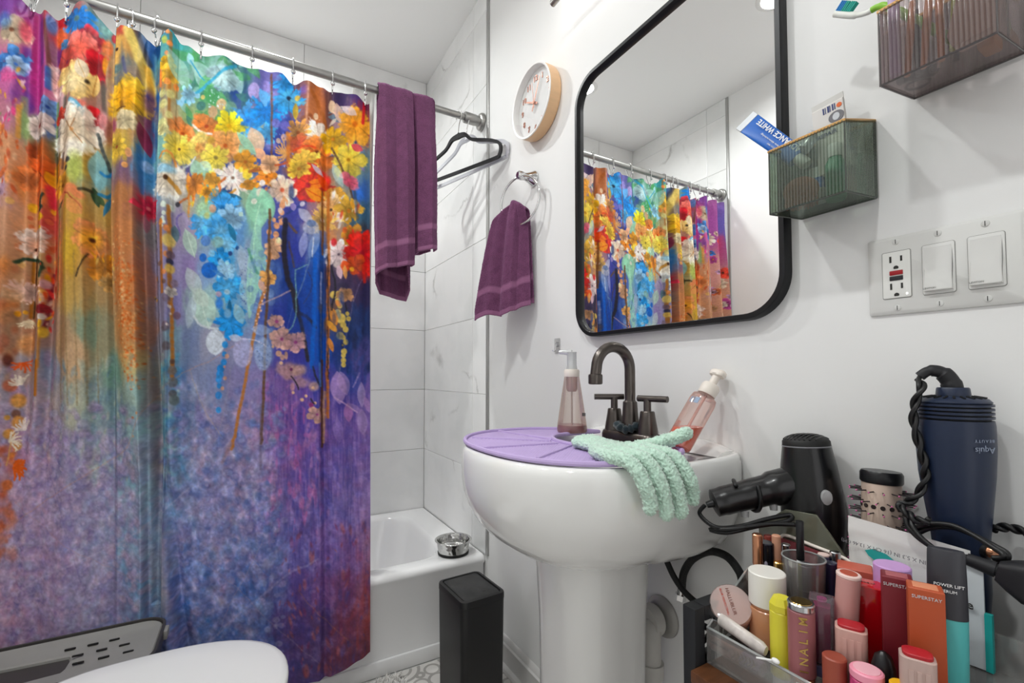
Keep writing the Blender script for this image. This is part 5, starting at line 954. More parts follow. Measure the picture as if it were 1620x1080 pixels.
# --- towel ring with the hand towel
tr = thing('towel_ring', 'chrome towel ring on the wall below the clock', 'towel ring', (W, 1.258, 1.678))
RM = Matrix.Translation(Vector((W - 0.0005, 1.258, 1.678))) @ frame((-1, 0, 0)).to_4x4()
obj('wall_post', xf(lathe([(0.026, 0), (0.0265, 0.003), (0.025, 0.006), (0.021, 0.012), (0.0155, 0.024), (0.0125, 0.034), (0.012, 0.040)], 36), RM), M_CHROME, tr, True)
obj('knuckle', xf(lathe([(0.008, 0.038), (0.0135, 0.042), (0.0145, 0.050), (0.0135, 0.060), (0.009, 0.064)], 32), RM), M_CHROME, tr, True)
EV = Vector((-0.34, 0.9404, 0)); NV = Vector((-0.9404, -0.34, 0)); RC = Vector((0.752, 1.262, 1.596)); RR = 0.080
ringpts = [RC + EV * (RR * math.sin(a)) + Vector((0, 0, 1)) * (RR * math.cos(a)) for a in np.linspace(0, 2 * math.pi, 56, endpoint=False)]
obj('ring', tube(ringpts, 0.0042, 12, closed=True), M_CHROME, tr, True)
ns, nt_ = 120, 200
S, T = np.meshgrid(np.linspace(0, 1, ns), np.linspace(0, 1, nt_))
ft, bt = 0.48, 0.52
tf = np.clip(T / ft, 0, 1); tb = np.clip((T - bt) / (1 - bt), 0, 1); arc = np.clip((T - ft) / (bt - ft), 0, 1) * math.pi
zbot_f = 1.228 + 0.030 * (S - 0.5) + 0.010 * np.sin(S * 8); zbot_b = 1.262 + 0.0 * S; tz_ = 1.590 - 0.10 * np.abs(S - 0.55) ** 1.4
zz = np.where(T < ft, zbot_f + (tz_ - zbot_f) * tf, np.where(T > bt, tz_ - (tz_ - zbot_b) * tb, tz_ + 0.010 * np.sin(arc)))
dn = np.clip((1.58 - zz) / 0.33, 0, 1)
s0 = -0.022 - 0.012 * dn ** 0.8; s1 = 0.080 + 0.085 * dn ** 0.6
sp = s0 + (s1 - s0) * (1 - S)                       # along the ring, left in the photo first
fold = 0.014 * np.sin(S * 10.5 + 0.6) + 0.006 * np.sin(S * 21 + 2)
nn = np.where(T < 0.5, 0.013 + 0.012 * dn + fold * (0.35 + 0.65 * dn), -0.012 - 0.010 * dn + 0.5 * fold)
nn = np.where((T >= ft) & (T <= bt), 0.013 * np.cos(arc) + fold * 0.35, nn)
# the right-hand edge of the towel is doubled back
nn += np.where(T < 0.5, -0.020 * sst(0.74, 0.80, S) * np.clip(dn * 4, 0, 1), 0)
Xh = RC.x + EV.x * sp + NV.x * nn; Yh = RC.y + EV.y * sp + NV.y * nn
vcoord = np.where(T <= 0.5, zz - zbot_f, zz - zbot_b)
single('hand_towel', 'plum purple hand towel hanging through the chrome towel ring', 'towel', towel_mesh(Xh, Yh, zz, S * 0.2, np.maximum(vcoord, 0.0001), 0.0045), M_TERRY, (0.72, 1.3, 1.23), smooth=180)

# ================================================================== CLOTHES HANGERS
def hanger(name, label, hook, d, m, hookm, th=0.0045, half=0.215, wide=0.011, drop=0.0):
    d = Vector((d[0], d[1], 0)).normalized(); base = Vector((hook[0], hook[1], RZ))
    t = thing(name, label, 'hanger', base)
    P = lambda h, z: base + d * h + Vector((0, 0, z))
    hk = [(-0.012, -0.012), (-0.017, 0.004), (-0.010, 0.0135), (0.0, 0.0165), (0.010, 0.0135), (0.0168, 0.003), (0.013, -0.016), (0.004, -0.036), (0.0, -0.055), (0.0, -0.082)]
    # the hook loops round the rod: it lies across the rod
    obj('hook', tube(spline([P(h, z - drop) for h, z in hk], 6), 0.0021, 10), hookm, t, True)
    z0 = -0.085 - drop
    loop = [(0, z0), (0.035, z0 - 0.004), (0.062, z0 - 0.028), (0.085, z0 - 0.040), (0.15, z0 - 0.062), (half - 0.03, z0 - 0.077), (half - 0.006, z0 - 0.093), (half, z0 - 0.114), (half - 0.006, z0 - 0.134), (half - 0.02, z0 - 0.142), (0.1, z0 - 0.143), (0.0, z0 - 0.1432)]
    loop = loop + [(-h, z) for h, z in reversed(loop[1:-1])]
    P3 = [Vector((h, z, 0)) for h, z in loop]
    pts = spline(P3 + [P3[0]], 6)[:-1]
    n = len(pts); rings = []
    for i in range(n):
        tt = (pts[(i + 1) % n] - pts[i - 1]).normalized(); nr = Vector((-tt.y, tt.x, 0)); top = max(0.0, 1 - abs(pts[i].x) / 0.06) if pts[i].y > z0 - 0.05 else 0
        wv = wide * 0.5 * (1 + 0.9 * top)
        a = pts[i] + nr * wv; b2 = pts[i] - nr * wv
        o3 = d.cross(Vector((0, 0, 1))) * th
        rings.append([P(a.x, a.y) + o3 * 0.5, P(a.x, a.y) + o3, P(b2.x, b2.y) + o3, P(b2.x, b2.y) - o3, P(a.x, a.y) - o3, P(a.x, a.y) - o3 * 0.5])
    rings.append(rings[0]); bm_ = loft(rings, False, False, True); bmesh.ops.remove_doubles(bm_, verts=list(bm_.verts), dist=1e-6); bmesh.ops.recalc_face_normals(bm_, faces=list(bm_.faces))
    obj('body', bm_, m, t, True)
    obj('neck', tube([P(0, z0 + 0.014), P(0, z0 - 0.004)], [0.0036, 0.0055], 12), m, t, True)
    return t
M_VELVET = mat('black_velvet', '#151619', 0.95, sheen=0.3, bump=0.15, bscale=600)
hanger('clothes_hanger', 'black velvet clothes hanger hooked on the shower rod', (0.695, RY), (0.385, -0.923), M_VELVET, M_SATIN)
hanger('clothes_hanger', 'clear plastic clothes hanger behind the black one on the rod', (0.730, RY), (0.30, -0.954), acrylic('clear_hanger_plastic', '#e4e6ee', 0.6, 0.15), M_CHROME, th=0.0035, half=0.226, wide=0.013, drop=0.002)

# ================================================================== WALL CLOCK
CK = Vector((W - 0.0005, 1.212, 1.903)); CR_ = 0.113; CD = 0.044
ck = thing('wall_clock', 'round white wall clock with a wooden case and copper numerals', 'clock', CK)
CM = Matrix.Translation(CK) @ frame((-1, 0, 0)).to_4x4()
M_WOOD = mat('pale_wood_veneer', '#e6bd92', 0.45, var=0.05, vscale=14, stretch=(1, 1, 6), bump=0.05, bscale=60)
obj('case', xf(lathe([(CR_ * 0.96, 0.0), (CR_ * 0.985, 0.003), (CR_, 0.008), (CR_, CD - 0.003)], 72, cap=False), CM), M_WOOD, ck, True)
obj('bezel', xf(lathe([(CR_, CD - 0.003), (CR_ + 0.0006, CD), (CR_ - 0.001, CD + 0.001), (CR_ - 0.0055, CD), (CR_ - 0.006, CD - 0.022)], 72, cap=False), CM), mat('white_clock_plastic', '#f2f0ee', 0.35), ck, True)
obj('dial', xf(lathe([(0.0005, CD - 0.0225), (CR_ - 0.0055, CD - 0.0225)], 72, cap=False), CM), mat('clock_face_white', '#e9e9e8', 0.6), ck, True)
M_COPPER = mat('rose_copper', '#c98a74', 0.3, 0.6)
fx = W - CD + 0.0225 - 0.002
for k in range(1, 13):
    a = math.radians(30 * k); c_ = Vector((fx, CK.y - math.sin(a) * 0.080, CK.z + math.cos(a) * 0.080))
    me = text_mesh(str(k), 0.026, 0.0012); me.transform(basis(c_, (0, -1, 0), (0, 0, 1))); obj('numeral', me, M_COPPER, ck, True, 0)
def hand(name, deg, ln, tail, wd_, dx):
    a = math.radians(deg); d_ = Vector((0, -math.sin(a), math.cos(a))); s_ = Vector((0, -math.cos(a), -math.sin(a))); o_ = Vector((fx - dx, CK.y, CK.z)); n_ = Vector((-1, 0, 0)) * 0.0006
    q = [o_ - d_ * tail - s_ * wd_ * 0.6, o_ + d_ * ln - s_ * wd_ * 0.35, o_ + d_ * ln + s_ * wd_ * 0.35, o_ - d_ * tail + s_ * wd_ * 0.6]
    obj(name, loft([[p - n_ for p in q], [p + n_ for p in q]]), M_COPPER, ck, True, 0)
hand('hour_hand', 298, 0.056, 0.018, 0.0055, 0.004); hand('minute_hand', 26, 0.078, 0.026, 0.0045, 0.006); hand('second_hand', 352, 0.070, 0.02, 0.0012, 0.0075)
obj('spindle', tube([(fx + 0.002, CK.y, CK.z), (fx - 0.010, CK.y, CK.z)], 0.005, 20), M_COPPER, ck, True)
obj('cover_glass', xf(lathe([(0.0005, CD - 0.004), (CR_ - 0.006, CD - 0.004)], 72, cap=False), CM), acrylic('clock_glass', '#fdfdfd', 0.0, 0.02, 0.25), ck, True)

# ================================================================== MIRROR
MY0, MY1, MZ0, MZ1 = 0.436, 1.012, 1.130, 1.852
mi = thing('wall_mirror', 'tall wall mirror in a rounded black metal frame above the sink', 'mirror', (W, (MY0 + MY1) / 2, MZ0))
mc = ((MY0 + MY1) / 2, (MZ0 + MZ1) / 2); mw, mh = MY1 - MY0, MZ1 - MZ0
def mring(inset, x): return [(x, p[0], p[1]) for p in rrect(mw - 2 * inset, mh - 2 * inset, 0.078 - inset, 12, mc)]
M_BLK = mat('black_metal', '#17171a', 0.38, 0.3, var=0.2, vscale=40)
rings = [mring(0.0, W - 0.0005), mring(0.0, W - 0.0205), mring(0.0012, W - 0.022), mring(0.0098, W - 0.022), mring(0.011, W - 0.0205), mring(0.011, W - 0.0085)]
b = loft(rings, False, False, True); bmesh.ops.recalc_face_normals(b, faces=list(b.faces)); obj('frame', b, M_BLK, mi, True)
M_MIRR = mat('mirror_silver', (0.93, 0.935, 0.93), 0.0, 1.0)
b = loft([mring(0.0105, W - 0.0005), mring(0.0105, W - 0.0095)]); obj('glass', b, M_MIRR, mi, True, 20)
s = sphere(at(1230, 354, x=W - 0.004), 0.004, 14, 8); single('wall_pin', 'tiny chrome wall pin beside the lower right mirror edge', 'pin', s, M_CHROME, at(1230, 354, x=W - 0.004))

# ================================================================== ADHESIVE HOOK
p = at(882, 547, x=W)
ah = thing('adhesive_hook', 'clear adhesive wall hook with a small metal hook', 'hook', p)
obj('backing', xf(prism(rrect(0.030, 0.046, 0.004), 'z', 0, 0.0012), basis((p.x - 0.0003, p.y, p.z), (0, -1, 0), (0, 0, 1))), acrylic('clear_tape', '#fcfcfc', 0.10, 0.1, 1.0, 1.0), ah, True)
obj('disc', xf(lathe([(0.008, 0.001), (0.0085, 0.003), (0.006, 0.0045), (0.002, 0.005)], 24), basis((p.x, p.y, p.z + 0.004), (0, -1, 0), (0, 0, 1))), acrylic('clear_dome', '#f6f7f8', 0.12, 0.05, 1.0, 1.0), ah, True)
obj('hook', tube(spline([(p.x - 0.004, p.y, p.z + 0.006), (p.x - 0.0065, p.y, p.z - 0.004), (p.x - 0.008, p.y, p.z - 0.014), (p.x - 0.013, p.y + 0.001, p.z - 0.018), (p.x - 0.018, p.y + 0.002, p.z - 0.013)], 6), 0.0012, 8), M_CHROME, ah, True)

# ================================================================== SWITCH PLATE
PYC, PZC = 0.243, 1.1725
sp_ = thing('switch_plate', 'white three-gang wall plate with an outlet and two rocker switches', 'wall plate', (W, PYC, PZC))
M_PLATE = mat('white_plate_plastic', '#d9d9d6', 0.4)
def pm(y, z, x=0.0): return basis((W - x, y, z), (0, -1, 0), (0, 0, 1))
b = xf(loft([[(q[0], q[1], 0.0004) for q in rrect(0.163, 0.113, 0.003, 4)], [(q[0], q[1], 0.003) for q in rrect(0.162, 0.112, 0.003, 4)], [(q[0], q[1], 0.0055) for q in rrect(0.154, 0.104, 0.003, 4)]]), pm(PYC, PZC))
obj('plate', b, M_PLATE, sp_, True)
M_DARK = mat('dark_slot', '#2a2926', 0.6); M_GAP = mat('plate_gap_shadow', '#8d8d8a', 0.7)
M_SCREW = mat('painted_screw', '#d2d2cf', 0.35)
for g in (-1, 0, 1):
    yc = PYC - 0.046 * g
    for zz_ in (0.0475, -0.0475):
        sc = obj('screw', xf(lathe([(0.0042, 0.0054), (0.0040, 0.0064), (0.002, 0.007)], 18), pm(yc, PZC + zz_)), M_SCREW, sp_, True)
        obj('slot', xf(box((-0.0004, -0.003, 0.0066), (0.0004, 0.003, 0.0071)), pm(yc, PZC + zz_)), M_DARK, sc, True)
yc = PYC + 0.046
ou = obj('outlet', xf(prism(rrect(0.0325, 0.0665, 0.002), 'z', 0.004, 0.0070, 0.0006), pm(yc, PZC)), mat('outlet_plastic', '#e4e4e0', 0.35), sp_, True)
obj('gap', xf(prism(rrect(0.0342, 0.0682, 0.0025), 'z', 0.004, 0.0058), pm(yc, PZC)), M_GAP, ou, True)
for dz in (0.0215, -0.0175):
    for dx_, hh in ((-0.0063, 0.0045), (0.0063, 0.0038)): obj('blade_slot', xf(box((dx_ - 0.0012, dz - hh + 0.001, 0.0066), (dx_ + 0.0012, dz + hh + 0.001, 0.0074)), pm(yc, PZC)), M_DARK, ou, True)
    b = xf(prism([(0.0030 * math.cos(a), 0.0030 * math.sin(a) if math.sin(a) > -0.5 else -0.0016) for a in np.linspace(0, 2 * math.pi, 20, endpoint=False)], 'z', 0.0066, 0.0074), pm(yc, PZC) @ Matrix.Translation((0, dz - 0.0115, 0))); obj('ground_hole', b, M_DARK, ou, True)
obj('reset_button', xf(box((-0.0078, -0.0005, 0.006), (0.0078, 0.0060, 0.0082), 0.0008), pm(yc, PZC)), mat('red_button', '#a5121d', 0.35), ou, True)
obj('test_button', xf(box((-0.0078, -0.0082, 0.006), (0.0078, -0.0018, 0.0082), 0.0008), pm(yc, PZC)), mat('black_button', '#23252a', 0.35), ou, True)
obj('indicator', xf(lathe([(0.0012, 0.0066), (0.0012, 0.0074)], 12), pm(yc, PZC) @ Matrix.Translation((0.0118, -0.0285, 0))), mat('lit_indicator', (1, 1, 1), 0.3, emit=2.5), ou, True)
for g in (0, 1):
    yc = PYC - 0.046 * g
    rk = obj('rocker_frame', xf(prism(rrect(0.0335, 0.0675, 0.0025), 'z', 0.004, 0.0072, 0.0006), pm(yc, PZC)), mat('rocker_plastic', '#dededb', 0.35), sp_, True)
    obj('gap', xf(prism(rrect(0.0348, 0.0688, 0.003), 'z', 0.004, 0.0058), pm(yc, PZC)), M_GAP, rk, True)
    b = prism([(-0.030, 0.0065), (0.030, 0.0065), (0.030, 0.0075), (0.002, 0.0072), (-0.0285, 0.0128), (-0.030, 0.0122)], 'y', -0.0145, 0.0145, 0.0004, 1)
    b = xf(b, pm(yc, PZC) @ Matrix(((0, 1, 0, 0), (1, 0, 0, 0), (0, 0, 1, 0), (0, 0, 0, 1)))); bmesh.ops.recalc_face_normals(b, faces=list(b.faces))
    obj('rocker', b, mat('rocker_plastic', '#dededb', 0.35), rk, True)
    me = text_mesh('LEVITON', 0.0034, 0.0001); me.transform(pm(yc, PZC) @ Matrix.Translation((-0.008, -0.0262, 0.0128)) @ Matrix.Rotation(math.radians(-10), 4, 'X')); obj('lettering', me, M_GAP, rk, True, 0)

# ================================================================== RIBBED WALL BASKETS
def basket(name, label, y0, y1, xf_, zf0, zf1, zb0, zb1, tint, rimcol, dens, xb=W - 0.0035):
    t = thing(name, label, 'basket', (xb, (y0 + y1) / 2, zb0))
    m = acrylic(name + '_acrylic', tint, dens, 0.08); me_ = mat(name + '_edge', [c * 0.16 for c in rgb(tint)], 0.25); mb_ = acrylic(name + '_base', tint, 0.04, 0.10, 0.5, 1.0)
    def panel(nm, A, B, A1, B1, nrm, nr):
        """ribbed sheet from bottom edge A-B to top edge A1-B1"""
        A, B, A1, B1, nrm = map(Vector, (A, B, A1, B1, nrm)); v = []; f = []; n = nr * 6
        for i in range(n + 1):
            u = i / n; d_ = nrm * (0.0006 + 0.0018 * abs(math.sin(math.pi * u * nr)))
            lo_, hi_ = A.lerp(B, u), A1.lerp(B1, u); v += [lo_ + d_, hi_ + d_, hi_ - nrm * 0.0008, lo_ - nrm * 0.0008]
        for i in range(n):
            a = 4 * i
            for k in range(4): f.append((a + k, a + (k + 1) % 4, a + 4 + (k + 1) % 4, a + 4 + k))
        f += [(0, 1, 2, 3), (4 * n + 3, 4 * n + 2, 4 * n + 1, 4 * n)]
        b = pd(v, f); bmesh.ops.recalc_face_normals(b, faces=list(b.faces)); obj(nm, b, m, t, True, 60)
    FL, FR, BL, BR = (xf_, y1, zf0), (xf_, y0, zf0), (xb, y1, zb0), (xb, y0, zb0); FLt, FRt, BLt, BRt = (xf_, y1, zf1), (xf_, y0, zf1), (xb, y1, zb1), (xb, y0, zb1)
    panel('front_panel', FL, FR, FLt, FRt, (-1, 0, 0), 24); panel('side_panel', FR, BR, FRt, BRt, (0, -1, 0), 20); panel('side_panel', BL, FL, BLt, FLt, (0, 1, 0), 20); panel('back_panel', BL, BR, BLt, BRt, (1, 0, 0), 24)
    obj('bottom_panel', loft([[Vector(q) for q in (FL, FR, BR, BL)], [Vector(q) + Vector((0, 0, 0.002)) for q in (FL, FR, BR, BL)]]), mb_, t, True)
    c0 = [Vector(q) for q in (FL, FR, BR, BL)]; obj('bottom_edge', tube([c0[0], c0[1], c0[2], c0[3]], 0.0013, 6, closed=True), me_, t, True)
    for q, q1 in ((FL, FLt), (FR, FRt), (BR, BRt), (BL, BLt)): obj('corner_edge', tube([q, q1], 0.0009, 6), me_, t, True)
    c1 = [Vector(q) for q in (FLt, FRt, BRt, BLt)]; obj('rim', tube([c1[0], c1[0].lerp(c1[1], 0.5), c1[1], c1[1].lerp(c1[2], 0.5), c1[2], c1[2].lerp(c1[3], 0.5), c1[3], c1[3].lerp(c1[0], 0.5)], 0.0026, 6, closed=True), mat('brass_rim', rimcol, 0.35, 0.4), t, True)
    return t
basket('ribbed_wall_basket', 'smoky green ribbed wall basket overlapping the mirror frame, holding toothpaste', 0.311, 0.4175, 0.711, 1.2835, 1.384, 1.2915, 1.4085, '#d3dbd2', '#d9a866', 0.05)
basket('ribbed_basket', 'smoky lilac ribbed wall basket of makeup brushes at the top right corner', 0.1575, 0.264, 0.700, 1.4025, 1.500, 1.4165, 1.530, '#e8e2e2', '#c99a2e', 0.05)
M_W = mat('white_print', '#f2f2f2', 0.5); M_NAVY = mat('navy_print', '#1f2f6e', 0.5)
# toothpaste tube leaning out of the green basket: crimped end up and out
def flat_tube(name, label, cat, base, tip, wdir, w0, w1, th0, m, endm, crimp=0.014, capm=None):
    base, tip, wdir = Vector(base), Vector(tip), Vector(wdir).normalized(); ax = (tip - base); L_ = ax.length; ax.normalize(); wdir = (wdir - ax * wdir.dot(ax)).normalized(); nd = ax.cross(wdir)
    M = Matrix.Translation(base) @ Matrix((wdir, nd, ax)).transposed().to_4x4()
    t = thing(name, label, cat, base, M.to_3x3()); rings = []
    for k in np.linspace(0, 1, 14):
        w_ = w0 + (w1 - w0) * k; h_ = th0 * (1 - k) ** 0.8 + 0.0012
        rings.append([(0.5 * w_ * math.cos(a), 0.5 * h_ * math.sin(a) * (abs(math.sin(a)) ** -0.25 if abs(math.sin(a)) > 1e-3 else 1), (L_ - crimp) * k) for a in np.linspace(0, 2 * math.pi, 28, endpoint=False)])
    obj('body', loft(rings), m, t); obj('crimped_end', box((-w1 / 2, -0.0011, L_ - crimp - 0.001), (w1 / 2, 0.0011, L_), 0.0005, 1), endm, t)
    if capm: obj('cap', lathe([(w0 * 0.28, 0.0), (w0 * 0.30, -0.004), (w0 * 0.30, -0.018), (w0 * 0.24, -0.021)], 24), capm, t)
    return t, nd
tp0 = at(1262, 250, x=0.752); tp1 = at(1178, 190, x=0.748)
tt, nd = flat_tube('toothpaste_tube', 'blue toothpaste tube with a silver crimped end leaning out of the green basket', 'toothpaste', tp0, tp1, (0.1, 0.35, 1), 0.030, 0.036, 0.016, mat('blue_tube_plastic', '#1263bf', 0.35), mat('silver_crimp', '#b9bcc0', 0.35, 0.7), 0.012, mat('white_cap', '#e8e8e8', 0.4))
LT = (tp1 - tp0).length; sgn = 1 if (MW[tt].to_3x3() @ Vector((0, 1, 0))).x < 0 else -1
def on_tube(zz_, xx_): return basis((xx_, sgn * 0.0082, zz_), (0, 0, 1), (sgn, 0, 0))
lettering('ADVANCE WHITE', 0.0125, M_W, tt, on_tube(LT * 0.40, -0.0085 * sgn), bold=True)
lettering('tartar defense technology', 0.0042, M_W, tt, on_tube(LT * 0.44, 0.004 * sgn)); lettering('COOL MINT', 0.0032, M_W, tt, on_tube(LT * 0.36, 0.0095 * sgn))
# small clear cap, REPAIR sachet, orange brush and a bottle inside the green basket
b = box((-0.010, -0.006, 0), (0.010, 0.006, 0.030), 0.003); single('frosted_lid_piece', 'small frosted clear cap sticking out beside the blue toothpaste tube', 'cap', xf(b, Matrix.Translation(at(1270, 238, x=0.742)) @ Euler((0.5, 0.35, 0.3)).to_matrix().to_4x4()), acrylic('frosted_cap', '#e6eaf2', 0.35, 0.2), at(1270, 238, x=0.742))
q0 = at(1318, 240, x=0.770); q1 = at(1308, 158, x=0.774)
sa = thing('sachet', 'white REPAIR sachet with an orange dot standing in the green basket', 'sachet', q0)
ax = (q1 - q0).normalized(); wd_ = Vector((0.05, -1, 0.36)); wd_ = (wd_ - ax * wd_.dot(ax)).normalized(); SM = Matrix.Translation(q0) @ Matrix((wd_, ax.cross(wd_) * -1, ax)).transposed().to_4x4(); hL = (q1 - q0).length
SMn = basis(q0, wd_, ax)          # x across, y up, z towards the room
fl = loft([[(-0.0215, -0.03, -0.002), (0.0215, -0.03, -0.002), (0.0215, -0.03, 0.002), (-0.0215, -0.03, 0.002)], [(-0.0215, hL - 0.012, -0.0035), (0.0215, hL - 0.012, -0.0035), (0.0215, hL - 0.012, 0.0035), (-0.0215, hL - 0.012, 0.0035)], [(-0.0218, hL - 0.009, -0.0006), (0.0218, hL - 0.009, -0.0006), (0.0218, hL - 0.009, 0.0006), (-0.0218, hL - 0.009, 0.0006)]])
obj('pouch', xf(fl, SMn), mat('white_sachet', '#d8d4d0', 0.4), sa, True)
obj('seal', xf(box((-0.0222, hL - 0.010, -0.0008), (0.0222, hL, 0.0008)), SMn), mat('sachet_seal', '#c9c7c3', 0.35), sa, True)
def sal(s_, sz, x_, y_, bold=True):
    me = text_mesh(s_, sz, 0.0002, bold); me.transform(SMn @ Matrix.Translation((x_, y_, 0.0038))); obj('lettering', me, M_NAVY, sa, True, 0)
sal('REPAIR', 0.0088, -0.004, 0.030); sal('fast relief', 0.003, -0.004, 0.038, False)
for k, w_ in enumerate((0.002, 0.001, 0.0025, 0.001, 0.002, 0.0012)): obj('bar_mark', xf(box((-0.006 + k * 0.0032, hL - 0.024, 0.0034), (-0.006 + k * 0.0032 + w_, hL - 0.014, 0.0040)), SMn), M_NAVY, sa, True)
obj('round_mark', xf(lathe([(0.0036, 0.0034), (0.0036, 0.0041)], 20), SMn @ Matrix.Translation((0.0165, hL - 0.020, 0))), mat('orange_print', '#e0641c', 0.5), sa, True)
obj('oval_picture', xf(lathe([(0.0105, 0.0033), (0.0105, 0.0039)], 28, sx=1.0, sy=0.85), SMn @ Matrix.Translation((0.011, hL - 0.036, 0))), mat('grey_print', '#6d6b70', 0.5), sa, True)
obj('tooth_picture', xf(lathe([(0.006, 0.0038), (0.006, 0.0042)], 24, sx=0.8, sy=1.0), SMn @ Matrix.Translation((0.011, hL - 0.036, 0))), mat('pale_print', '#c9ccd0', 0.5), sa, True)
ob = thing('orange_brush', 'orange palm brush lying in the bottom of the green basket', 'brush', (0.745, 0.390, 1.289))
M_ORG = mat('orange_rubber', '#d4714a', 0.5)
obj('back', sphere((0.745, 0.388, 1.318), 0.026, 24, 14, (0.9, 0.95, 0.8)), M_ORG, ob, True)
b = new()
for i in range(60):
    a = i * 2.4; r_ = 0.003 * math.sqrt(i); box((0.745 + r_ * math.cos(a) - 0.0008, 0.388 + r_ * math.sin(a) - 0.0008, 1.2935), (0.745 + r_ * math.cos(a) + 0.0008, 0.388 + r_ * math.sin(a) + 0.0008, 1.318), bm=b)
o = obj('bristles', b, M_ORG, ob, True, 0); o['kind'] = 'stuff'
gb = thing('mint_bottle', 'small green bottle with a white cap standing in the green basket', 'bottle', (0.765, 0.348, 1.2935))
obj('body', lathe([(0.012, 0), (0.0135, 0.003), (0.0135, 0.055), (0.009, 0.064), (0.008, 0.068)], 28), mat('green_bottle', '#3f9c77', 0.3), gb); obj('cap', lathe([(0.0095, 0.066), (0.0095, 0.084), (0.008, 0.086)], 24), mat('white_cap', '#e8e8e8', 0.4), gb)
bb = thing('blue_floss_box', 'blue and white floss box standing in the middle of the green basket', 'box', (0.775, 0.378, 1.3))
obj('body', box((-0.008, -0.010, 0), (0.008, 0.010, 0.058), 0.003), mat('white_box_plastic', '#dfe3e8', 0.4), bb); obj('band', box((-0.0083, -0.0103, 0.02), (0.0083, 0.0103, 0.042), 0.003), mat('blue_tube_plastic', '#1263bf', 0.35), bb)
# ---- what the lilac basket holds
tb0 = at(1398, 10, x=0.735); tb1 = at(1321, 22, x=0.735)
tbv = (tb1 - tb0)
tbr = thing('toothbrush', 'green and white toothbrush with blue bristles sticking out of the lilac basket', 'toothbrush', tb0)
L3 = [tb0 - tbv * 1.1 + Vector((0.02, 0, -0.05)), tb0 - tbv * 0.5 + Vector((0.008, 0, -0.02)), tb0, tb0 + tbv * 0.35 + Vector((0, 0, -0.006)), tb0 + tbv * 0.6 + Vector((0, 0, -0.0065)), tb1]
L3s = spline(L3, 8)
obj('handle', tube(L3s[:22], [0.0055] * 14 + [0.005] * 4 + [0.0042] * 4, 14), mat('lime_handle', '#8cc63f', 0.35), tbr, True)
obj('neck', tube(L3s[21:], [0.0038, 0.0036, 0.0034, 0.0032] + [0.0033] * 6 + [0.0045] * (len(L3s) - 31), 14), mat('white_handle', '#e9ebe4', 0.35), tbr, True)
hd = (tb1 - L3s[-9]).normalized(); up_ = Vector((0, 0, 1)); up_ = (up_ - hd * up_.dot(hd)).normalized(); sd = hd.cross(up_)
for r_ in range(8):
    for c_ in (-1, 0, 1):
        p_ = tb1 - hd * (0.0015 + r_ * 0.0029) + sd * (c_ * 0.0028) + up_ * 0.003
        obj('bristle_tuft', tube([p_, p_ + up_ * 0.0125 - hd * (0.001 + 0.0012 * (r_ > 4))], 0.0013, 6), mat('blue_bristles' if r_ < 3 else 'teal_bristles', '#1d7fc4' if r_ < 3 else '#2aa89a', 0.6), tbr, True)
def brush(name, label, p0, p1, r, hm, fm, tm):
    p0, p1 = Vector(p0), Vector(p1); a = p1 - p0; t = thing(name, label, 'makeup brush', p0)
    obj('handle', tube([p0, p0 + a * 0.3, p0 + a * 0.62], [r * 0.7, r, r * 0.75], 12), hm, t, True); obj('ferrule', tube([p0 + a * 0.60, p0 + a * 0.80], [r * 0.8, r * 1.05], 12), fm, t, True)
    obj('bristles', tube([p0 + a * 0.79, p0 + a * 0.9, p1], [r * 1.0, r * 1.4, r * 0.5], 12), tm, t, True)
M_ORH = mat('copper_handle', '#c9824a', 0.35); M_FER = mat('silver_ferrule', '#c9c9c9', 0.25, 1.0); M_TUFT = mat('dark_tuft', '#3a2a24', 0.9); M_BLKP = mat('black_plastic', '#17171a', 0.3)
for k, (y_, x_, h_, hm, tl, lb) in enumerate(((0.246, 0.728, 0.16, M_ORH, 0.01, 'copper handled makeup brush nearest the toothbrush'), (0.238, 0.740, 0.15, M_BLKP, -0.006, 'black handled makeup brush behind the copper ones'), (0.229, 0.726, 0.17, M_ORH, 0.012, 'second copper handled makeup brush in the lilac basket'), (0.220, 0.745, 0.15, M_FER, 0.004, 'silver handled makeup brush in the lilac basket'), (0.212, 0.728, 0.16, M_ORH, -0.004, 'third copper handled makeup brush in the lilac basket'), (0.203, 0.742, 0.17, M_BLKP, 0.008, 'black makeup brush beside the lime pen'))):
    brush('makeup_brush', lb, (x_, y_, 1.414), (x_ + 0.008, y_ - tl, 1.414 + h_), 0.0045, hm, M_FER, M_TUFT)
single('lime_pen', 'lime green pencil standing in the lilac basket', 'pencil', tube([(0.722, 0.198, 1.418), (0.730, 0.190, 1.60)], [0.0055, 0.0055], 12), mat('lime_plastic', '#b7cf2e', 0.35), (0.722, 0.198, 1.418))
single('lilac_tube', 'pale lilac tube standing at the near left of the lilac basket', 'tube', tube([(0.718, 0.2545, 1.416), (0.718, 0.2545, 1.52)], [0.006, 0.006], 16), mat('lilac_plastic', '#b9a5cc', 0.35), (0.718, 0.2545, 1.416))
b = prism([(0.160 + 0.002, 1.4165), (0.196, 1.412), (0.203, 1.43), (0.192, 1.478), (0.166, 1.484)], 'x', 0.708, 0.732, 0.005); single('cream_pouch', 'cream soft pouch at the bottom right of the lilac basket', 'pouch', b, mat('cream_cloth', '#d6c2b0', 0.8, bump=0.1), (0.72, 0.18, 1.412))
hc = thing('hair_clip', 'black claw hair clip with a ring lying on the bottom of the lilac basket', 'hair clip', (0.752, 0.247, 1.4165))
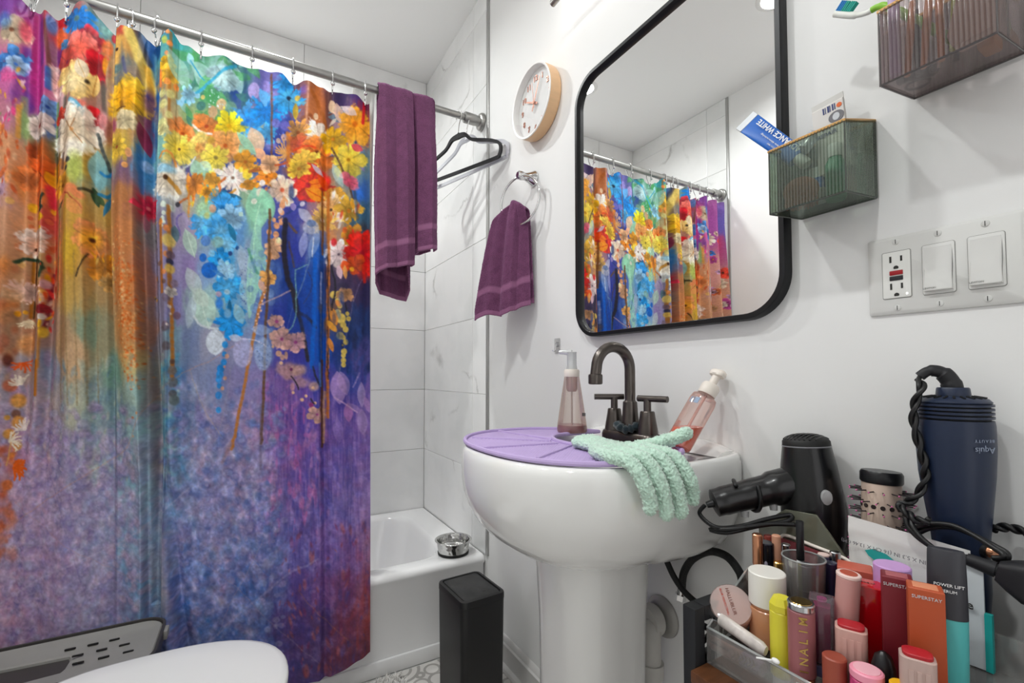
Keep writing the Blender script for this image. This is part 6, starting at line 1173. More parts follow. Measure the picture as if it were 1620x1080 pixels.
obj('claw', tube(spline([(0.735, 0.256, 1.416), (0.748, 0.246, 1.422), (0.752, 0.232, 1.420), (0.742, 0.222, 1.416)], 6), [0.006, 0.0075, 0.0075, 0.005], 10), M_BLKP, hc, True); obj('ring', xf(torus(0.012, 0.002, 28, 8), Matrix.Translation((0.772, 0.250, 1.4205))), M_BLKP, hc, True)
single('tan_block', 'tan sponge block lying on the bottom of the lilac basket', 'sponge', box((0.745, 0.170, 1.4165), (0.775, 0.186, 1.432), 0.003), mat('tan_sponge', '#c98f52', 0.9, bump=0.3), (0.76, 0.178, 1.4165))
# ================================================================== FAUCET AND SINK PLUMBING
M_BRONZE = mat('gunmetal_bronze', '#5d5753', 0.28, 0.9, var=0.12, vscale=25)
FX, FYc, FZ = 0.735, SY - 0.003, 0.884
fa = thing('faucet', 'dark gunmetal gooseneck faucet with two lever handles on the sink', 'faucet', (FX, FYc, FZ))
obj('base_plate', xf(rloft([(0.052, 0.160, 0.024, 0.0), (0.052, 0.160, 0.024, 0.010), (0.046, 0.154, 0.021, 0.018), (0.040, 0.148, 0.018, 0.020)]), Matrix.Translation((FX, FYc, FZ))), M_BRONZE, fa, True)
obj('spout_base', xf(lathe([(0.021, 0.016), (0.0205, 0.03), (0.017, 0.06), (0.0155, 0.085), (0.0125, 0.088)], 32), Matrix.Translation((FX, FYc, FZ))), M_BRONZE, fa, True)
arc_ = [(FX, FYc, FZ + 0.08), (FX, FYc, FZ + 0.13)]
for a in np.linspace(0, math.pi * 0.98, 18): arc_.append((FX - 0.048 + 0.048 * math.cos(a), FYc, FZ + 0.158 + 0.048 * math.sin(a)))
arc_.append((FX - 0.099, FYc, FZ + 0.142))
obj('spout', tube(arc_, 0.0118, 20), M_BRONZE, fa, True)
obj('aerator', xf(lathe([(0.0122, 0.0), (0.0150, 0.002), (0.0152, 0.018), (0.0145, 0.021), (0.012, 0.022)], 28), Matrix.Translation((FX - 0.099, FYc, FZ + 0.125))), M_BRONZE, fa, True)
for s in (1, -1):
    yy = FYc + 0.051 * s
    h = obj('handle', xf(lathe([(0.0225, 0.014), (0.0215, 0.026), (0.0165, 0.055), (0.0150, 0.066), (0.0135, 0.068)], 32), Matrix.Translation((FX, yy, FZ))), M_BRONZE, fa, True)
    obj('stem', tube([(FX, yy, FZ + 0.066), (FX, yy, FZ + 0.094)], 0.0080, 20), M_BRONZE, h, True)
    dv = Vector((0.25, -1, 0)).normalized() if s < 0 else Vector((-0.85, 0.55, 0)).normalized()
    c0 = Vector((FX, yy, FZ + 0.0945)); obj('lever', tube([c0 - dv * 0.022, c0 + dv * 0.046], 0.0068, 20), M_BRONZE, h, True)
# scrunchie round the spout foot
sc_ = new(); pts = [(FX + 0.030 * math.cos(a), FYc + 0.027 * math.sin(a), FZ + 0.031 + 0.004 * math.sin(3 * a)) for a in np.linspace(0, 2 * math.pi, 48, endpoint=False)]
b = tube(pts, [0.0085 + 0.003 * math.sin(i * 1.9) + 0.002 * math.sin(i * 4.1) for i in range(48)], 12, closed=True)
single('scrunchie', 'dark teal scrunchie round the foot of the faucet spout', 'scrunchie', baked(b, [('SUBSURF', {'levels': 1}), ('DISPLACE', {'texture': clouds('scr', 0.008), 'strength': 0.006, 'texture_coords': 'LOCAL'})]), mat('dark_teal_velvet', '#16282f', 0.9, sheen=0.4), (FX, FYc, FZ + 0.02), smooth=180)
# drain pipe into the wall and the black supply hoses
dp = thing('drain_pipe', 'grey white drain pipe running from behind the pedestal into the wall', 'pipe', (W, 0.742, 0.489))
M_PVC = mat('dusty_white_pipe', '#c4c2bd', 0.5, var=0.06, vscale=30)
obj('pipe', tube(spline([(W - 0.01, 0.742, 0.487), (0.785, 0.735, 0.486), (0.766, 0.728, 0.474), (0.757, 0.722, 0.44), (0.755, 0.720, 0.37)], 6), 0.022, 20), M_PVC, dp, True)
obj('coupling', tube([(W - 0.045, 0.740, 0.4875), (W - 0.018, 0.741, 0.487)], 0.034, 28), M_PVC, dp, True)
obj('slip_nut', tube([(0.7565, 0.721, 0.415), (0.7555, 0.7205, 0.385)], 0.027, 16), M_PVC, dp, True)
obj('escutcheon', xf(lathe([(0.044, 0.0005), (0.043, 0.004), (0.037, 0.008), (0.033, 0.010)], 40), Matrix.Translation((W, 0.730, 0.494)) @ frame((-1, 0, 0)).to_4x4()), mat('dull_steel', '#a5a39f', 0.45, 0.5), dp, True)
M_HOSE = mat('black_braided_hose', '#131314', 0.6, bump=0.6, bscale=500)
def hose(label, px, xs_, r=0.0075, end=None):
    P = [at(u, v, x=x) for (u, v), x in zip(px, xs_)]
    t = thing('supply_hose', label, 'hose', P[-1], group='hoses below the sink'); obj('hose', tube(spline(P, 8), r, 12), M_HOSE, t, True)
    if end: 
        q = P[end - 1] if end > 0 else P[0]; dirn = (P[-1] - P[-2]).normalized() if end > 0 else (P[0] - P[1]).normalized()
        obj('ferrule', tube([q, q + dirn * 0.016], 0.0085, 16), M_CHROME, t, True); obj('hex_nut', tube([q + dirn * 0.015, q + dirn * 0.027], 0.0115, 6), M_CHROME, t, True)
    return t
hose('short black supply hose looping tight under the basin', [(1006, 872), (1012, 880), (1024, 884), (1036, 878), (1040, 866)], [0.74, 0.745, 0.75, 0.75, 0.75], 0.0070)
hose('black supply hose hanging straight from the basin to the cart', [(1048, 868), (1056, 890), (1068, 915), (1085, 938), (1110, 960)], [0.755, 0.76, 0.77, 0.775, 0.78], 0.0062)
hose('black supply hose curving in a wide arch above the metal cart', [(1175, 925), (1170, 905), (1150, 880), (1122, 872), (1096, 884), (1082, 905), (1079, 928)], [0.78] * 7, 0.0075, end=7)

# ================================================================== SINK MAT
ZM = 0.8855
mm_ = thing('sink_mat', 'lilac silicone sink cover mat lying across the basin', 'mat', (0.57, 0.77, ZM))
M_LILAC = mat('lilac_silicone', '#b9a3d2', 0.55, bump=0.25, bscale=260, var=0.03, vscale=20)
cxm, cym, axm, aym = 0.568, 0.772, 0.190, 0.240
outl = []
for a in np.linspace(0, 2 * math.pi, 120, endpoint=False):
    n = 2.25; c, s = math.cos(a), math.sin(a); f = (abs(c) ** n + abs(s) ** n) ** (-1 / n); outl.append(Vector((cxm + axm * f * c, cym + aym * f * s, 0)))
# U-shaped opening for the faucet, cut in from the wall side
keep = [p for p in outl if not (p.x > 0.69 and 0.655 < p.y < 0.862)]
i0 = max(range(len(keep)), key=lambda i: (keep[(i + 1) % len(keep)] - keep[i]).length)
keep = keep[i0 + 1:] + keep[:i0 + 1]
pl, pr_ = keep[0], keep[-1]                         # the two horns beside the opening
yl, yr = pl.y, pr_.y
U = [Vector((x, yr, 0)) for x in (0.70, 0.66)] + [Vector((0.645 - 0.085 * math.sin(a), (yl + yr) / 2 + (yr - yl) / 2 * math.cos(a), 0)) for a in np.linspace(0.05, math.pi - 0.05, 20)] + [Vector((x, yl, 0)) for x in (0.66, 0.70)]
loop = keep + U
b = prism([(p.x, p.y) for p in loop], 'z', ZM, ZM + 0.0035); bmesh.ops.triangulate(b, faces=[f for f in b.faces if len(f.verts) > 4]); obj('sheet', b, M_LILAC, mm_, True, 30)
obj('raised_border', tube([Vector((p.x, p.y, ZM + 0.0046)) for p in loop], 0.0046, 8, closed=True), M_LILAC, mm_, True)
ctr = Vector((0.575, (yl + yr) / 2, 0))
for ang in (100, 138, 176, 214, 252):
    a = math.radians(ang); d_ = Vector((math.cos(a), math.sin(a), 0)); e_ = Vector((cxm + axm * 0.97 * d_.x, cym + aym * 0.97 * d_.y, ZM + 0.0042)); s_ = Vector((ctr.x + 0.03 * d_.x, ctr.y + (yr - yl) * -0.5 * d_.y * 0 + 0.06 * d_.y, ZM + 0.0042))
    obj('rib', tube([s_, e_], 0.0034, 8), M_LILAC, mm_, True)
nb = new(); rr_ = random.Random(4)
for i in range(-30, 31):
    for j in range(-38, 39):
        x, y = cxm + i * 0.0064, cym + j * 0.0064
        if ((x - cxm) / (axm - 0.012)) ** 2 + ((y - cym) / (aym - 0.012)) ** 2 < 1 and not (x > 0.55 and min(yl, yr) - 0.008 < y < max(yl, yr) + 0.008):
            box((x - 0.0016, y - 0.0016, ZM + 0.003), (x + 0.0016, y + 0.0016, ZM + 0.0045), bm=None) if False else pd([(x - .0018, y - .0018, ZM + .0034), (x + .0018, y - .0018, ZM + .0034), (x + .0018, y + .0018, ZM + .0034), (x - .0018, y + .0018, ZM + .0034), (x, y, ZM + .0050)], [(0, 1, 4), (1, 2, 4), (2, 3, 4), (3, 0, 4)], nb)
o = obj('stud_field', nb, M_LILAC, mm_, True, 60); o['kind'] = 'stuff'

# ================================================================== SOAP BOTTLES
bp_ = at(905, 683, z=ZM + 0.0055); bp_.z = ZM + 0.0052
so = thing('foam_soap_bottle', 'nearly empty clear foaming soap bottle standing on the lilac mat', 'soap bottle', bp_)
cl_b = acrylic('clear_bottle', '#f6efea', 0.08, 0.05); M_PINK = mat('pink_soap', '#b5737c', 0.2)
obj('bottle', lathe([(0.0345, 0.0), (0.0360, 0.003), (0.0365, 0.010), (0.0300, 0.055), (0.0225, 0.105), (0.0190, 0.128), (0.0178, 0.136)], 40, cap=False), cl_b, so)
obj('soap', lathe([(0.0335, 0.0012), (0.0350, 0.004), (0.0352, 0.010), (0.0338, 0.018)], 40), M_PINK, so)
obj('dip_tube', tube([(0, 0, 0.012), (0, 0, 0.13)], 0.0022, 10), acrylic('dip_tube', '#e6d5d0', 0.4, 0.2), so)
obj('foam_chamber', lathe([(0.010, 0.098), (0.0135, 0.104), (0.0135, 0.134)], 24), acrylic('pink_chamber', '#ecd0d0', 0.35, 0.2), so)
M_CREAMP = mat('cream_plastic', '#e6ddd3', 0.4)
obj('collar', lathe([(0.0185, 0.134), (0.0188, 0.136), (0.0188, 0.148), (0.0165, 0.152)], 32), M_CREAMP, so)
pu = obj('pump', lathe([(0.0125, 0.150), (0.0135, 0.152), (0.0118, 0.162), (0.0115, 0.190), (0.0125, 0.194)], 28), acrylic('frosted_pump', '#eef0f0', 0.5, 0.2), so)
obj('nozzle', tube([(0, 0, 0.192), (-0.014, 0.016, 0.1945), (-0.021, 0.023, 0.1935)], [0.0075, 0.006, 0.0045], 14), acrylic('frosted_pump', '#eef0f0', 0.5, 0.2), so)
for k in range(5): obj('bar_mark', box((0.0262 - 0.006 * 0, -0.016 + 0.0022 * k, 0.038), (0.0290, -0.0148 + 0.0022 * k, 0.046)), M_DARK, so)
# leaning pump bottle
b0 = Vector((0.704, 0.600, ZM + 0.008)); b1 = at(1140, 584, x=W - 0.012); ax_ = (b1 - b0)
pbm = frame(ax_, (0, -1, 0)); pb = thing('pump_soap_bottle', 'clear pump bottle of orange soap leaning against the wall beside the faucet', 'soap bottle', b0, pbm)
Lb = ax_.length; k_ = Lb / 0.185
obj('bottle', lathe([(r, z * k_) for r, z in [(0.021, 0.0), (0.0235, 0.002), (0.0245, 0.008), (0.0245, 0.105), (0.0225, 0.116), (0.014, 0.122), (0.0125, 0.126)]], 40, cap=False), acrylic('clear_rosy_bottle', '#faeeea', 0.08, 0.05), pb)
sb = lathe([(r, z * k_) for r, z in [(0.0205, 0.001), (0.0232, 0.004), (0.0235, 0.060)]], 40)
# the liquid's surface stays level in the leaning bottle
upl = pbm.inverted() @ Vector((0, 0, 1)); geom = list(sb.verts) + list(sb.edges) + list(sb.faces)
r_ = bmesh.ops.bisect_plane(sb, geom=geom, plane_co=(0, 0, 0.047 * k_), plane_no=upl, clear_outer=True); ce = [e for e in r_['geom_cut'] if isinstance(e, bmesh.types.BMEdge)]; bmesh.ops.edgeloop_fill(sb, edges=ce)
obj('soap', sb, mat('orange_soap', '#ee6a3a', 0.2), pb)
obj('dip_tube', tube([(0, 0, 0.008), (0, 0, 0.122 * k_)], 0.0028, 10), acrylic('pink_tube', '#f0b8a8', 0.5, 0.2), pb)
obj('collar', lathe([(r, z * k_) for r, z in [(0.0165, 0.122), (0.0172, 0.125), (0.0172, 0.142), (0.0150, 0.147)]], 32), M_CREAMP, pb)
obj('pump_stem', lathe([(r, z * k_) for r, z in [(0.0075, 0.145), (0.0075, 0.166), (0.012, 0.170)]], 24), M_CREAMP, pb)
obj('pump_head', xf(rloft([(0.020, 0.030, 0.009, 0.168 * k_), (0.021, 0.034, 0.009, 0.172 * k_), (0.020, 0.032, 0.009, 0.178 * k_), (0.014, 0.026, 0.006, 0.181 * k_)]), Matrix.Identity(4)), M_CREAMP, pb)
obj('label_panel', xf(prism(rrect(0.020, 0.012, 0.002), 'z', 0, 0.0006), basis((0.0235, 0.004, 0.098 * k_), (0, 0.96, 0.05), (0, 0.0, 1))), mat('blue_grey_print', '#8fa3bd', 0.5), pb)

# ================================================================== RUBBER-FLUFFY GLOVE
ZR = 0.8975
gl = new()
kn = [((0.492, 0.552, ZR + 0.004), 0.0112), ((0.524, 0.542, ZR + 0.006), 0.0116), ((0.556, 0.542, ZR + 0.006), 0.0116), ((0.588, 0.548, ZR + 0.005), 0.0112)]
tips = [(0.514, 0.4885, 0.832), (0.545, 0.4865, 0.820), (0.577, 0.4865, 0.818), (0.611, 0.4915, 0.832)]
for (k, r), tp in zip(kn, tips):
    k = Vector(k); tp = Vector(tp)
    e1 = Vector((k.x * 0.7 + tp.x * 0.3, 0.510, ZR - 0.001)); e2 = Vector((k.x * 0.4 + tp.x * 0.6, 0.4905, 0.868))
    path = spline([k + Vector((0.012, 0.05, 0)), k, e1, e2, tp + Vector((0, 0, 0.01)), tp], 6)
    n = len(path); tube(path, [r * (1.0 - 0.12 * i / n) * (0.75 if i == n - 1 else 1) for i in range(n)], 14, gl); sphere(tp, r * 0.86, 14, 10, bm=gl)
for k in range(9):                                   # palm, wrist and cuff, flat on the mat
    f = k / 8; c = Vector((0.543, 0.545, ZR + 0.002)).lerp(Vector((0.562, 0.690, ZR + 0.004)), f); wd_ = 0.058 * (1 - 0.52 * min(1, f * 1.3)) + 0.006 * max(0, f - 0.7) / 0.3
    sphere(c, 1.0, 18, 10, (wd_, 0.026, 0.0115 + 0.002 * (f > 0.8)), gl)
tube(spline([(0.590, 0.590, ZR + 0.004), (0.614, 0.572, ZR + 0.010), (0.632, 0.548, ZR + 0.022), (0.646, 0.532, ZR + 0.032)], 6), [0.0125] * 12 + [0.0115] * 7, 14, gl); sphere((0.647, 0.531, ZR + 0.0325), 0.011, 14, 10, bm=gl)
gm = baked(gl, [('REMESH', {'mode': 'VOXEL', 'voxel_size': 0.0016}), ('SMOOTH', {'factor': 0.5, 'iterations': 4}), ('DISPLACE', {'texture': clouds('fluff', 0.0026, 2), 'strength': 0.0080, 'texture_coords': 'LOCAL', 'mid_level': 0.5}), ('DISPLACE', {'texture': clouds('fluff2', 0.0014, 1), 'strength': 0.0030, 'texture_coords': 'LOCAL', 'mid_level': 0.5})])
single('fluffy_glove', 'mint green fluffy glove lying on the sink mat, fingers hanging over the rim', 'glove', gm, mat('mint_plush', '#c9e8d6', 0.95, sheen=0.8, var=0.10, vscale=120, bump=0.5, bscale=700), (0.55, 0.6, ZR - 0.01), smooth=180)

# ================================================================== ON THE TUB RIM AND THE FLOOR
bw = at(717, 874, z=0.337); bw.z = 0.3372
bo = thing('steel_bowl', 'small hammered stainless steel pet bowl on the tub rim', 'bowl', bw)
M_STEEL = mat('hammered_steel', '#cfcfcd', 0.12, 1.0, bump=0.9, bscale=90, bdetail=0)
obj('bowl', lathe([(0.050, 0.004), (0.058, 0.006), (0.0615, 0.030), (0.064, 0.048), (0.070, 0.0505), (0.0715, 0.0525), (0.070, 0.054), (0.063, 0.052), (0.060, 0.046), (0.057, 0.020), (0.045, 0.012), (0.002, 0.011)], 64, cap=False), M_STEEL, bo)
obj('rubber_foot', lathe([(0.056, 0.0), (0.0595, 0.001), (0.0605, 0.009), (0.058, 0.0095), (0.02, 0.0095)], 48), mat('black_rubber', '#1d1d1d', 0.7), bo)
# slim black bin with a swing lid
c4 = [at(696, 913, z=0.36), at(762, 903, z=0.36), at(795, 935, z=0.36), at(727, 957, z=0.36)]
bc = sum(c4, Vector()) / 4; bw_, bd_ = 0.152, 0.186
bi = thing('waste_bin', 'tall slim matt black waste bin on the floor beside the tub', 'waste bin', (bc.x, bc.y, 0), (0, 0, math.radians(3)))
M_BIN = mat('matt_black_bin', '#1c1c1c', 0.42, bump=0.05, bscale=400)
obj('body', rloft([(bw_ - 0.016, bd_ - 0.016, 0.016, 0.0005), (bw_ - 0.010, bd_ - 0.010, 0.018, 0.004), (bw_ - 0.002, bd_ - 0.002, 0.020, 0.338)], 6), M_BIN, bi)
lid = obj('lid', rloft([(bw_, bd_, 0.021, 0.339), (bw_, bd_, 0.021, 0.354), (bw_ - 0.003, bd_ - 0.003, 0.020, 0.358), (bw_ - 0.020, bd_ - 0.020, 0.014, 0.360), (bw_ - 0.022, bd_ - 0.022, 0.013, 0.3585), (bw_ - 0.023, bd_ - 0.023, 0.013, 0.352)], 6), M_BIN, bi)
M_LIDD = mat('dusty_black_lid', '#303030', 0.5, var=0.35, vscale=35, bump=0.08, bscale=200)
obj('swing_panel', rloft([(bw_ - 0.030, bd_ - 0.027, 0.012, 0.353), (bw_ - 0.030, bd_ - 0.027, 0.012, 0.3575), (bw_ - 0.033, bd_ - 0.030, 0.011, 0.3585)], 6), M_LIDD, lid)
obj('press_dot', sphere((0.02, -0.05, 0.358), 0.005, 14, 8, (1, 1, 0.4)), M_LIDD, lid)
# toilet
M_SEAT = mat('white_toilet_seat', '#e9e9e8', 0.18)
to = thing('toilet', 'white toilet with its lid closed beside the litter box', 'toilet', (-0.28, 1.092, 0))
def egg(scale, z, dx=0.0, n=56):
    o_ = []
    for k in range(n):
        a = 2 * math.pi * k / n; c, s = math.cos(a), math.sin(a); e = 2.3 if c > 0 else 3.4
        f = (abs(c) ** e + abs(s) ** e) ** (-1 / e); o_.append((-0.165 + dx + (0.245 if c > 0 else 0.215) * f * c * scale, 1.092 + 0.188 * f * s * scale, z))
    return o_
obj('lid', loft([egg(0.99, 0.403), egg(1.0, 0.406), egg(1.0, 0.414), egg(0.985, 0.4185), egg(0.94, 0.421), egg(0.7, 0.4225), egg(0.3, 0.423)]), M_SEAT, to, True, 60)
obj('seat', loft([egg(0.97, 0.384), egg(0.985, 0.387), egg(0.985, 0.397), egg(0.97, 0.400)]), M_SEAT, to, True, 60)
obj('bowl', loft([egg(0.62, 0.0, -0.05), egg(0.60, 0.02, -0.05), egg(0.55, 0.12, -0.05), egg(0.62, 0.22, -0.03), egg(0.84, 0.32, -0.01), egg(0.94, 0.36), egg(0.95, 0.381)]), M_PORC, to, True, 60)
obj('tank', xf(rloft([(0.17, 0.35, 0.03, 0.38), (0.18, 0.36, 0.03, 0.72)]), Matrix.Translation((LX + 0.105, 1.092, 0))), M_PORC, to, True)
obj('tank_lid', xf(rloft([(0.195, 0.375, 0.03, 0.721), (0.195, 0.375, 0.03, 0.75), (0.18, 0.36, 0.03, 0.756)]), Matrix.Translation((LX + 0.108, 1.092, 0))), M_PORC, to, True)
obj('bowl_shelf', box((LX + 0.02, 0.98, 0.2), (-0.36, 1.2, 0.379), 0.02), M_PORC, to, True)
# litter box: dark tub, grey lid with a round opening and drain slots
lb0 = at(258, 990, z=0.398); LBX1, LBY1 = -0.176, 1.520; LBX0, LBY0 = -0.62, 1.290
lt = thing('litter_box', 'grey top-entry cat litter box with a slotted lid behind the toilet', 'litter box', ((LBX0 + LBX1) / 2, (LBY0 + LBY1) / 2, 0))
M_LDARK = mat('dark_grey_plastic', '#3b3836', 0.5); M_LGREY = mat('grey_lid_plastic', '#8d8c88', 0.45, var=0.05, vscale=10)
lcx, lcy = (LBX0 + LBX1) / 2, (LBY0 + LBY1) / 2; lw, ld = LBX1 - LBX0, LBY1 - LBY0
TL = Matrix.Translation((lcx, lcy, 0))
obj('tub', xf(rloft([(lw - 0.07, ld - 0.06, 0.03, 0.0005), (lw - 0.06, ld - 0.05, 0.04, 0.01), (lw - 0.012, ld - 0.012, 0.05, 0.36), (lw, ld, 0.05, 0.37), (lw, ld, 0.05, 0.398), (lw - 0.006, ld - 0.006, 0.048, 0.400), (lw - 0.012, ld - 0.012, 0.045, 0.399), (lw - 0.014, ld - 0.014, 0.045, 0.375)]), TL), M_LDARK, lt, True)
hole = at(20, 1076, z=0.386); hc_ = Vector((hole.x, hole.y, 0)); hr = 0.082
rings = [[(p[0] + lcx, p[1] + lcy, z) for p in rrect(w_, d_, r_, 7)] for w_, d_, r_, z in ((lw - 0.014, ld - 0.014, 0.045, 0.392), (lw - 0.02, ld - 0.02, 0.042, 0.3945), (lw - 0.05, ld - 0.05, 0.035, 0.388))]
n_ = len(rings[0]); angs = [math.atan2(p[1] - hc_.y, p[0] - hc_.x) for p in rings[-1]]
hyc = lcy
hole_c = Vector((min(max(hc_.x, LBX0 + 0.13), LBX1 - 0.13), hyc, 0)); hr = min(hr, ld / 2 - 0.032)
angs = [math.atan2(p[1] - hole_c.y, p[0] - hole_c.x) for p in rings[-1]]
for r_, z in ((hr + 0.012, 0.384), (hr, 0.380), (hr - 0.004, 0.372), (hr - 0.006, 0.352)): rings.append([(hole_c.x + r_ * math.cos(a), hole_c.y + r_ * math.sin(a), z) for a in angs])
ll = obj('lid', loft(rings, False, False, True), M_LGREY, lt, True)
for (u, v) in ((111, 1026), (147, 1018.5), (181, 1011), (123, 1036), (161, 1027), (197, 1019), (123.5, 1048), (164, 1039), (203, 1030)):
    p = at(u, v, z=0.3885); obj('drain_slot', xf(rloft([(0.020, 0.0055, 0.0025, 0.0), (0.020, 0.0055, 0.0025, 0.0025)]), Matrix.Translation((p.x, p.y, 0.3868))), mat('slot_black', '#151412', 0.8), ll, True)
obj('litter', xf(rloft([(lw - 0.07, ld - 0.06, 0.03, 0.02), (lw - 0.06, ld - 0.05, 0.03, 0.06)]), TL), mat('dark_litter', '#4b4640', 0.95, bump=0.8, bscale=150), lt, True)
obj('latch', box((LBX1 - 0.004, LBY1 - 0.09, 0.372), (LBX1 + 0.008, LBY1 - 0.055, 0.394), 0.003), M_LGREY, lt, True)
# shaggy rug
ru = thing('bath_rug', 'white shaggy bath rug on the patterned floor before the tub', 'rug', (0.28, 1.30, 0))
M_SHAG = mat('white_shag', '#d9d6d2', 0.95, sheen=0.4)
obj('backing', box((0.10, 1.03, 0.0005), (0.455, 1.568, 0.008), 0.003), M_SHAG, ru, True)
r5 = np.random.default_rng(5); v = []; f = []
for i in range(2600):
    x, y = 0.10 + 0.36 * r5.random(), 1.03 + 0.54 * r5.random(); h = 0.018 + 0.016 * r5.random(); a = r5.random() * 6.28; lx_, ly_ = 0.010 * r5.normal(), 0.010 * r5.normal(); w_ = 0.0035; k = len(v)
    c, s = math.cos(a) * w_, math.sin(a) * w_
    v += [(x - c, y - s, 0.006), (x + c, y + s, 0.006), (x - s, y + c, 0.006), (x + lx_ * 0.5 - c, y + ly_ * 0.5 - s, h * 0.7), (x + lx_ * 0.5 + c, y + ly_ * 0.5 + s, h * 0.7), (x + lx_ * 0.5 - s, y + ly_ * 0.5 + c, h * 0.7), (x + lx_, y + ly_, h)]
    f += [(k, k + 1, k + 4, k + 3), (k + 1, k + 2, k + 5, k + 4), (k + 2, k, k + 3, k + 5), (k + 3, k + 4, k + 6), (k + 4, k + 5, k + 6), (k + 5, k + 3, k + 6)]
o = obj('pile', pd(v, f), M_SHAG, ru, True, 180); o['kind'] = 'stuff'
# ================================================================== METAL CART WITH WOODEN SHELF
ZS = 0.646
CXF, CXB, CYL, CYR = 0.515, 0.796, 0.433, -0.10
ZR_ = 0.719                                          # top of the side rails
ca = thing('utility_cart', 'black metal cart with brown wooden shelves beside the sink', 'cart', (0.645, 0.16, 0))
M_CART = mat('black_cart_metal', '#222326', 0.5, 0.2, bump=0.08, bscale=300)
M_PLANK = mat('brown_wood_shelf', '#5d3820', 0.42, var=0.38, vscale=9, stretch=(1.2, 9, 9), bump=0.12, bscale=40, distort=1.0)
for (x, y) in ((CXF, CYL), (CXB - 0.02, CYL), (CXF, CYR), (CXB - 0.02, CYR)):
    obj('post', box((x, y - 0.02, 0.0005), (x + 0.02, y, ZR_), 0.0015), M_CART, ca, True)
for y in (CYL, CYR):
    obj('top_rail', box((CXF + 0.0202, y - 0.02, ZR_ - 0.020), (CXB - 0.0202, y, ZR_), 0.0015), M_CART, ca, True)
    obj('lower_rail', box((CXF + 0.0202, y - 0.015, ZS - 0.010), (CXB - 0.0202, y - 0.003, ZS + 0.005), 0.001), M_CART, ca, True)
for z in (ZS, 0.36, 0.06): obj('shelf_board', box((CXF - 0.012, CYR - 0.018, z - 0.016), (CXB - 0.021, CYL - 0.021, z), 0.002), M_PLANK, ca, True)
for y in (CYL - 0.009, CYR - 0.011):                 # pierced petal pattern in the side panels
    x = CXF + 0.021
    for k in range(5):
        cxp = x + 0.024 + k * 0.0475; cz = (ZS + 0.005 + ZR_ - 0.02) / 2
        obj('frame_bar', box((cxp + 0.0215, y - 0.0015, ZS + 0.005), (cxp + 0.0245, y + 0.0015, ZR_ - 0.02)), M_CART, ca, True)
        for a in (45, 135, 225, 315):
            aa = math.radians(a); pts = [(0, 0), (0.011, 0.0050), (0.019, 0.0042), (0.0285, 0.0), (0.019, -0.0042), (0.011, -0.0050)]
            q = [(cxp + p[0] * math.cos(aa) - p[1] * math.sin(aa), cz + (p[0] * math.sin(aa) + p[1] * math.cos(aa)) * 0.8) for p in pts]
            obj('petal', prism(q, 'y', y - 0.001, y + 0.001), M_CART, ca, True, 0)

# ================================================================== CLEAR ORGANISER WITH STEPS
OX0, OX1, OY0, OY1 = 0.535, 0.7045, 0.085, 0.4110
og = thing('makeup_organiser', 'clear acrylic makeup organiser on the wooden cart shelf', 'organiser', ((OX0 + OX1) / 2, (OY0 + OY1) / 2, ZS))
CLR = acrylic('clear_organiser', '#f4f4f3', 0.10, 0.05); EDG = acrylic('clear_organiser_edge', '#d5d8d8', 0.45, 0.05)
T1, T2, T3 = ZS + 0.0045, ZS + 0.034, ZS + 0.066      # heights of the three steps
X12, X23 = 0.583, 0.636
obj('floor_panel', box((OX0, OY0, ZS + 0.0005), (OX1, OY1, ZS + 0.004)), CLR, og, True)
obj('front_panel', box((OX0, OY0, ZS + 0.004), (OX0 + 0.0025, OY1, ZS + 0.046)), CLR, og, True)
obj('front_edge', tube([(OX0 + 0.00125, OY0, ZS + 0.0465), (OX0 + 0.00125, OY1, ZS + 0.0465)], 0.0018, 8), EDG, og, True)
obj('middle_step', box((X12, OY0 + 0.003, ZS + 0.0045), (X23 - 0.0005, OY1 - 0.003, T2 - 0.0002)), CLR, og, True)
obj('back_step', box((X23, OY0 + 0.003, ZS + 0.0045), (OX1 - 0.003, OY1 - 0.003, T3 - 0.0002)), CLR, og, True)
obj('back_panel', box((OX1 - 0.0025, OY0, ZS + 0.004), (OX1, OY1, ZS + 0.105)), CLR, og, True)
for y in (OY0, OY1 - 0.0025):
    obj('side_panel', prism([(OX0, ZS + 0.004), (OX1, ZS + 0.004), (OX1, ZS + 0.105), (OX0 + 0.09, ZS + 0.105), (OX0, ZS + 0.046)], 'y', y, y + 0.0025), CLR, og, True)
    obj('side_edge', tube([(OX0, y + 0.00125, ZS + 0.0465), (OX0 + 0.09, y + 0.00125, ZS + 0.1055), (OX1, y + 0.00125, ZS + 0.1055)], 0.0016, 8), EDG, og, True)
GOLD = mat('gold_metal', '#d9b26a', 0.2, 1.0); RGOLD = mat('rose_gold_metal', '#d99a76', 0.22, 0.9); SILV = mat('silver_metal', '#c6c6c9', 0.2, 1.0)
GRP = 'cosmetics in the clear organiser'
def spot(u, v, w, x):
    """foot, height and half-width of a thing in row x whose top is seen at (u, v) and is w pixels wide"""
    p = at(u, v, x=x); d = _F + (u - 810) / FPX * _R + (V0 - v) / FPX * _U
    zb = T1 if x < X12 + 0.003 else T2 if x < X23 else T3
    return Vector((p.x, p.y, zb + 0.0001)), p.z - zb, w * (x / d[0]) / FPX / 2
def cyl_item(name, label, cat, u, v, w, x, secs, lean=(0, 0, 0), seg=28):
    """secs: (part, z0, z1, scale, material) from the foot up, as fractions of the height"""
    p, h, r = spot(u, v, w, x); t = thing(name, label, cat, p, lean, GRP)
    for nm, z0, z1, s_, m in secs:
        a, c = z0 * h, z1 * h; e = min(0.0012, (c - a) * 0.2)
        obj(nm, lathe([(r * s_ - e, a), (r * s_, a + e), (r * s_, c - e), (r * s_ - e, c)], seg), m, t)
    return t, p, h, r
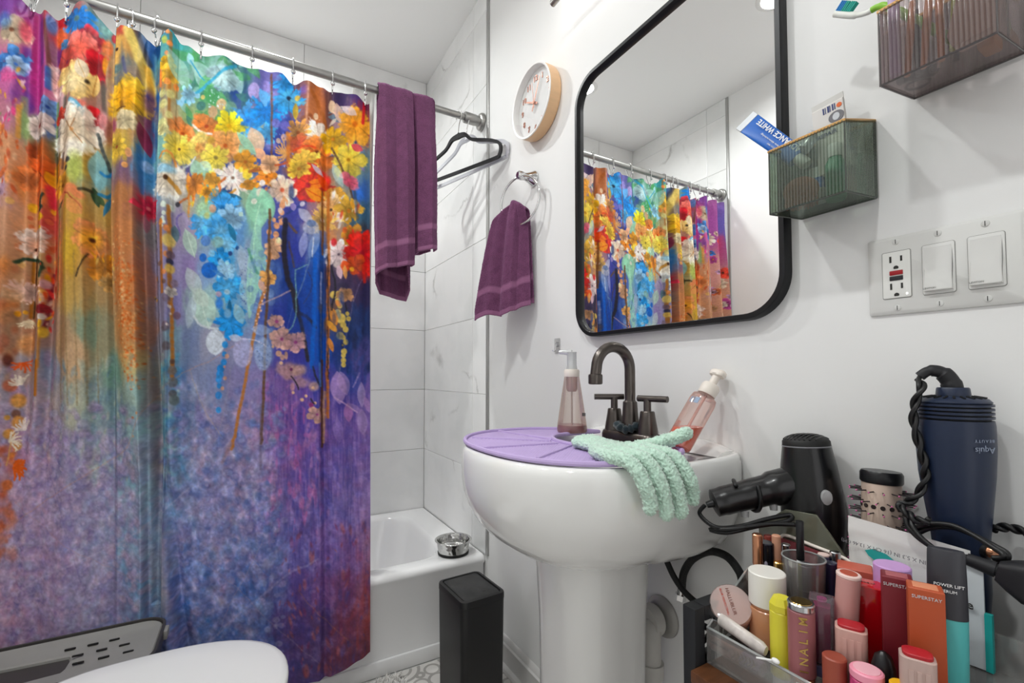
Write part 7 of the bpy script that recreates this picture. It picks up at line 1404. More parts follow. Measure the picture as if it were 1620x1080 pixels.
def box_item(name, label, cat, u, v, w, x, yaw, secs, rr=0.0015, dd=0.8):
    p, h, r = spot(u, v, w, x); wx = 2 * r * 0.80; d = wx * dd; t = thing(name, label, cat, p, (0, 0, yaw), GRP)
    for nm, z0, z1, s_, m in secs:
        a, c = z0 * h, z1 * h; e = min(0.0010, (c - a) * 0.2)
        obj(nm, rloft([(d * s_ - e, wx * s_ - e, rr, a), (d * s_, wx * s_, rr, a + e), (d * s_, wx * s_, rr, c - e), (d * s_ - 2 * e, wx * s_ - 2 * e, rr, c)], 5), m, t)
    return t, p, h, (d, wx)
def face_text(t, s_, size, m, w, z, up=True, off=0.0, spacing=1.0, bold=False, side='front', rot=0):
    """lettering on the local -x face of a standing thing"""
    x_, y_ = ((0, -1, 0), (0, 0, 1))
    M = basis((-w / 2 - 0.0002, off, z), x_, y_)
    if not up: M = M @ Matrix.Rotation(math.radians(90 if rot == 0 else rot), 4, 'Z')
    return lettering(s_, size, m, t, M, spacing, bold)
# -- front row (a box's broad face looks towards the room, local -x)
YW = 0.42
cyl_item('rust_lipstick', 'rust red lipstick tube at the very front of the organiser', 'lipstick', 1320, 1037, 33, 0.549, [('tube', 0, 1, 1, mat('rust_plastic', '#9c4a38', 0.4))])
cyl_item('floral_tube', 'pink rose patterned tube at the bottom edge of the photo', 'lip balm', 1371, 1057, 44, 0.549, [('tube', 0, 0.88, 1, mat('rose_print', '#e0457c', 0.35, var=0.75, vscale=90)), ('cap', 0.885, 0.99, 1.02, mat('rose_pink', '#f09ab0', 0.35)), ('cap_top', 0.985, 1.0, 0.8, mat('rose_pale', '#f3b7c4', 0.35))])
t, p, h, r = cyl_item('black_bullet', 'rounded black lipstick between the pink floral tube and the nude tube', 'lipstick', 1397, 1030, 31, 0.572, [('tube', 0, 0.55, 1, M_BLKP)])
obj('rounded_cap', lathe([(r * 1.02, h * 0.555), (r * 1.06, h * 0.68), (r, h * 0.84), (r * 0.72, h * 0.95), (r * 0.2, h)], 28), M_BLKP, t)
NUDE = mat('nude_pink_plastic', '#cfa49a', 0.4); NRED = mat('red_cap_print', '#b3222c', 0.35); NUDG = mat('nude_grey_plastic', '#c0a49c', 0.4)
def ribs(t, h, sz, m):
    for k in range(3): obj('rib', box((-sz[0] / 2 - 0.0007, (-0.30 + k * 0.22) * sz[1], h * 0.66), (-sz[0] / 2 + 0.0004, (-0.17 + k * 0.22) * sz[1], h * 0.88)), m, t)
t, p, h, sz = box_item('nude_gloss', 'nude lip gloss with a red top at the bottom right of the organiser', 'lip gloss', 1451, 1030, 56, 0.556, YW, [('bottle', 0, 0.97, 1, NUDG), ('red_top', 0.965, 1.0, 0.84, NRED)], rr=0.006); ribs(t, h, sz, NUDG)
cyl_item('yellow_pencil_cap', 'yellow cap at the bottom edge beside the black rounded lipstick', 'cap', 1424, 1080, 28, 0.5475, [('cap', 0, 1, 1, mat('warm_yellow', '#f0b623', 0.4))])
t, p, h, sz = box_item('nude_box_gloss', 'nude pink lip gloss with a red top in front of the clear red box', 'lip gloss', 1346, 986, 52, 0.578, YW, [('bottle', 0, 0.97, 1, NUDE), ('red_top', 0.965, 1.0, 0.84, NRED)], rr=0.006); ribs(t, h, sz, NUDE)
YEL = mat('lemon_plastic', '#dcd23c', 0.4)
t, p, h, r = cyl_item('yellow_tube', 'lemon yellow tube with a white foot beside the mauve lip tube', 'tube', 1236, 944, 34, 0.565, [('white_foot', 0, 0.16, 0.82, mat('white_cap', '#e8e8e8', 0.4)), ('body', 0.155, 0.86, 1.0, YEL)])
obj('domed_cap', loft([[(r * s_ * math.cos(a), r * s_ * math.sin(a), z * h) for a in np.linspace(0, 2 * math.pi, 8, endpoint=False)] for s_, z in ((1.03, 0.862), (1.03, 0.93), (0.72, 1.0))]), YEL, t, smooth=20)
MAUVE = mat('mauve_tube', '#9b5f62', 0.35)
t, p, h, r = cyl_item('mauve_gloss', 'mauve lip tube with raised gold letters down its side', 'lip gloss', 1267, 951, 38, 0.558, [('gold_foot', 0, 0.30, 0.93, RGOLD), ('tube', 0.305, 0.93, 1.0, MAUVE), ('silver_rim', 0.93, 1.0, 1.02, SILV), ('gold_top', 0.985, 1.003, 0.8, GOLD)])
va = Vector((-p.x, -p.y, 0)).normalized(); vl_ = Vector((-va.y, va.x, 0))          # towards the camera; to its left-hand side
for k, chh in enumerate('MILANI'):
    a_ = 0.15; d_ = (va * math.cos(a_) + vl_ * math.sin(a_)); zc = h * (0.86 - k * 0.095)
    lettering(chh, 0.0120, GOLD, t, basis(d_ * (r + 0.0002) + Vector((0, 0, zc)), (0, 0, -1), vl_ * -math.cos(a_) + va * math.sin(a_)) if False else basis(d_ * (r + 0.0002) + Vector((0, 0, zc)), (0, 0, 1), (vl_ * math.cos(a_) - va * math.sin(a_)) * (1 if Vector((0, 0, 1)).cross(vl_).dot(va) > 0 else -1)), bold=True)
obj('paper_label', loft([[(va * math.cos(b_) + vl_ * math.sin(b_)) * (r * 0.945) + Vector((0, 0, z * h)) for b_ in np.linspace(-0.5, 0.7, 8)] for z in (0.05, 0.26)], False, False, False), M_W, t)
sg_ = 1 if Vector((0, 0, 1)).cross(vl_).dot(va) > 0 else -1
lettering('066', 0.009, M_DARK, t, basis(va * (r * 0.965) + Vector((0, 0, h * 0.16)), (0, 0, 1), vl_ * sg_))
GLS = acrylic('clear_gloss_wall', '#f1dfe8', 0.08, 0.03)
t, p, h, sz = box_item('magenta_gloss', 'clear square lip gloss bottle filled with magenta', 'lip gloss', 1300, 944, 42, 0.590, YW, [('blue_foot', 0, 0.14, 1.02, mat('slate_blue_plastic', '#6f6f9e', 0.35)), ('bottle', 0.14, 1.0, 1.0, GLS)], rr=0.002, dd=0.95)
obj('gloss', rloft([(sz[0] * 0.66, sz[1] * 0.66, 0.002, h * 0.16), (sz[0] * 0.66, sz[1] * 0.66, 0.002, h * 0.90)]), mat('magenta_gel', '#8c1a5c', 0.2), t); obj('end_dot', lathe([(0.005, h * 0.955), (0.005, h * 0.99)], 20), mat('bright_magenta', '#b3358c', 0.3), t)
# foundation bottle
cyl_item('foundation_bottle', 'beige foundation bottle with a large white cap in the organiser', 'foundation', 1213, 903, 53, 0.594, [('bottle', 0, 0.50, 0.98, mat('beige_liquid', '#c98e68', 0.25, coat=0.3)), ('neck', 0.495, 0.55, 0.86, mat('beige_liquid', '#c98e68', 0.25)), ('cap', 0.545, 1.0, 1.0, mat('ivory_cap', '#e9e6df', 0.3))], seg=40)
# powder jar lying on its side in the front step's left end, lighter across it, gloss tube below
pj = at(1157, 962, x=0.574); jm = frame(Vector((-0.55, -0.35, 0.55)), (0, 0, 1))
t = thing('powder_jar', 'round pale pink powder jar propped on its side at the left end', 'powder', pj, jm, GRP)
PKJ = acrylic('clear_pink_jar', '#f0d9d3', 0.35, 0.1)
obj('base', lathe([(0.0245, -0.014), (0.0255, -0.012), (0.0255, 0.004), (0.0245, 0.005)], 44), mat('pale_pink_powder', '#e3bdb2', 0.5), t); obj('lid', lathe([(0.0258, 0.0045), (0.0262, 0.006), (0.0262, 0.015), (0.0248, 0.017), (0.002, 0.0172)], 44), PKJ, t)
lettering('HALLUBLUR', 0.0062, mat('brown_print', '#6b3a2e', 0.5), t, Matrix.Translation((0, 0.004, 0.0176)) @ Matrix.Rotation(math.radians(-70), 4, 'Z')); lettering('BLUR PERFECTING', 0.0040, mat('red_print', '#b8483a', 0.5), t, Matrix.Translation((-0.008, 0.002, 0.0176)) @ Matrix.Rotation(math.radians(-70), 4, 'Z'))
g0, g1 = at(1124, 1014, x=0.5475), at(1208, 1060, x=0.5475)
t = thing('lying_gloss', 'dusky pink lip gloss with gold chevrons lying along the organiser front', 'lip gloss', g0, frame(g1 - g0, (-1, 0, 0)), 'cosmetics in the clear organiser'); Lg = (g1 - g0).length
obj('tube', lathe([(0.0075, 0.0), (0.0085, 0.001), (0.0085, Lg * 0.62), (0.0078, Lg * 0.63)], 24), mat('dusky_pink', '#b98a7f', 0.4), t); obj('cap', lathe([(0.0082, Lg * 0.63), (0.0088, Lg * 0.64), (0.0088, Lg - 0.001), (0.0078, Lg)], 24), mat('dusky_lilac', '#9a7f9c', 0.4), t)
gi = frame(g1 - g0, (-1, 0, 0)).inverted() @ Vector((-0.8, -0.25, 0.5)); gi.z = 0; gi.normalize(); gt = Vector((0, 0, 1)); gn = gt.cross(gi)
for k in range(6):
    c = gi * 0.0089 + gt * (Lg * 0.55 + k * 0.0052)
    for s_ in (1, -1): obj('chevron', tube([c + gn * 0.0045 * s_ - gt * 0.003 - gi * 0.0012, c + gt * 0.001], 0.0006, 6), GOLD, t)
lettering('radiant dewy lips', 0.0042, M_DARK, t, basis(gi * 0.0088 + gt * (Lg * 0.27), gt, gn))
l0, l1 = at(1119, 964, x=0.550), at(1212, 1030, x=0.550)
t = thing('lighter', 'pearly white lighter with a metal top lying slantwise in the organiser', 'lighter', l0, frame(l1 - l0, (-1, 0, 0)), 'cosmetics in the clear organiser'); Ll = (l1 - l0).length
obj('body', lathe([(0.0080, 0.020), (0.0085, 0.021), (0.0085, Ll - 0.006), (0.006, Ll)], 24, sx=1, sy=0.75), mat('pearl_plastic', '#d8d0cb', 0.25, var=0.25, vscale=60), t)
obj('metal_hood', lathe([(0.0078, 0.006), (0.0083, 0.007), (0.0083, 0.0205), (0.0075, 0.021)], 24, sx=1, sy=0.75), SILV, t); obj('spark_wheel', xf(lathe([(0.004, -0.004), (0.004, 0.004)], 16), Matrix.Translation((0, 0, 0.004)) @ Matrix.Rotation(math.radians(90), 4, 'Y')), SILV, t)
c0, c1 = at(1197, 1040, x=OX0 - 0.0035), at(1227, 1045, x=OX0 - 0.0035)
t = thing('cotton_swab', 'white cotton swab lying on the organiser front edge', 'cotton swab', c0); obj('stick', tube([c0, c1], 0.0012, 8), M_W, t, True); obj('tip', sphere(c1, 0.0030, 12, 8, (1, 1.6, 1)), mat('cotton', '#f3f3f1', 0.95), t, True)
# -- middle and back rows
cyl_item('slanted_lipstick', 'pink lip tube leaning sideways with a red disc on its end', 'lipstick', 1330, 903, 32, 0.603, [('tube', 0, 0.97, 1.0, mat('pearl_pink_tube', '#c9948f', 0.3)), ('rim', 0.965, 1.0, 1.03, mat('pale_pink_rim', '#f0d3cb', 0.35)), ('colour_disc', 0.995, 1.006, 0.72, mat('brick_red', '#b2492e', 0.4))], lean=(0.06, 0.02, 0.0))
t, p, h, sz = box_item('clear_red_box', 'translucent ruby red box in the middle of the organiser', 'cosmetic box', 1368, 921, 56, 0.630, YW, [('box', 0, 1.0, 1.0, mat('ruby_acrylic', '#d30f1c', 0.08, trans=0.2, coat=0.5))], rr=0.001)
lettering('LASTING LIP', 0.0035, M_DARK, t, Matrix.Translation((0, 0, h + 0.0003)) @ Matrix.Rotation(math.radians(-90), 4, 'Z'))
t, p, h, sz = box_item('maroon_box', 'dark maroon lipstick carton with pale lettering', 'cosmetic box', 1418, 909, 48, 0.604, YW, [('carton', 0, 1.0, 1.0, mat('maroon_card', '#7a1f2b', 0.45)), ('top_panel', 0.998, 1.003, 0.7, mat('maroon_pale', '#a85a60', 0.45))], rr=0.0008)
face_text(t, 'SUPERSTAY', 0.0046, mat('pale_print', '#c9ccd0', 0.5), sz[0], h - 0.008); face_text(t, 'MAYBELLINE', 0.0070, mat('pale_print', '#c9ccd0', 0.5), sz[0], h * 0.26, up=False, rot=-90, off=-sz[1] * 0.3)
t, p, h, sz = box_item('orange_box', 'burnt orange lipstick carton with a white barcode label', 'cosmetic box', 1463, 927, 54, 0.590, YW, [('carton', 0, 1.0, 1.0, mat('orange_card', '#b5502c', 0.45)), ('top_panel', 0.998, 1.003, 0.7, mat('orange_pale', '#d98a66', 0.45))], rr=0.0008)
face_text(t, 'SUPERSTAY', 0.0044, mat('pale_print', '#c9ccd0', 0.5), sz[0], h - 0.008)
yb_ = -sz[1] / 2
obj('barcode_label', box((-sz[0] * 0.30, yb_ - 0.0004, h * 0.10), (sz[0] * 0.36, yb_ + 0.0002, h * 0.62)), M_W, t)
for k in range(11): obj('bar_mark', box((-sz[0] * 0.24, yb_ - 0.0006, h * 0.14 + k * 0.0026), (sz[0] * 0.30, yb_ - 0.0003, h * 0.14 + k * 0.0026 + (0.0008, 0.0015)[k % 2])), M_DARK, t)
cyl_item('lilac_cap_jar', 'lilac round cap standing behind the maroon carton', 'jar', 1411, 893, 48, 0.662, [('jar', 0, 0.35, 0.96, mat('white_cap', '#e8e8e8', 0.4)), ('cap', 0.35, 1.0, 1.0, mat('lilac_cap', '#c99bd6', 0.4))], seg=40)
box_item('coral_box', 'coral red carton behind the slanted pink lipstick', 'cosmetic box', 1352, 895, 56, 0.668, YW, [('carton', 0, 1.0, 1.0, mat('coral_card', '#c4604c', 0.5))], rr=0.0008)
box_item('white_carton', 'plain white little carton between the coral box and the lilac cap', 'cosmetic box', 1385, 897, 20, 0.690, YW, [('carton', 0, 1.0, 1.0, mat('white_card', '#e2e2e4', 0.5))], rr=0.0008)
# clear cup with brushes and a black pencil
t, p, h, r = cyl_item('clear_cup', 'clear plastic cup holding dark cosmetics at the back of the organiser', 'cup', 1271, 881, 60, 0.646, [])
obj('wall', lathe([(r * 0.85, 0.0005), (r * 0.87, 0.002), (r, h), (r * 0.96, h), (r * 0.83, 0.003), (0.002, 0.0025)], 40, cap=False), CLR, t); obj('lip', xf(torus(r * 0.98, 0.0012, 40, 8), Matrix.Translation((0, 0, h))), EDG, t); cup_h = h
cup = p
def stick(name, label, cat, dx, dy, h, r, secs, base=cup, lean=(0, 0, 0), z0=0.0035):
    t = thing(name, label, cat, (base.x + dx, base.y + dy, base.z + z0), lean, 'cosmetics in the clear organiser')
    for nm, a, c, s_, m in secs: obj(nm, lathe([(r * s_ * 0.92, a * h), (r * s_, a * h + 0.0008), (r * s_, c * h - 0.0008), (r * s_ * 0.92, c * h)], 20), m, t)
    return t
stick('black_pencil', 'tall black and white eye pencil standing in the clear cup', 'pencil', 0.004, 0.006, cup_h + 0.042, 0.0048, [('white_barrel', 0, 0.55, 0.92, mat('white_cap', '#e8e8e8', 0.4)), ('black_cap', 0.55, 1.0, 1.0, M_BLKP)])
stick('dark_compact', 'dark round stick standing inside the clear cup', 'stick', -0.004, -0.006, cup_h * 0.86, 0.0105, [('tube', 0, 0.5, 1.05, M_BLKP), ('cap', 0.5, 1.0, 1.0, mat('charcoal_plastic', '#33333a', 0.35))])
# tubes behind the foundation, left end of the back step
GUN = mat('gunmetal_gloss', '#3a3a44', 0.15, 0.8)
def bt(name, label, cat, u, v, w, x, secs): return cyl_item(name, label, cat, u, v, w, x, secs, seg=24)
bt('rose_gold_tube', 'slim rose gold tube at the far left of the organiser back row', 'lip gloss', 1198, 844, 15, 0.640, [('base', 0, 0.5, 0.95, RGOLD), ('cap', 0.5, 1.0, 1.0, RGOLD)])
t, p, h, r = bt('gunmetal_lipstick', 'shiny gunmetal lipstick with a teardrop mark', 'lipstick', 1211, 857, 24, 0.658, [('base', 0, 0.45, 0.94, GUN), ('cap', 0.45, 1.0, 1.0, GUN)])
vq = Vector((-p.x, -p.y, 0)).normalized(); obj('teardrop', xf(sphere((0, 0, 0), 0.0030, 14, 8, (0.8, 1.3, 0.3)), Matrix.Translation(vq * r + Vector((0, 0, h * 0.62))) @ frame(vq, (0, 0, 1)).to_4x4()), mat('lilac_grey', '#b9b3c8', 0.3), t)
bt('peach_tube', 'peach lip tube beside the gunmetal lipstick', 'lip gloss', 1228, 846, 13, 0.668, [('tube', 0, 0.5, 0.95, mat('peach_plastic', '#d49a7e', 0.4)), ('cap', 0.5, 1.0, 1.0, mat('peach_plastic', '#d49a7e', 0.4))])
bt('red_capped_tube', 'little red capped tube behind the gunmetal lipstick', 'lip gloss', 1215, 846, 13, 0.682, [('tube', 0, 0.6, 0.95, mat('clear_red', '#b5453f', 0.3)), ('cap', 0.6, 1.0, 1.0, mat('brick_cap', '#9e4238', 0.4))])
bt('silver_gloss', 'clear gloss with a silver dome between the peach tube and the pencil', 'lip gloss', 1243, 860, 14, 0.690, [('tube', 0, 0.6, 0.95, mat('clear_rose', '#c99a96', 0.2)), ('cap', 0.6, 1.0, 1.0, SILV)])
bt('navy_pink_tube', 'navy tube with a pale pink end behind the clear cup', 'lip gloss', 1303, 876, 18, 0.686, [('tube', 0, 0.97, 1.0, mat('navy_gloss', '#23233f', 0.2, coat=0.5)), ('pink_end', 0.965, 1.003, 0.9, mat('pale_pink_rim', '#f0d3cb', 0.35))])
bt('silver_tube', 'small silver capped tube beside the navy and pink tube', 'lip gloss', 1321, 872, 15, 0.693, [('tube', 0, 0.6, 0.95, mat('olive_clear', '#8a8460', 0.3)), ('cap', 0.6, 1.0, 1.0, SILV)])
bt('dark_navy_lipstick', 'glossy dark navy lipstick in front of the silver tube', 'lipstick', 1314, 889, 20, 0.670, [('base', 0, 0.4, 0.95, mat('navy_gloss', '#23233f', 0.2, coat=0.5)), ('cap', 0.4, 1.0, 1.0, mat('navy_gloss', '#23233f', 0.2, coat=0.5))])
bt('white_cream_tube', 'small cream tube with a gold mark behind the white cap', 'tube', 1232, 888, 16, 0.640, [('tube', 0, 0.7, 1.0, mat('ivory_cap', '#e9e6df', 0.3)), ('cap', 0.7, 1.0, 0.95, GOLD)])
# teal tube with a dark cap, standing on its head at the right
pt = at(1496, 868, x=0.626); zt = pt.z
t = thing('teal_tube', 'teal squeeze tube with a charcoal cap standing at the right of the organiser', 'tube', (pt.x, pt.y, T2 + 0.0001), (0, 0, 0.35), GRP)
ht = zt - T2; obj('neck', lathe([(0.008, 0.0), (0.008, 0.022)], 24), M_BLKP, t)
obj('body', loft([[(0.5 * w_ * math.cos(a), 0.5 * d_ * math.sin(a), z) for a in np.linspace(0, 2 * math.pi, 32, endpoint=False)] for w_, d_, z in ((0.018, 0.022, 0.024), (0.022, 0.029, 0.030), (0.020, 0.031, ht * 0.60))]), mat('teal_plastic', '#5cc0bf', 0.4), t)
obj('cap', loft([[(0.5 * w_ * math.cos(a), 0.5 * d_ * math.sin(a), z) for a in np.linspace(0, 2 * math.pi, 32, endpoint=False)] for w_, d_, z in ((0.0205, 0.0312, ht * 0.602), (0.018, 0.0305, ht * 0.84), (0.012, 0.029, ht * 0.985), (0.009, 0.027, ht))]), mat('charcoal_cap', '#35353b', 0.4), t)
lettering('POWER LIFT', 0.0042, M_W, t, basis((-0.0098, -0.001, ht * 0.80), (0.1, -1, 0), (0.12, 0, 1))); lettering('SERUM', 0.0040, M_W, t, basis((-0.0100, -0.001, ht * 0.765), (0.1, -1, 0), (0.1, 0, 1)))

# ================================================================== BEHIND THE ORGANISER
# maroon pouch with a cream rim
po = thing('makeup_pouch', 'maroon makeup pouch with a cream piped rim behind the organiser', 'pouch', (0.7145, 0.33, ZS))
zt0 = at(1216, 838, x=0.7095).z; zt1 = at(1342, 884, x=0.7095).z
pa, pb2 = at(1214, 842, x=0.7095), at(1344, 886, x=0.7095); ya, yb2 = min(pa.y, CYL - 0.024), pb2.y
obj('bag', loft([[(0.7075, ya - 0.004, ZS + 0.0006), (0.7115, ya - 0.004, ZS + 0.0006), (0.7115, yb2 + 0.004, ZS + 0.0006), (0.7075, yb2 + 0.004, ZS + 0.0006)], [(0.7075, ya, zt0 - 0.006), (0.7115, ya, zt0 - 0.006), (0.7115, yb2, zt1 - 0.004), (0.7075, yb2, zt1 - 0.004)]]), mat('maroon_cloth', '#8c3f45', 0.7, bump=0.2, bscale=300), po, True)
obj('cream_rim', tube(spline([(0.7095, ya + 0.002, zt0 - 0.012), (0.7095, ya, zt0 - 0.004), (0.7095, ya - 0.010, zt0), (0.7095, (ya + yb2) / 2, (zt0 + zt1) / 2), (0.7095, yb2 + 0.010, zt1), (0.7095, yb2, zt1 - 0.004), (0.7095, yb2 - 0.002, zt1 - 0.010)], 4), 0.0024, 10), mat('cream_piping', '#efe4da', 0.5), po, True)
# smoky octagonal holder the dryer stands in
sh = thing('dryer_holder', 'smoky olive acrylic holder with cut corners in front of the hair dryer', 'holder', (0.735, 0.36, ZS))
hq = [at(u, v, x=0.7145) for u, v in ((1203, 872), (1201, 829), (1243, 805), (1292, 814), (1338, 880))]
hz = [(CYL - 0.023, ZS + 0.001), (CYL - 0.023, ZR_ + 0.004), (hq[0].y, ZR_ + 0.012)] + [(q.y, q.z) for q in hq[1:4]] + [(hq[4].y, hq[4].z), (hq[4].y, ZS + 0.001)]
SMK = mat('smoky_olive', '#6d6e5f', 0.12, trans=0.25, coat=0.3)
obj('front_panel', prism(hz, 'x', 0.7122, 0.7168, 0.0008, 1), SMK, sh, True); 
obj('base_panel', box((0.7170, 0.340, ZS + 0.001), (0.7736, 0.404, ZS + 0.005)), SMK, sh, True)
# ================================================================== HAIR DRYER
dc = Vector((0.7605, 0.3885, 0)); 
hd_ = thing('hair_dryer', 'black hair dryer standing on its nozzle with the handle towards the sink', 'hair dryer', (dc.x, dc.y, ZS))
M_DRY = mat('gloss_black_plastic', '#0d0d0f', 0.3, coat=0.15)
top = 0.934
tilt = Matrix.Translation((dc.x, dc.y, 0)) @ Matrix.Translation((0, 0, 0.80)) @ Matrix.Rotation(math.radians(-4), 4, 'X') @ Matrix.Translation((0, 0, -0.80))
prof = [(0.019, ZS + 0.0062), (0.0200, 0.70), (0.0215, 0.725), (0.030, 0.745), (0.039, 0.775), (0.0430, 0.81), (0.0425, 0.845), (0.0375, 0.89), (0.0330, 0.918)]
obj('barrel', xf(lathe(prof, 48), tilt), M_DRY, hd_, True)
obj('seam_ring', xf(lathe([(0.0334, 0.9175), (0.0337, 0.9185), (0.0332, 0.9195)], 48, cap=False), tilt), mat('grey_ring', '#77777c', 0.3), hd_, True)
gr = obj('intake', xf(lathe([(0.0330, 0.9185), (0.0325, 0.926), (0.0285, 0.931), (0.020, 0.934), (0.004, 0.935)], 48), tilt), mat('dark_intake', '#141414', 0.6), hd_, True)
for k in range(9):
    yk = -0.024 + 0.006 * k; hw = math.sqrt(max(0.0, 0.030 ** 2 - yk ** 2)); pts = [(xk, yk, 0.9365 - 0.0075 * ((xk ** 2 + yk ** 2) / 0.030 ** 2) ** 1.5) for xk in np.linspace(-hw, hw, 9)]
    obj('grille_bar', xf(tube(pts, 0.0015, 6), tilt), M_DRY, gr, True)
h0 = Vector((dc.x - 0.020, dc.y + 0.022, 0.858)); h1 = Vector((0.648, 0.4820, 0.8235))
hp = [h0, h0.lerp(h1, 0.3), h0.lerp(h1, 0.6), h0.lerp(h1, 0.86), h1]
obj('handle', tube(spline(hp, 5), [0.0270] * 5 + [0.0235] * 5 + [0.0225] * 6 + [0.0215] * 4 + [0.016], 20), M_DRY, hd_, True)
LG = mat('light_grey_switch', '#a7a7a8', 0.4); hdv = (h1 - h0).normalized()
for f_ in (0.24, 0.60):
    q = h0.lerp(h1, f_) + Vector((-0.004, -0.004, -0.023)); obj('switch', tube([q, q + Vector((-0.002, -0.002, -0.0085))], [0.0062, 0.0052], 14), LG, hd_, True)
va = Vector((-dc.x, -dc.y, 0)).normalized(); side_ = Vector((-va.y, va.x, 0)); bd_ = (va * 0.83 - side_ * -0.55); 
bdv = (va * math.cos(0.42) + Vector((-va.y, va.x, 0)) * math.sin(0.42)).normalized()
qn = Vector((dc.x, dc.y, 0.850)) + bdv * 0.0408
obj('round_badge', xf(lathe([(0.0085, -0.003), (0.0085, 0.002), (0.0078, 0.0026)], 28, sx=0.85, sy=1.25), Matrix.Translation(qn) @ frame(bdv, (0, 0, 1)).to_4x4()), LG, hd_, True)
obj('cord_boot', tube([h1 + hdv * -0.002, h1 + hdv * 0.010], [0.007, 0.005], 12), M_BLKP, hd_, True)
M_CORD = mat('black_cord', '#121214', 0.4)
def cord(name, label, pts, r=0.0028, twist=0, n=8):
    P = spline(pts, n); b = new()
    if twist:
        for ph in (0, math.pi):
            Q = []
            for i, p in enumerate(P):
                tg = (P[min(i + 1, len(P) - 1)] - P[max(i - 1, 0)]).normalized(); a = tg.cross(Vector((1, 0.2, 0.1))).normalized(); c = tg.cross(a); Q.append(p + (a * math.cos(ph + i * twist) + c * math.sin(ph + i * twist)) * r * 0.95)
            tube(Q, r, 8, b)
    else: tube(P, r, 8, b)
    return single(name, label, 'cable', b, M_CORD, P[0], smooth=180)
e_ = h1 + hdv * 0.011
H = lambda f_, dx, dy, dz: h0.lerp(h1, f_) + Vector((dx, dy, dz))
cord('folded_cable', 'thick black dryer cord folded in bunches under the dryer handle', [e_ + Vector((-0.001, 0.002, -0.001)), e_ + Vector((-0.016, 0.000, -0.012)), H(0.93, -0.030, -0.016, -0.030), H(0.7, -0.022, -0.020, -0.036), H(0.4, -0.018, -0.022, -0.034), H(0.12, -0.018, -0.022, -0.036), H(0.15, -0.024, -0.026, -0.042), H(0.5, -0.026, -0.024, -0.040), H(0.85, -0.026, -0.022, -0.040), H(1.0, -0.024, -0.012, -0.034), H(0.8, -0.030, -0.026, -0.034), H(0.4, -0.026, -0.030, -0.038), H(0.1, -0.03, -0.034, -0.046)], 0.0033)
wrapc = []
for a in np.linspace(-0.6, 2 * math.pi - 0.9, 22):
    f_ = 0.66 - 0.25 * (a / 6.2); c = h0.lerp(h1, f_); n1 = Vector((0, 0, 1)); n1 = (n1 - hdv * n1.dot(hdv)).normalized(); n2 = hdv.cross(n1); wrapc.append(c + (n1 * math.cos(a) + n2 * math.sin(a)) * 0.0262)
cord('wound_cable', 'black cord wound once round the dryer handle', wrapc, 0.0030, n=3)
# ================================================================== ROUND HAIR BRUSH
rb = Vector((0.755, 0.3025, ZS)); rbm = Euler((0.0, 0.06, 0.0)).to_matrix()
r_b = thing('round_hair_brush', 'round ceramic hair brush with a black end and pink tipped bristles', 'hair brush', rb, rbm)
ztp = 0.878 - ZS
obj('handle', lathe([(0.009, 0.001), (0.011, 0.004), (0.0115, 0.08), (0.014, 0.095)], 24), M_BLKP, r_b)
obj('barrel', lathe([(0.0215, 0.095), (0.0225, 0.098), (0.0225, ztp), (0.0215, ztp + 0.002)], 36), mat('champagne_barrel', '#c9b3a4', 0.4, 0.3), r_b)
obj('end_cap', lathe([(0.0232, ztp + 0.001), (0.0245, ztp + 0.003), (0.0245, ztp + 0.014), (0.0225, ztp + 0.0175), (0.003, ztp + 0.018)], 36), M_BLKP, r_b)
M_HOLE = mat('vent_hole', '#2b211f', 0.8); M_BRIS = mat('black_bristle', '#2b2226', 0.6); M_TIP = mat('pink_tip', '#d06aa0', 0.5)
for i in range(9):
    z = 0.108 + i * (ztp - 0.118) / 8
    for j in range(14):
        a = 2 * math.pi * (j + 0.5 * (i % 2)) / 14; d_ = Vector((math.cos(a), math.sin(a), 0)); o_ = Vector((0, 0, z))
        if j % 2 == 0 or True:
            br = obj('bristle', tube([o_ + d_ * 0.0222, o_ + d_ * 0.0365], 0.0009, 4), M_BRIS, r_b, smooth=0)
            if i % 1 == 0: obj('ball_tip', sphere(o_ + d_ * 0.0368, 0.0013, 6, 4), M_TIP, br, smooth=180)
        if i % 2 == 0 and i < 8: obj('vent_hole', xf(lathe([(0.0030, -0.0005), (0.0030, 0.0005)], 10), Matrix.Translation(Vector((0, 0, z + 0.008)) + d_ * 0.0226) @ frame(d_).to_4x4()), M_HOLE, r_b, smooth=0)
# ================================================================== HOT AIR STYLER
hb = Vector((0.757, 0.2205, ZS + 0.0005))
hs = thing('hot_air_styler', 'navy blue hot air styling brush standing upside down by the wall', 'hair styler', hb, (0.0, 0.0, 0.0))
M_NAVYP = mat('navy_satin_plastic', '#1b2740', 0.38)
zz0 = ZS
prof = [(0.018, 0.0), (0.0195, 0.003), (0.0215, 0.09), (0.0250, 0.125), (0.0255, 0.165), (0.0270, 0.190), (0.0310, 0.225), (0.0350, 0.262), (0.0366, 0.295), (0.0362, 0.322), (0.0355, 0.328)]
shift_ = lambda z: 0.006 * (1 - min(1, z / 0.26))
def bent(prof_, seg=48): return loft([[(r * math.cos(2 * math.pi * j / seg) + shift_(z) * 0.3, r * math.sin(2 * math.pi * j / seg) - shift_(z), z) for j in range(seg)] for r, z in prof_])
obj('body', bent(prof), M_NAVYP, hs)
core = obj('vent_core', lathe([(0.0325, 0.3275), (0.0325, 0.348)], 40), mat('vent_black', '#08090c', 0.7), hs)
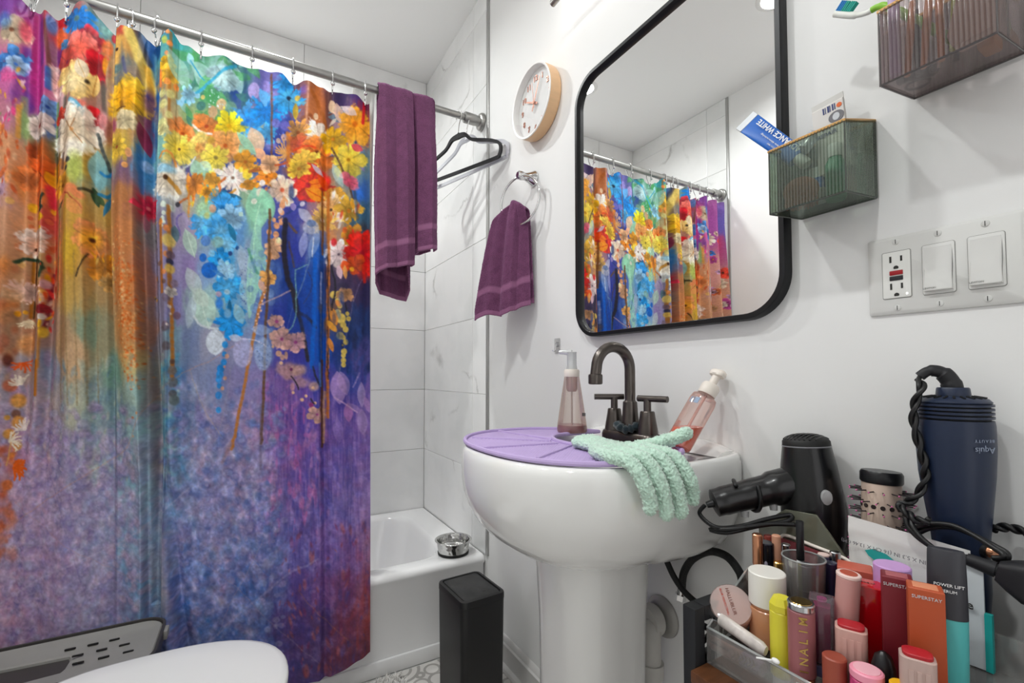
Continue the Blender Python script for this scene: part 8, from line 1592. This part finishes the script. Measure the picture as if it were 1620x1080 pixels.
for k in range(4): obj('vent_ring', lathe([(0.0320, 0.3305 + k * 0.0048), (0.0358, 0.3305 + k * 0.0048), (0.0358, 0.3333 + k * 0.0048), (0.0320, 0.3333 + k * 0.0048)], 48, cap=False), M_NAVYP, hs)
obj('vent_cap', lathe([(0.0340, 0.3485), (0.0345, 0.350), (0.0310, 0.3540), (0.0165, 0.3570), (0.0155, 0.366), (0.0145, 0.3675)], 48), M_NAVYP, hs)
for k in range(20):
    a = 2 * math.pi * k / 20; d_ = Vector((math.cos(a), math.sin(a), 0)); obj('vent_slot', tube([d_ * 0.0195 + Vector((0, 0, 0.3568)), d_ * 0.0295 + Vector((0, 0, 0.3548))], 0.0013, 6), mat('vent_black', '#08090c', 0.7), hs)
bt0 = hb + Vector((0, 0, 0.3595))
obj('cord_boot', tube(spline([Vector((0, 0, 0.362)), Vector((-0.001, 0.002, 0.375)), Vector((-0.005, 0.009, 0.386)), Vector((-0.011, 0.019, 0.388)), Vector((-0.015, 0.027, 0.381))], 6), [0.0105] * 6 + [0.0095] * 6 + [0.0075] * 6 + [0.006] * 7, 14), mat('charcoal_rubber', '#1c1c20', 0.55), hs)
vv = Vector((-hb.x, -hb.y, 0)).normalized(); vs_ = Vector((-vv.y, vv.x, 0))       # vs_ points right in the photo
dB = (vv * math.cos(1.0) + vs_ * math.sin(1.0)).normalized()
bs = obj('switch', xf(lathe([(0.0065, 0.0), (0.0065, 0.010), (0.0055, 0.0112)], 20), Matrix.Translation(dB * 0.0225 + Vector((0, -0.003, 0.178))) @ frame(dB).to_4x4()), RGOLD, hs)
obj('switch_guard', xf(lathe([(0.0095, 0.0), (0.0095, 0.005), (0.0085, 0.0055)], 24, sx=1.0, sy=1.0), Matrix.Translation(dB * 0.0223 + Vector((0, -0.003, 0.178))) @ frame(dB).to_4x4()), M_BLKP, hs)
obj('mode_tab', xf(lathe([(0.0055, 0.0), (0.0055, 0.004), (0.0045, 0.005)], 20, sx=0.9, sy=1.3), Matrix.Translation(dB * 0.0235 + Vector((0, -0.003, 0.160))) @ frame(dB).to_4x4()), RGOLD, hs)
dL = (vv * math.cos(0.75) + vs_ * math.sin(0.75)).normalized(); dLx = Vector((dL.y, -dL.x, 0)) * 1.0
lm = mat('grey_logo', '#8d97ab', 0.4)
lx_ = dL * vs_.dot(dL) - vs_
lettering('Aquis', 0.010, lm, hs, basis(dL * 0.0369 + Vector((0, 0, 0.296)), lx_, (0, 0, -1))); lettering('BEAUTY', 0.0048, lm, hs, basis(dL * 0.0369 + Vector((0, 0, 0.3065)), lx_, (0, 0, -1)), spacing=1.4)
q0 = hb + Vector((-0.015, 0.028, 0.379))
cord('twisted_cable', 'twisted black cord hanging from the top of the navy styler', [q0, at(1458, 612, x=0.725), at(1447, 640, x=0.722), at(1446, 670, x=0.722), at(1455, 705, x=0.722), at(1463, 735, x=0.722), at(1463, 760, x=0.722), at(1450, 785, x=0.720), at(1432, 796, x=0.718), at(1424, 800, x=0.712), at(1436, 812, x=0.706), at(1450, 822, x=0.702), at(1470, 824, x=0.701)], 0.0028, twist=0.42)
# ================================================================== WHITE WIPES PACKET, SECOND PACKET
k0, k1 = at(1342, 815, x=0.7145), at(1535, 871, x=0.7145)
kd = Vector((k1.x - k0.x, k1.y - k0.y, 0)); kw = kd.length; kd.normalize(); ku = Vector((0, 0, 1)); kn_ = kd.cross(ku)
kn_ = kn_ if kn_.x < 0 else -kn_
KM = lambda a, z, o_: Vector((k0.x, k0.y, 0)) + kd * (a * kw) + kn_ * o_ + Vector((0, 0, z))
wp = thing('wipes_packet', 'white wipes packet with a crimped top edge and a teal leaf mark', 'packet', KM(0.5, ZS, 0.0))
na, nz = 40, 30; A, B = np.meshgrid(np.linspace(0, 1, na), np.linspace(0, 1, nz))
zt_ = k0.z + (k1.z - k0.z) * A; zz_ = ZS + 0.001 + (zt_ - ZS - 0.001) * B; bulge = 0.0050 * np.sin(np.pi * np.clip(B / 0.86, 0, 1)) ** 0.7 * (1 - (2 * A - 1) ** 4) + 0.0012 * np.sin(A * 13 + B * 7) * (B < 0.85); bulge = np.where(B > 0.88, 0.0005 + 0.0009 * np.sin(B * 520), bulge)
def sheet(sgn):
    P_ = [[KM(A[i, j], zz_[i, j], sgn * bulge[i, j] + sgn * 0.0006) for j in range(na)] for i in range(nz)]
    G_ = np.array([[list(p) for p in r] for r in P_]); return grid_mesh('s', G_[..., 0], G_[..., 1], G_[..., 2])
M_WIPE = mat('white_foil_packet', '#e4e3e1', 0.32, bump=0.05, bscale=80)
obj('front_sheet', sheet(1), M_WIPE, wp, True, 180); obj('back_sheet', sheet(-1), M_WIPE, wp, True, 180)
def on_pack(a, z, o_=0.007): return basis(KM(a, z, o_), -kd, (-0.10, 0, -1)) if kn_.dot((-kd).cross(Vector((0, 0, -1)))) > 0 else basis(KM(a, z, o_), -kd, (0, 0, -1))
me = text_mesh('6.3 IN X 5.3 IN (16 CM X 13.46 CM)', 0.0066, 0.0002); me.transform(on_pack(0.36, k0.z - 0.033, 0.0066)); obj('lettering', me, mat('grey_print', '#6d6b70', 0.5), wp, True, 0)
me_leaf = prism([(-0.024, 0.0), (-0.016, 0.0075), (-0.002, 0.0095), (0.012, 0.006), (0.030, -0.006), (0.010, -0.0085), (-0.008, -0.006), (-0.018, -0.004)], 'z', -0.0002, 0.0004)
LM = basis(KM(0.36, k0.z - 0.046, 0.0072), kd, (0.1, 0, 1)) @ Matrix.Rotation(-0.32, 4, 'Z'); obj('leaf_mark', xf(me_leaf, LM), mat('teal_print', '#1d9c98', 0.45), wp, True, 0)
n0, n1 = at(1490, 905, x=0.672), at(1546, 905, x=0.672)
nd_ = Vector((n1.x - n0.x, n1.y - n0.y, 0)); nw = nd_.length; nd_.normalize(); zt2 = at(1530, 888, x=0.69).z
w2 = thing('refill_packet', 'pale grey refill packet with a teal edge at the right of the cart', 'packet', (n0.x, n0.y, ZS))
q = [Vector((n0.x, n0.y, 0)) - nd_ * 0.012, Vector((n0.x, n0.y, 0)) + nd_ * nw]; nn_ = Vector((-nd_.y, nd_.x, 0)); nn_ = nn_ if nn_.x < 0 else -nn_
off2 = Vector((0.018, 0, 0))
b = loft([[a + off2 + nn_ * o_ + Vector((0, 0, z)) for a, o_ in ((q[0], -w_), (q[1], -w_ * 0.3), (q[1], w_ * 0.3), (q[0], w_))] for z, w_ in ((T3 + 0.0015, 0.005), (0.74, 0.006), (zt2 - 0.02, 0.004), (zt2, 0.0008))])
obj('pouch', b, mat('pale_grey_foil', '#c3cace', 0.4), w2, True); qe = q[1] + off2; obj('teal_edge', loft([[qe + nn_ * o_ + nd_ * e_ + Vector((0, 0, z)) for o_, e_ in ((-0.003, 0.0002), (-0.003, 0.006), (0.003, 0.006), (0.003, 0.0002))] for z in (T3 + 0.0015, zt2 - 0.05)]), mat('teal_print', '#1d9c98', 0.45), w2, True)
me = text_mesh('elle', 0.0125, 0.0002, True); me.transform(basis(q[1] + off2 - nd_ * 0.016 + nn_ * 0.0052 + Vector((0, 0, zt2 - 0.045)), nd_, (0, 0, 1))); obj('lettering', me, M_DARK, w2, True, 0)
# ================================================================== BLACK BIN AT THE RIGHT, PLUG AND CORDS
bx0 = thing('black_storage_bin', 'black plastic storage bin at the right end of the cart shelf', 'storage bin', (0.735, 0.09, ZS)); ztb = 0.800
by0, by1 = 0.02, 0.150
for nm, lo, hi in (('side_wall', (0.7105, by1 - 0.003, ZS + 0.0008), (0.7735, by1, ztb)), ('side_wall', (0.7105, by0, ZS + 0.0008), (0.7735, by0 + 0.003, ztb)), ('front_wall', (0.7105, by0 + 0.003, ZS + 0.0008), (0.7135, by1 - 0.003, ztb)), ('back_wall', (0.7705, by0 + 0.003, ZS + 0.0008), (0.7735, by1 - 0.003, ztb)), ('bottom', (0.7135, by0 + 0.003, ZS + 0.0008), (0.7705, by1 - 0.003, ZS + 0.004))): obj(nm, box(lo, hi, 0.001, 1), M_BLKP, bx0, True)
obj('rim', tube([(0.7105, by0, ztb), (0.7105, by1, ztb), (0.7735, by1, ztb), (0.7735, by0, ztb)], 0.0026, 8, closed=True), M_BLKP, bx0, True)
pl_ = thing('power_plug', 'black power plug with a ribbed strain relief resting over the bin', 'plug', at(1600, 915, x=0.690))
s0, s1, s2 = at(1530, 884, x=0.690), at(1578, 902, x=0.692), at(1612, 915, x=0.694)
obj('cord_sleeve', tube([s0, s1], [0.0052, 0.0068], 14), mat('charcoal_rubber', '#1c1c20', 0.55), pl_, True)
for k in range(9):
    c = s0.lerp(s1, 0.05 + k * 0.105); d_ = (s1 - s0).normalized(); obj('sleeve_rib', tube([c - d_ * 0.0013, c + d_ * 0.0013], 0.0066 + 0.0002 * k, 14), mat('charcoal_rubber', '#1c1c20', 0.55), pl_, True)
pm_ = Matrix.Translation(s1) @ frame(s2 - s1, (0, 0, 1)).to_4x4(); obj('plug_body', xf(rloft([(0.016, 0.020, 0.005, 0.0), (0.026, 0.032, 0.008, 0.010), (0.034, 0.042, 0.008, 0.022), (0.034, 0.042, 0.008, 0.050)]), pm_), mat('charcoal_rubber', '#1c1c20', 0.55), pl_, True)
cord('paired_cable', 'paired black cord running over the wipes packet to the plug', [at(1438, 820, x=0.704), at(1440, 832, x=0.700), at(1455, 850, x=0.697), at(1480, 868, x=0.695), at(1510, 880, x=0.692), s0], 0.0030, twist=0.05)
cord('looped_cable', 'black cord looping in front of the navy styler', [at(1452, 838, x=0.722), at(1470, 832, x=0.720), at(1505, 832, x=0.718), at(1540, 846, x=0.715), at(1572, 864, x=0.708), at(1590, 876, x=0.705), at(1588, 884, x=0.704), at(1574, 886, x=0.704)], 0.0030, twist=0.05)
cord('trailing_cable', 'twisted black cord running right along the wall from the styler', [at(1572, 836, x=0.775), at(1590, 834, x=0.780), at(1612, 838, x=0.784), at(1640, 850, x=0.786), at(1700, 866, x=0.788)], 0.0030, twist=0.4)
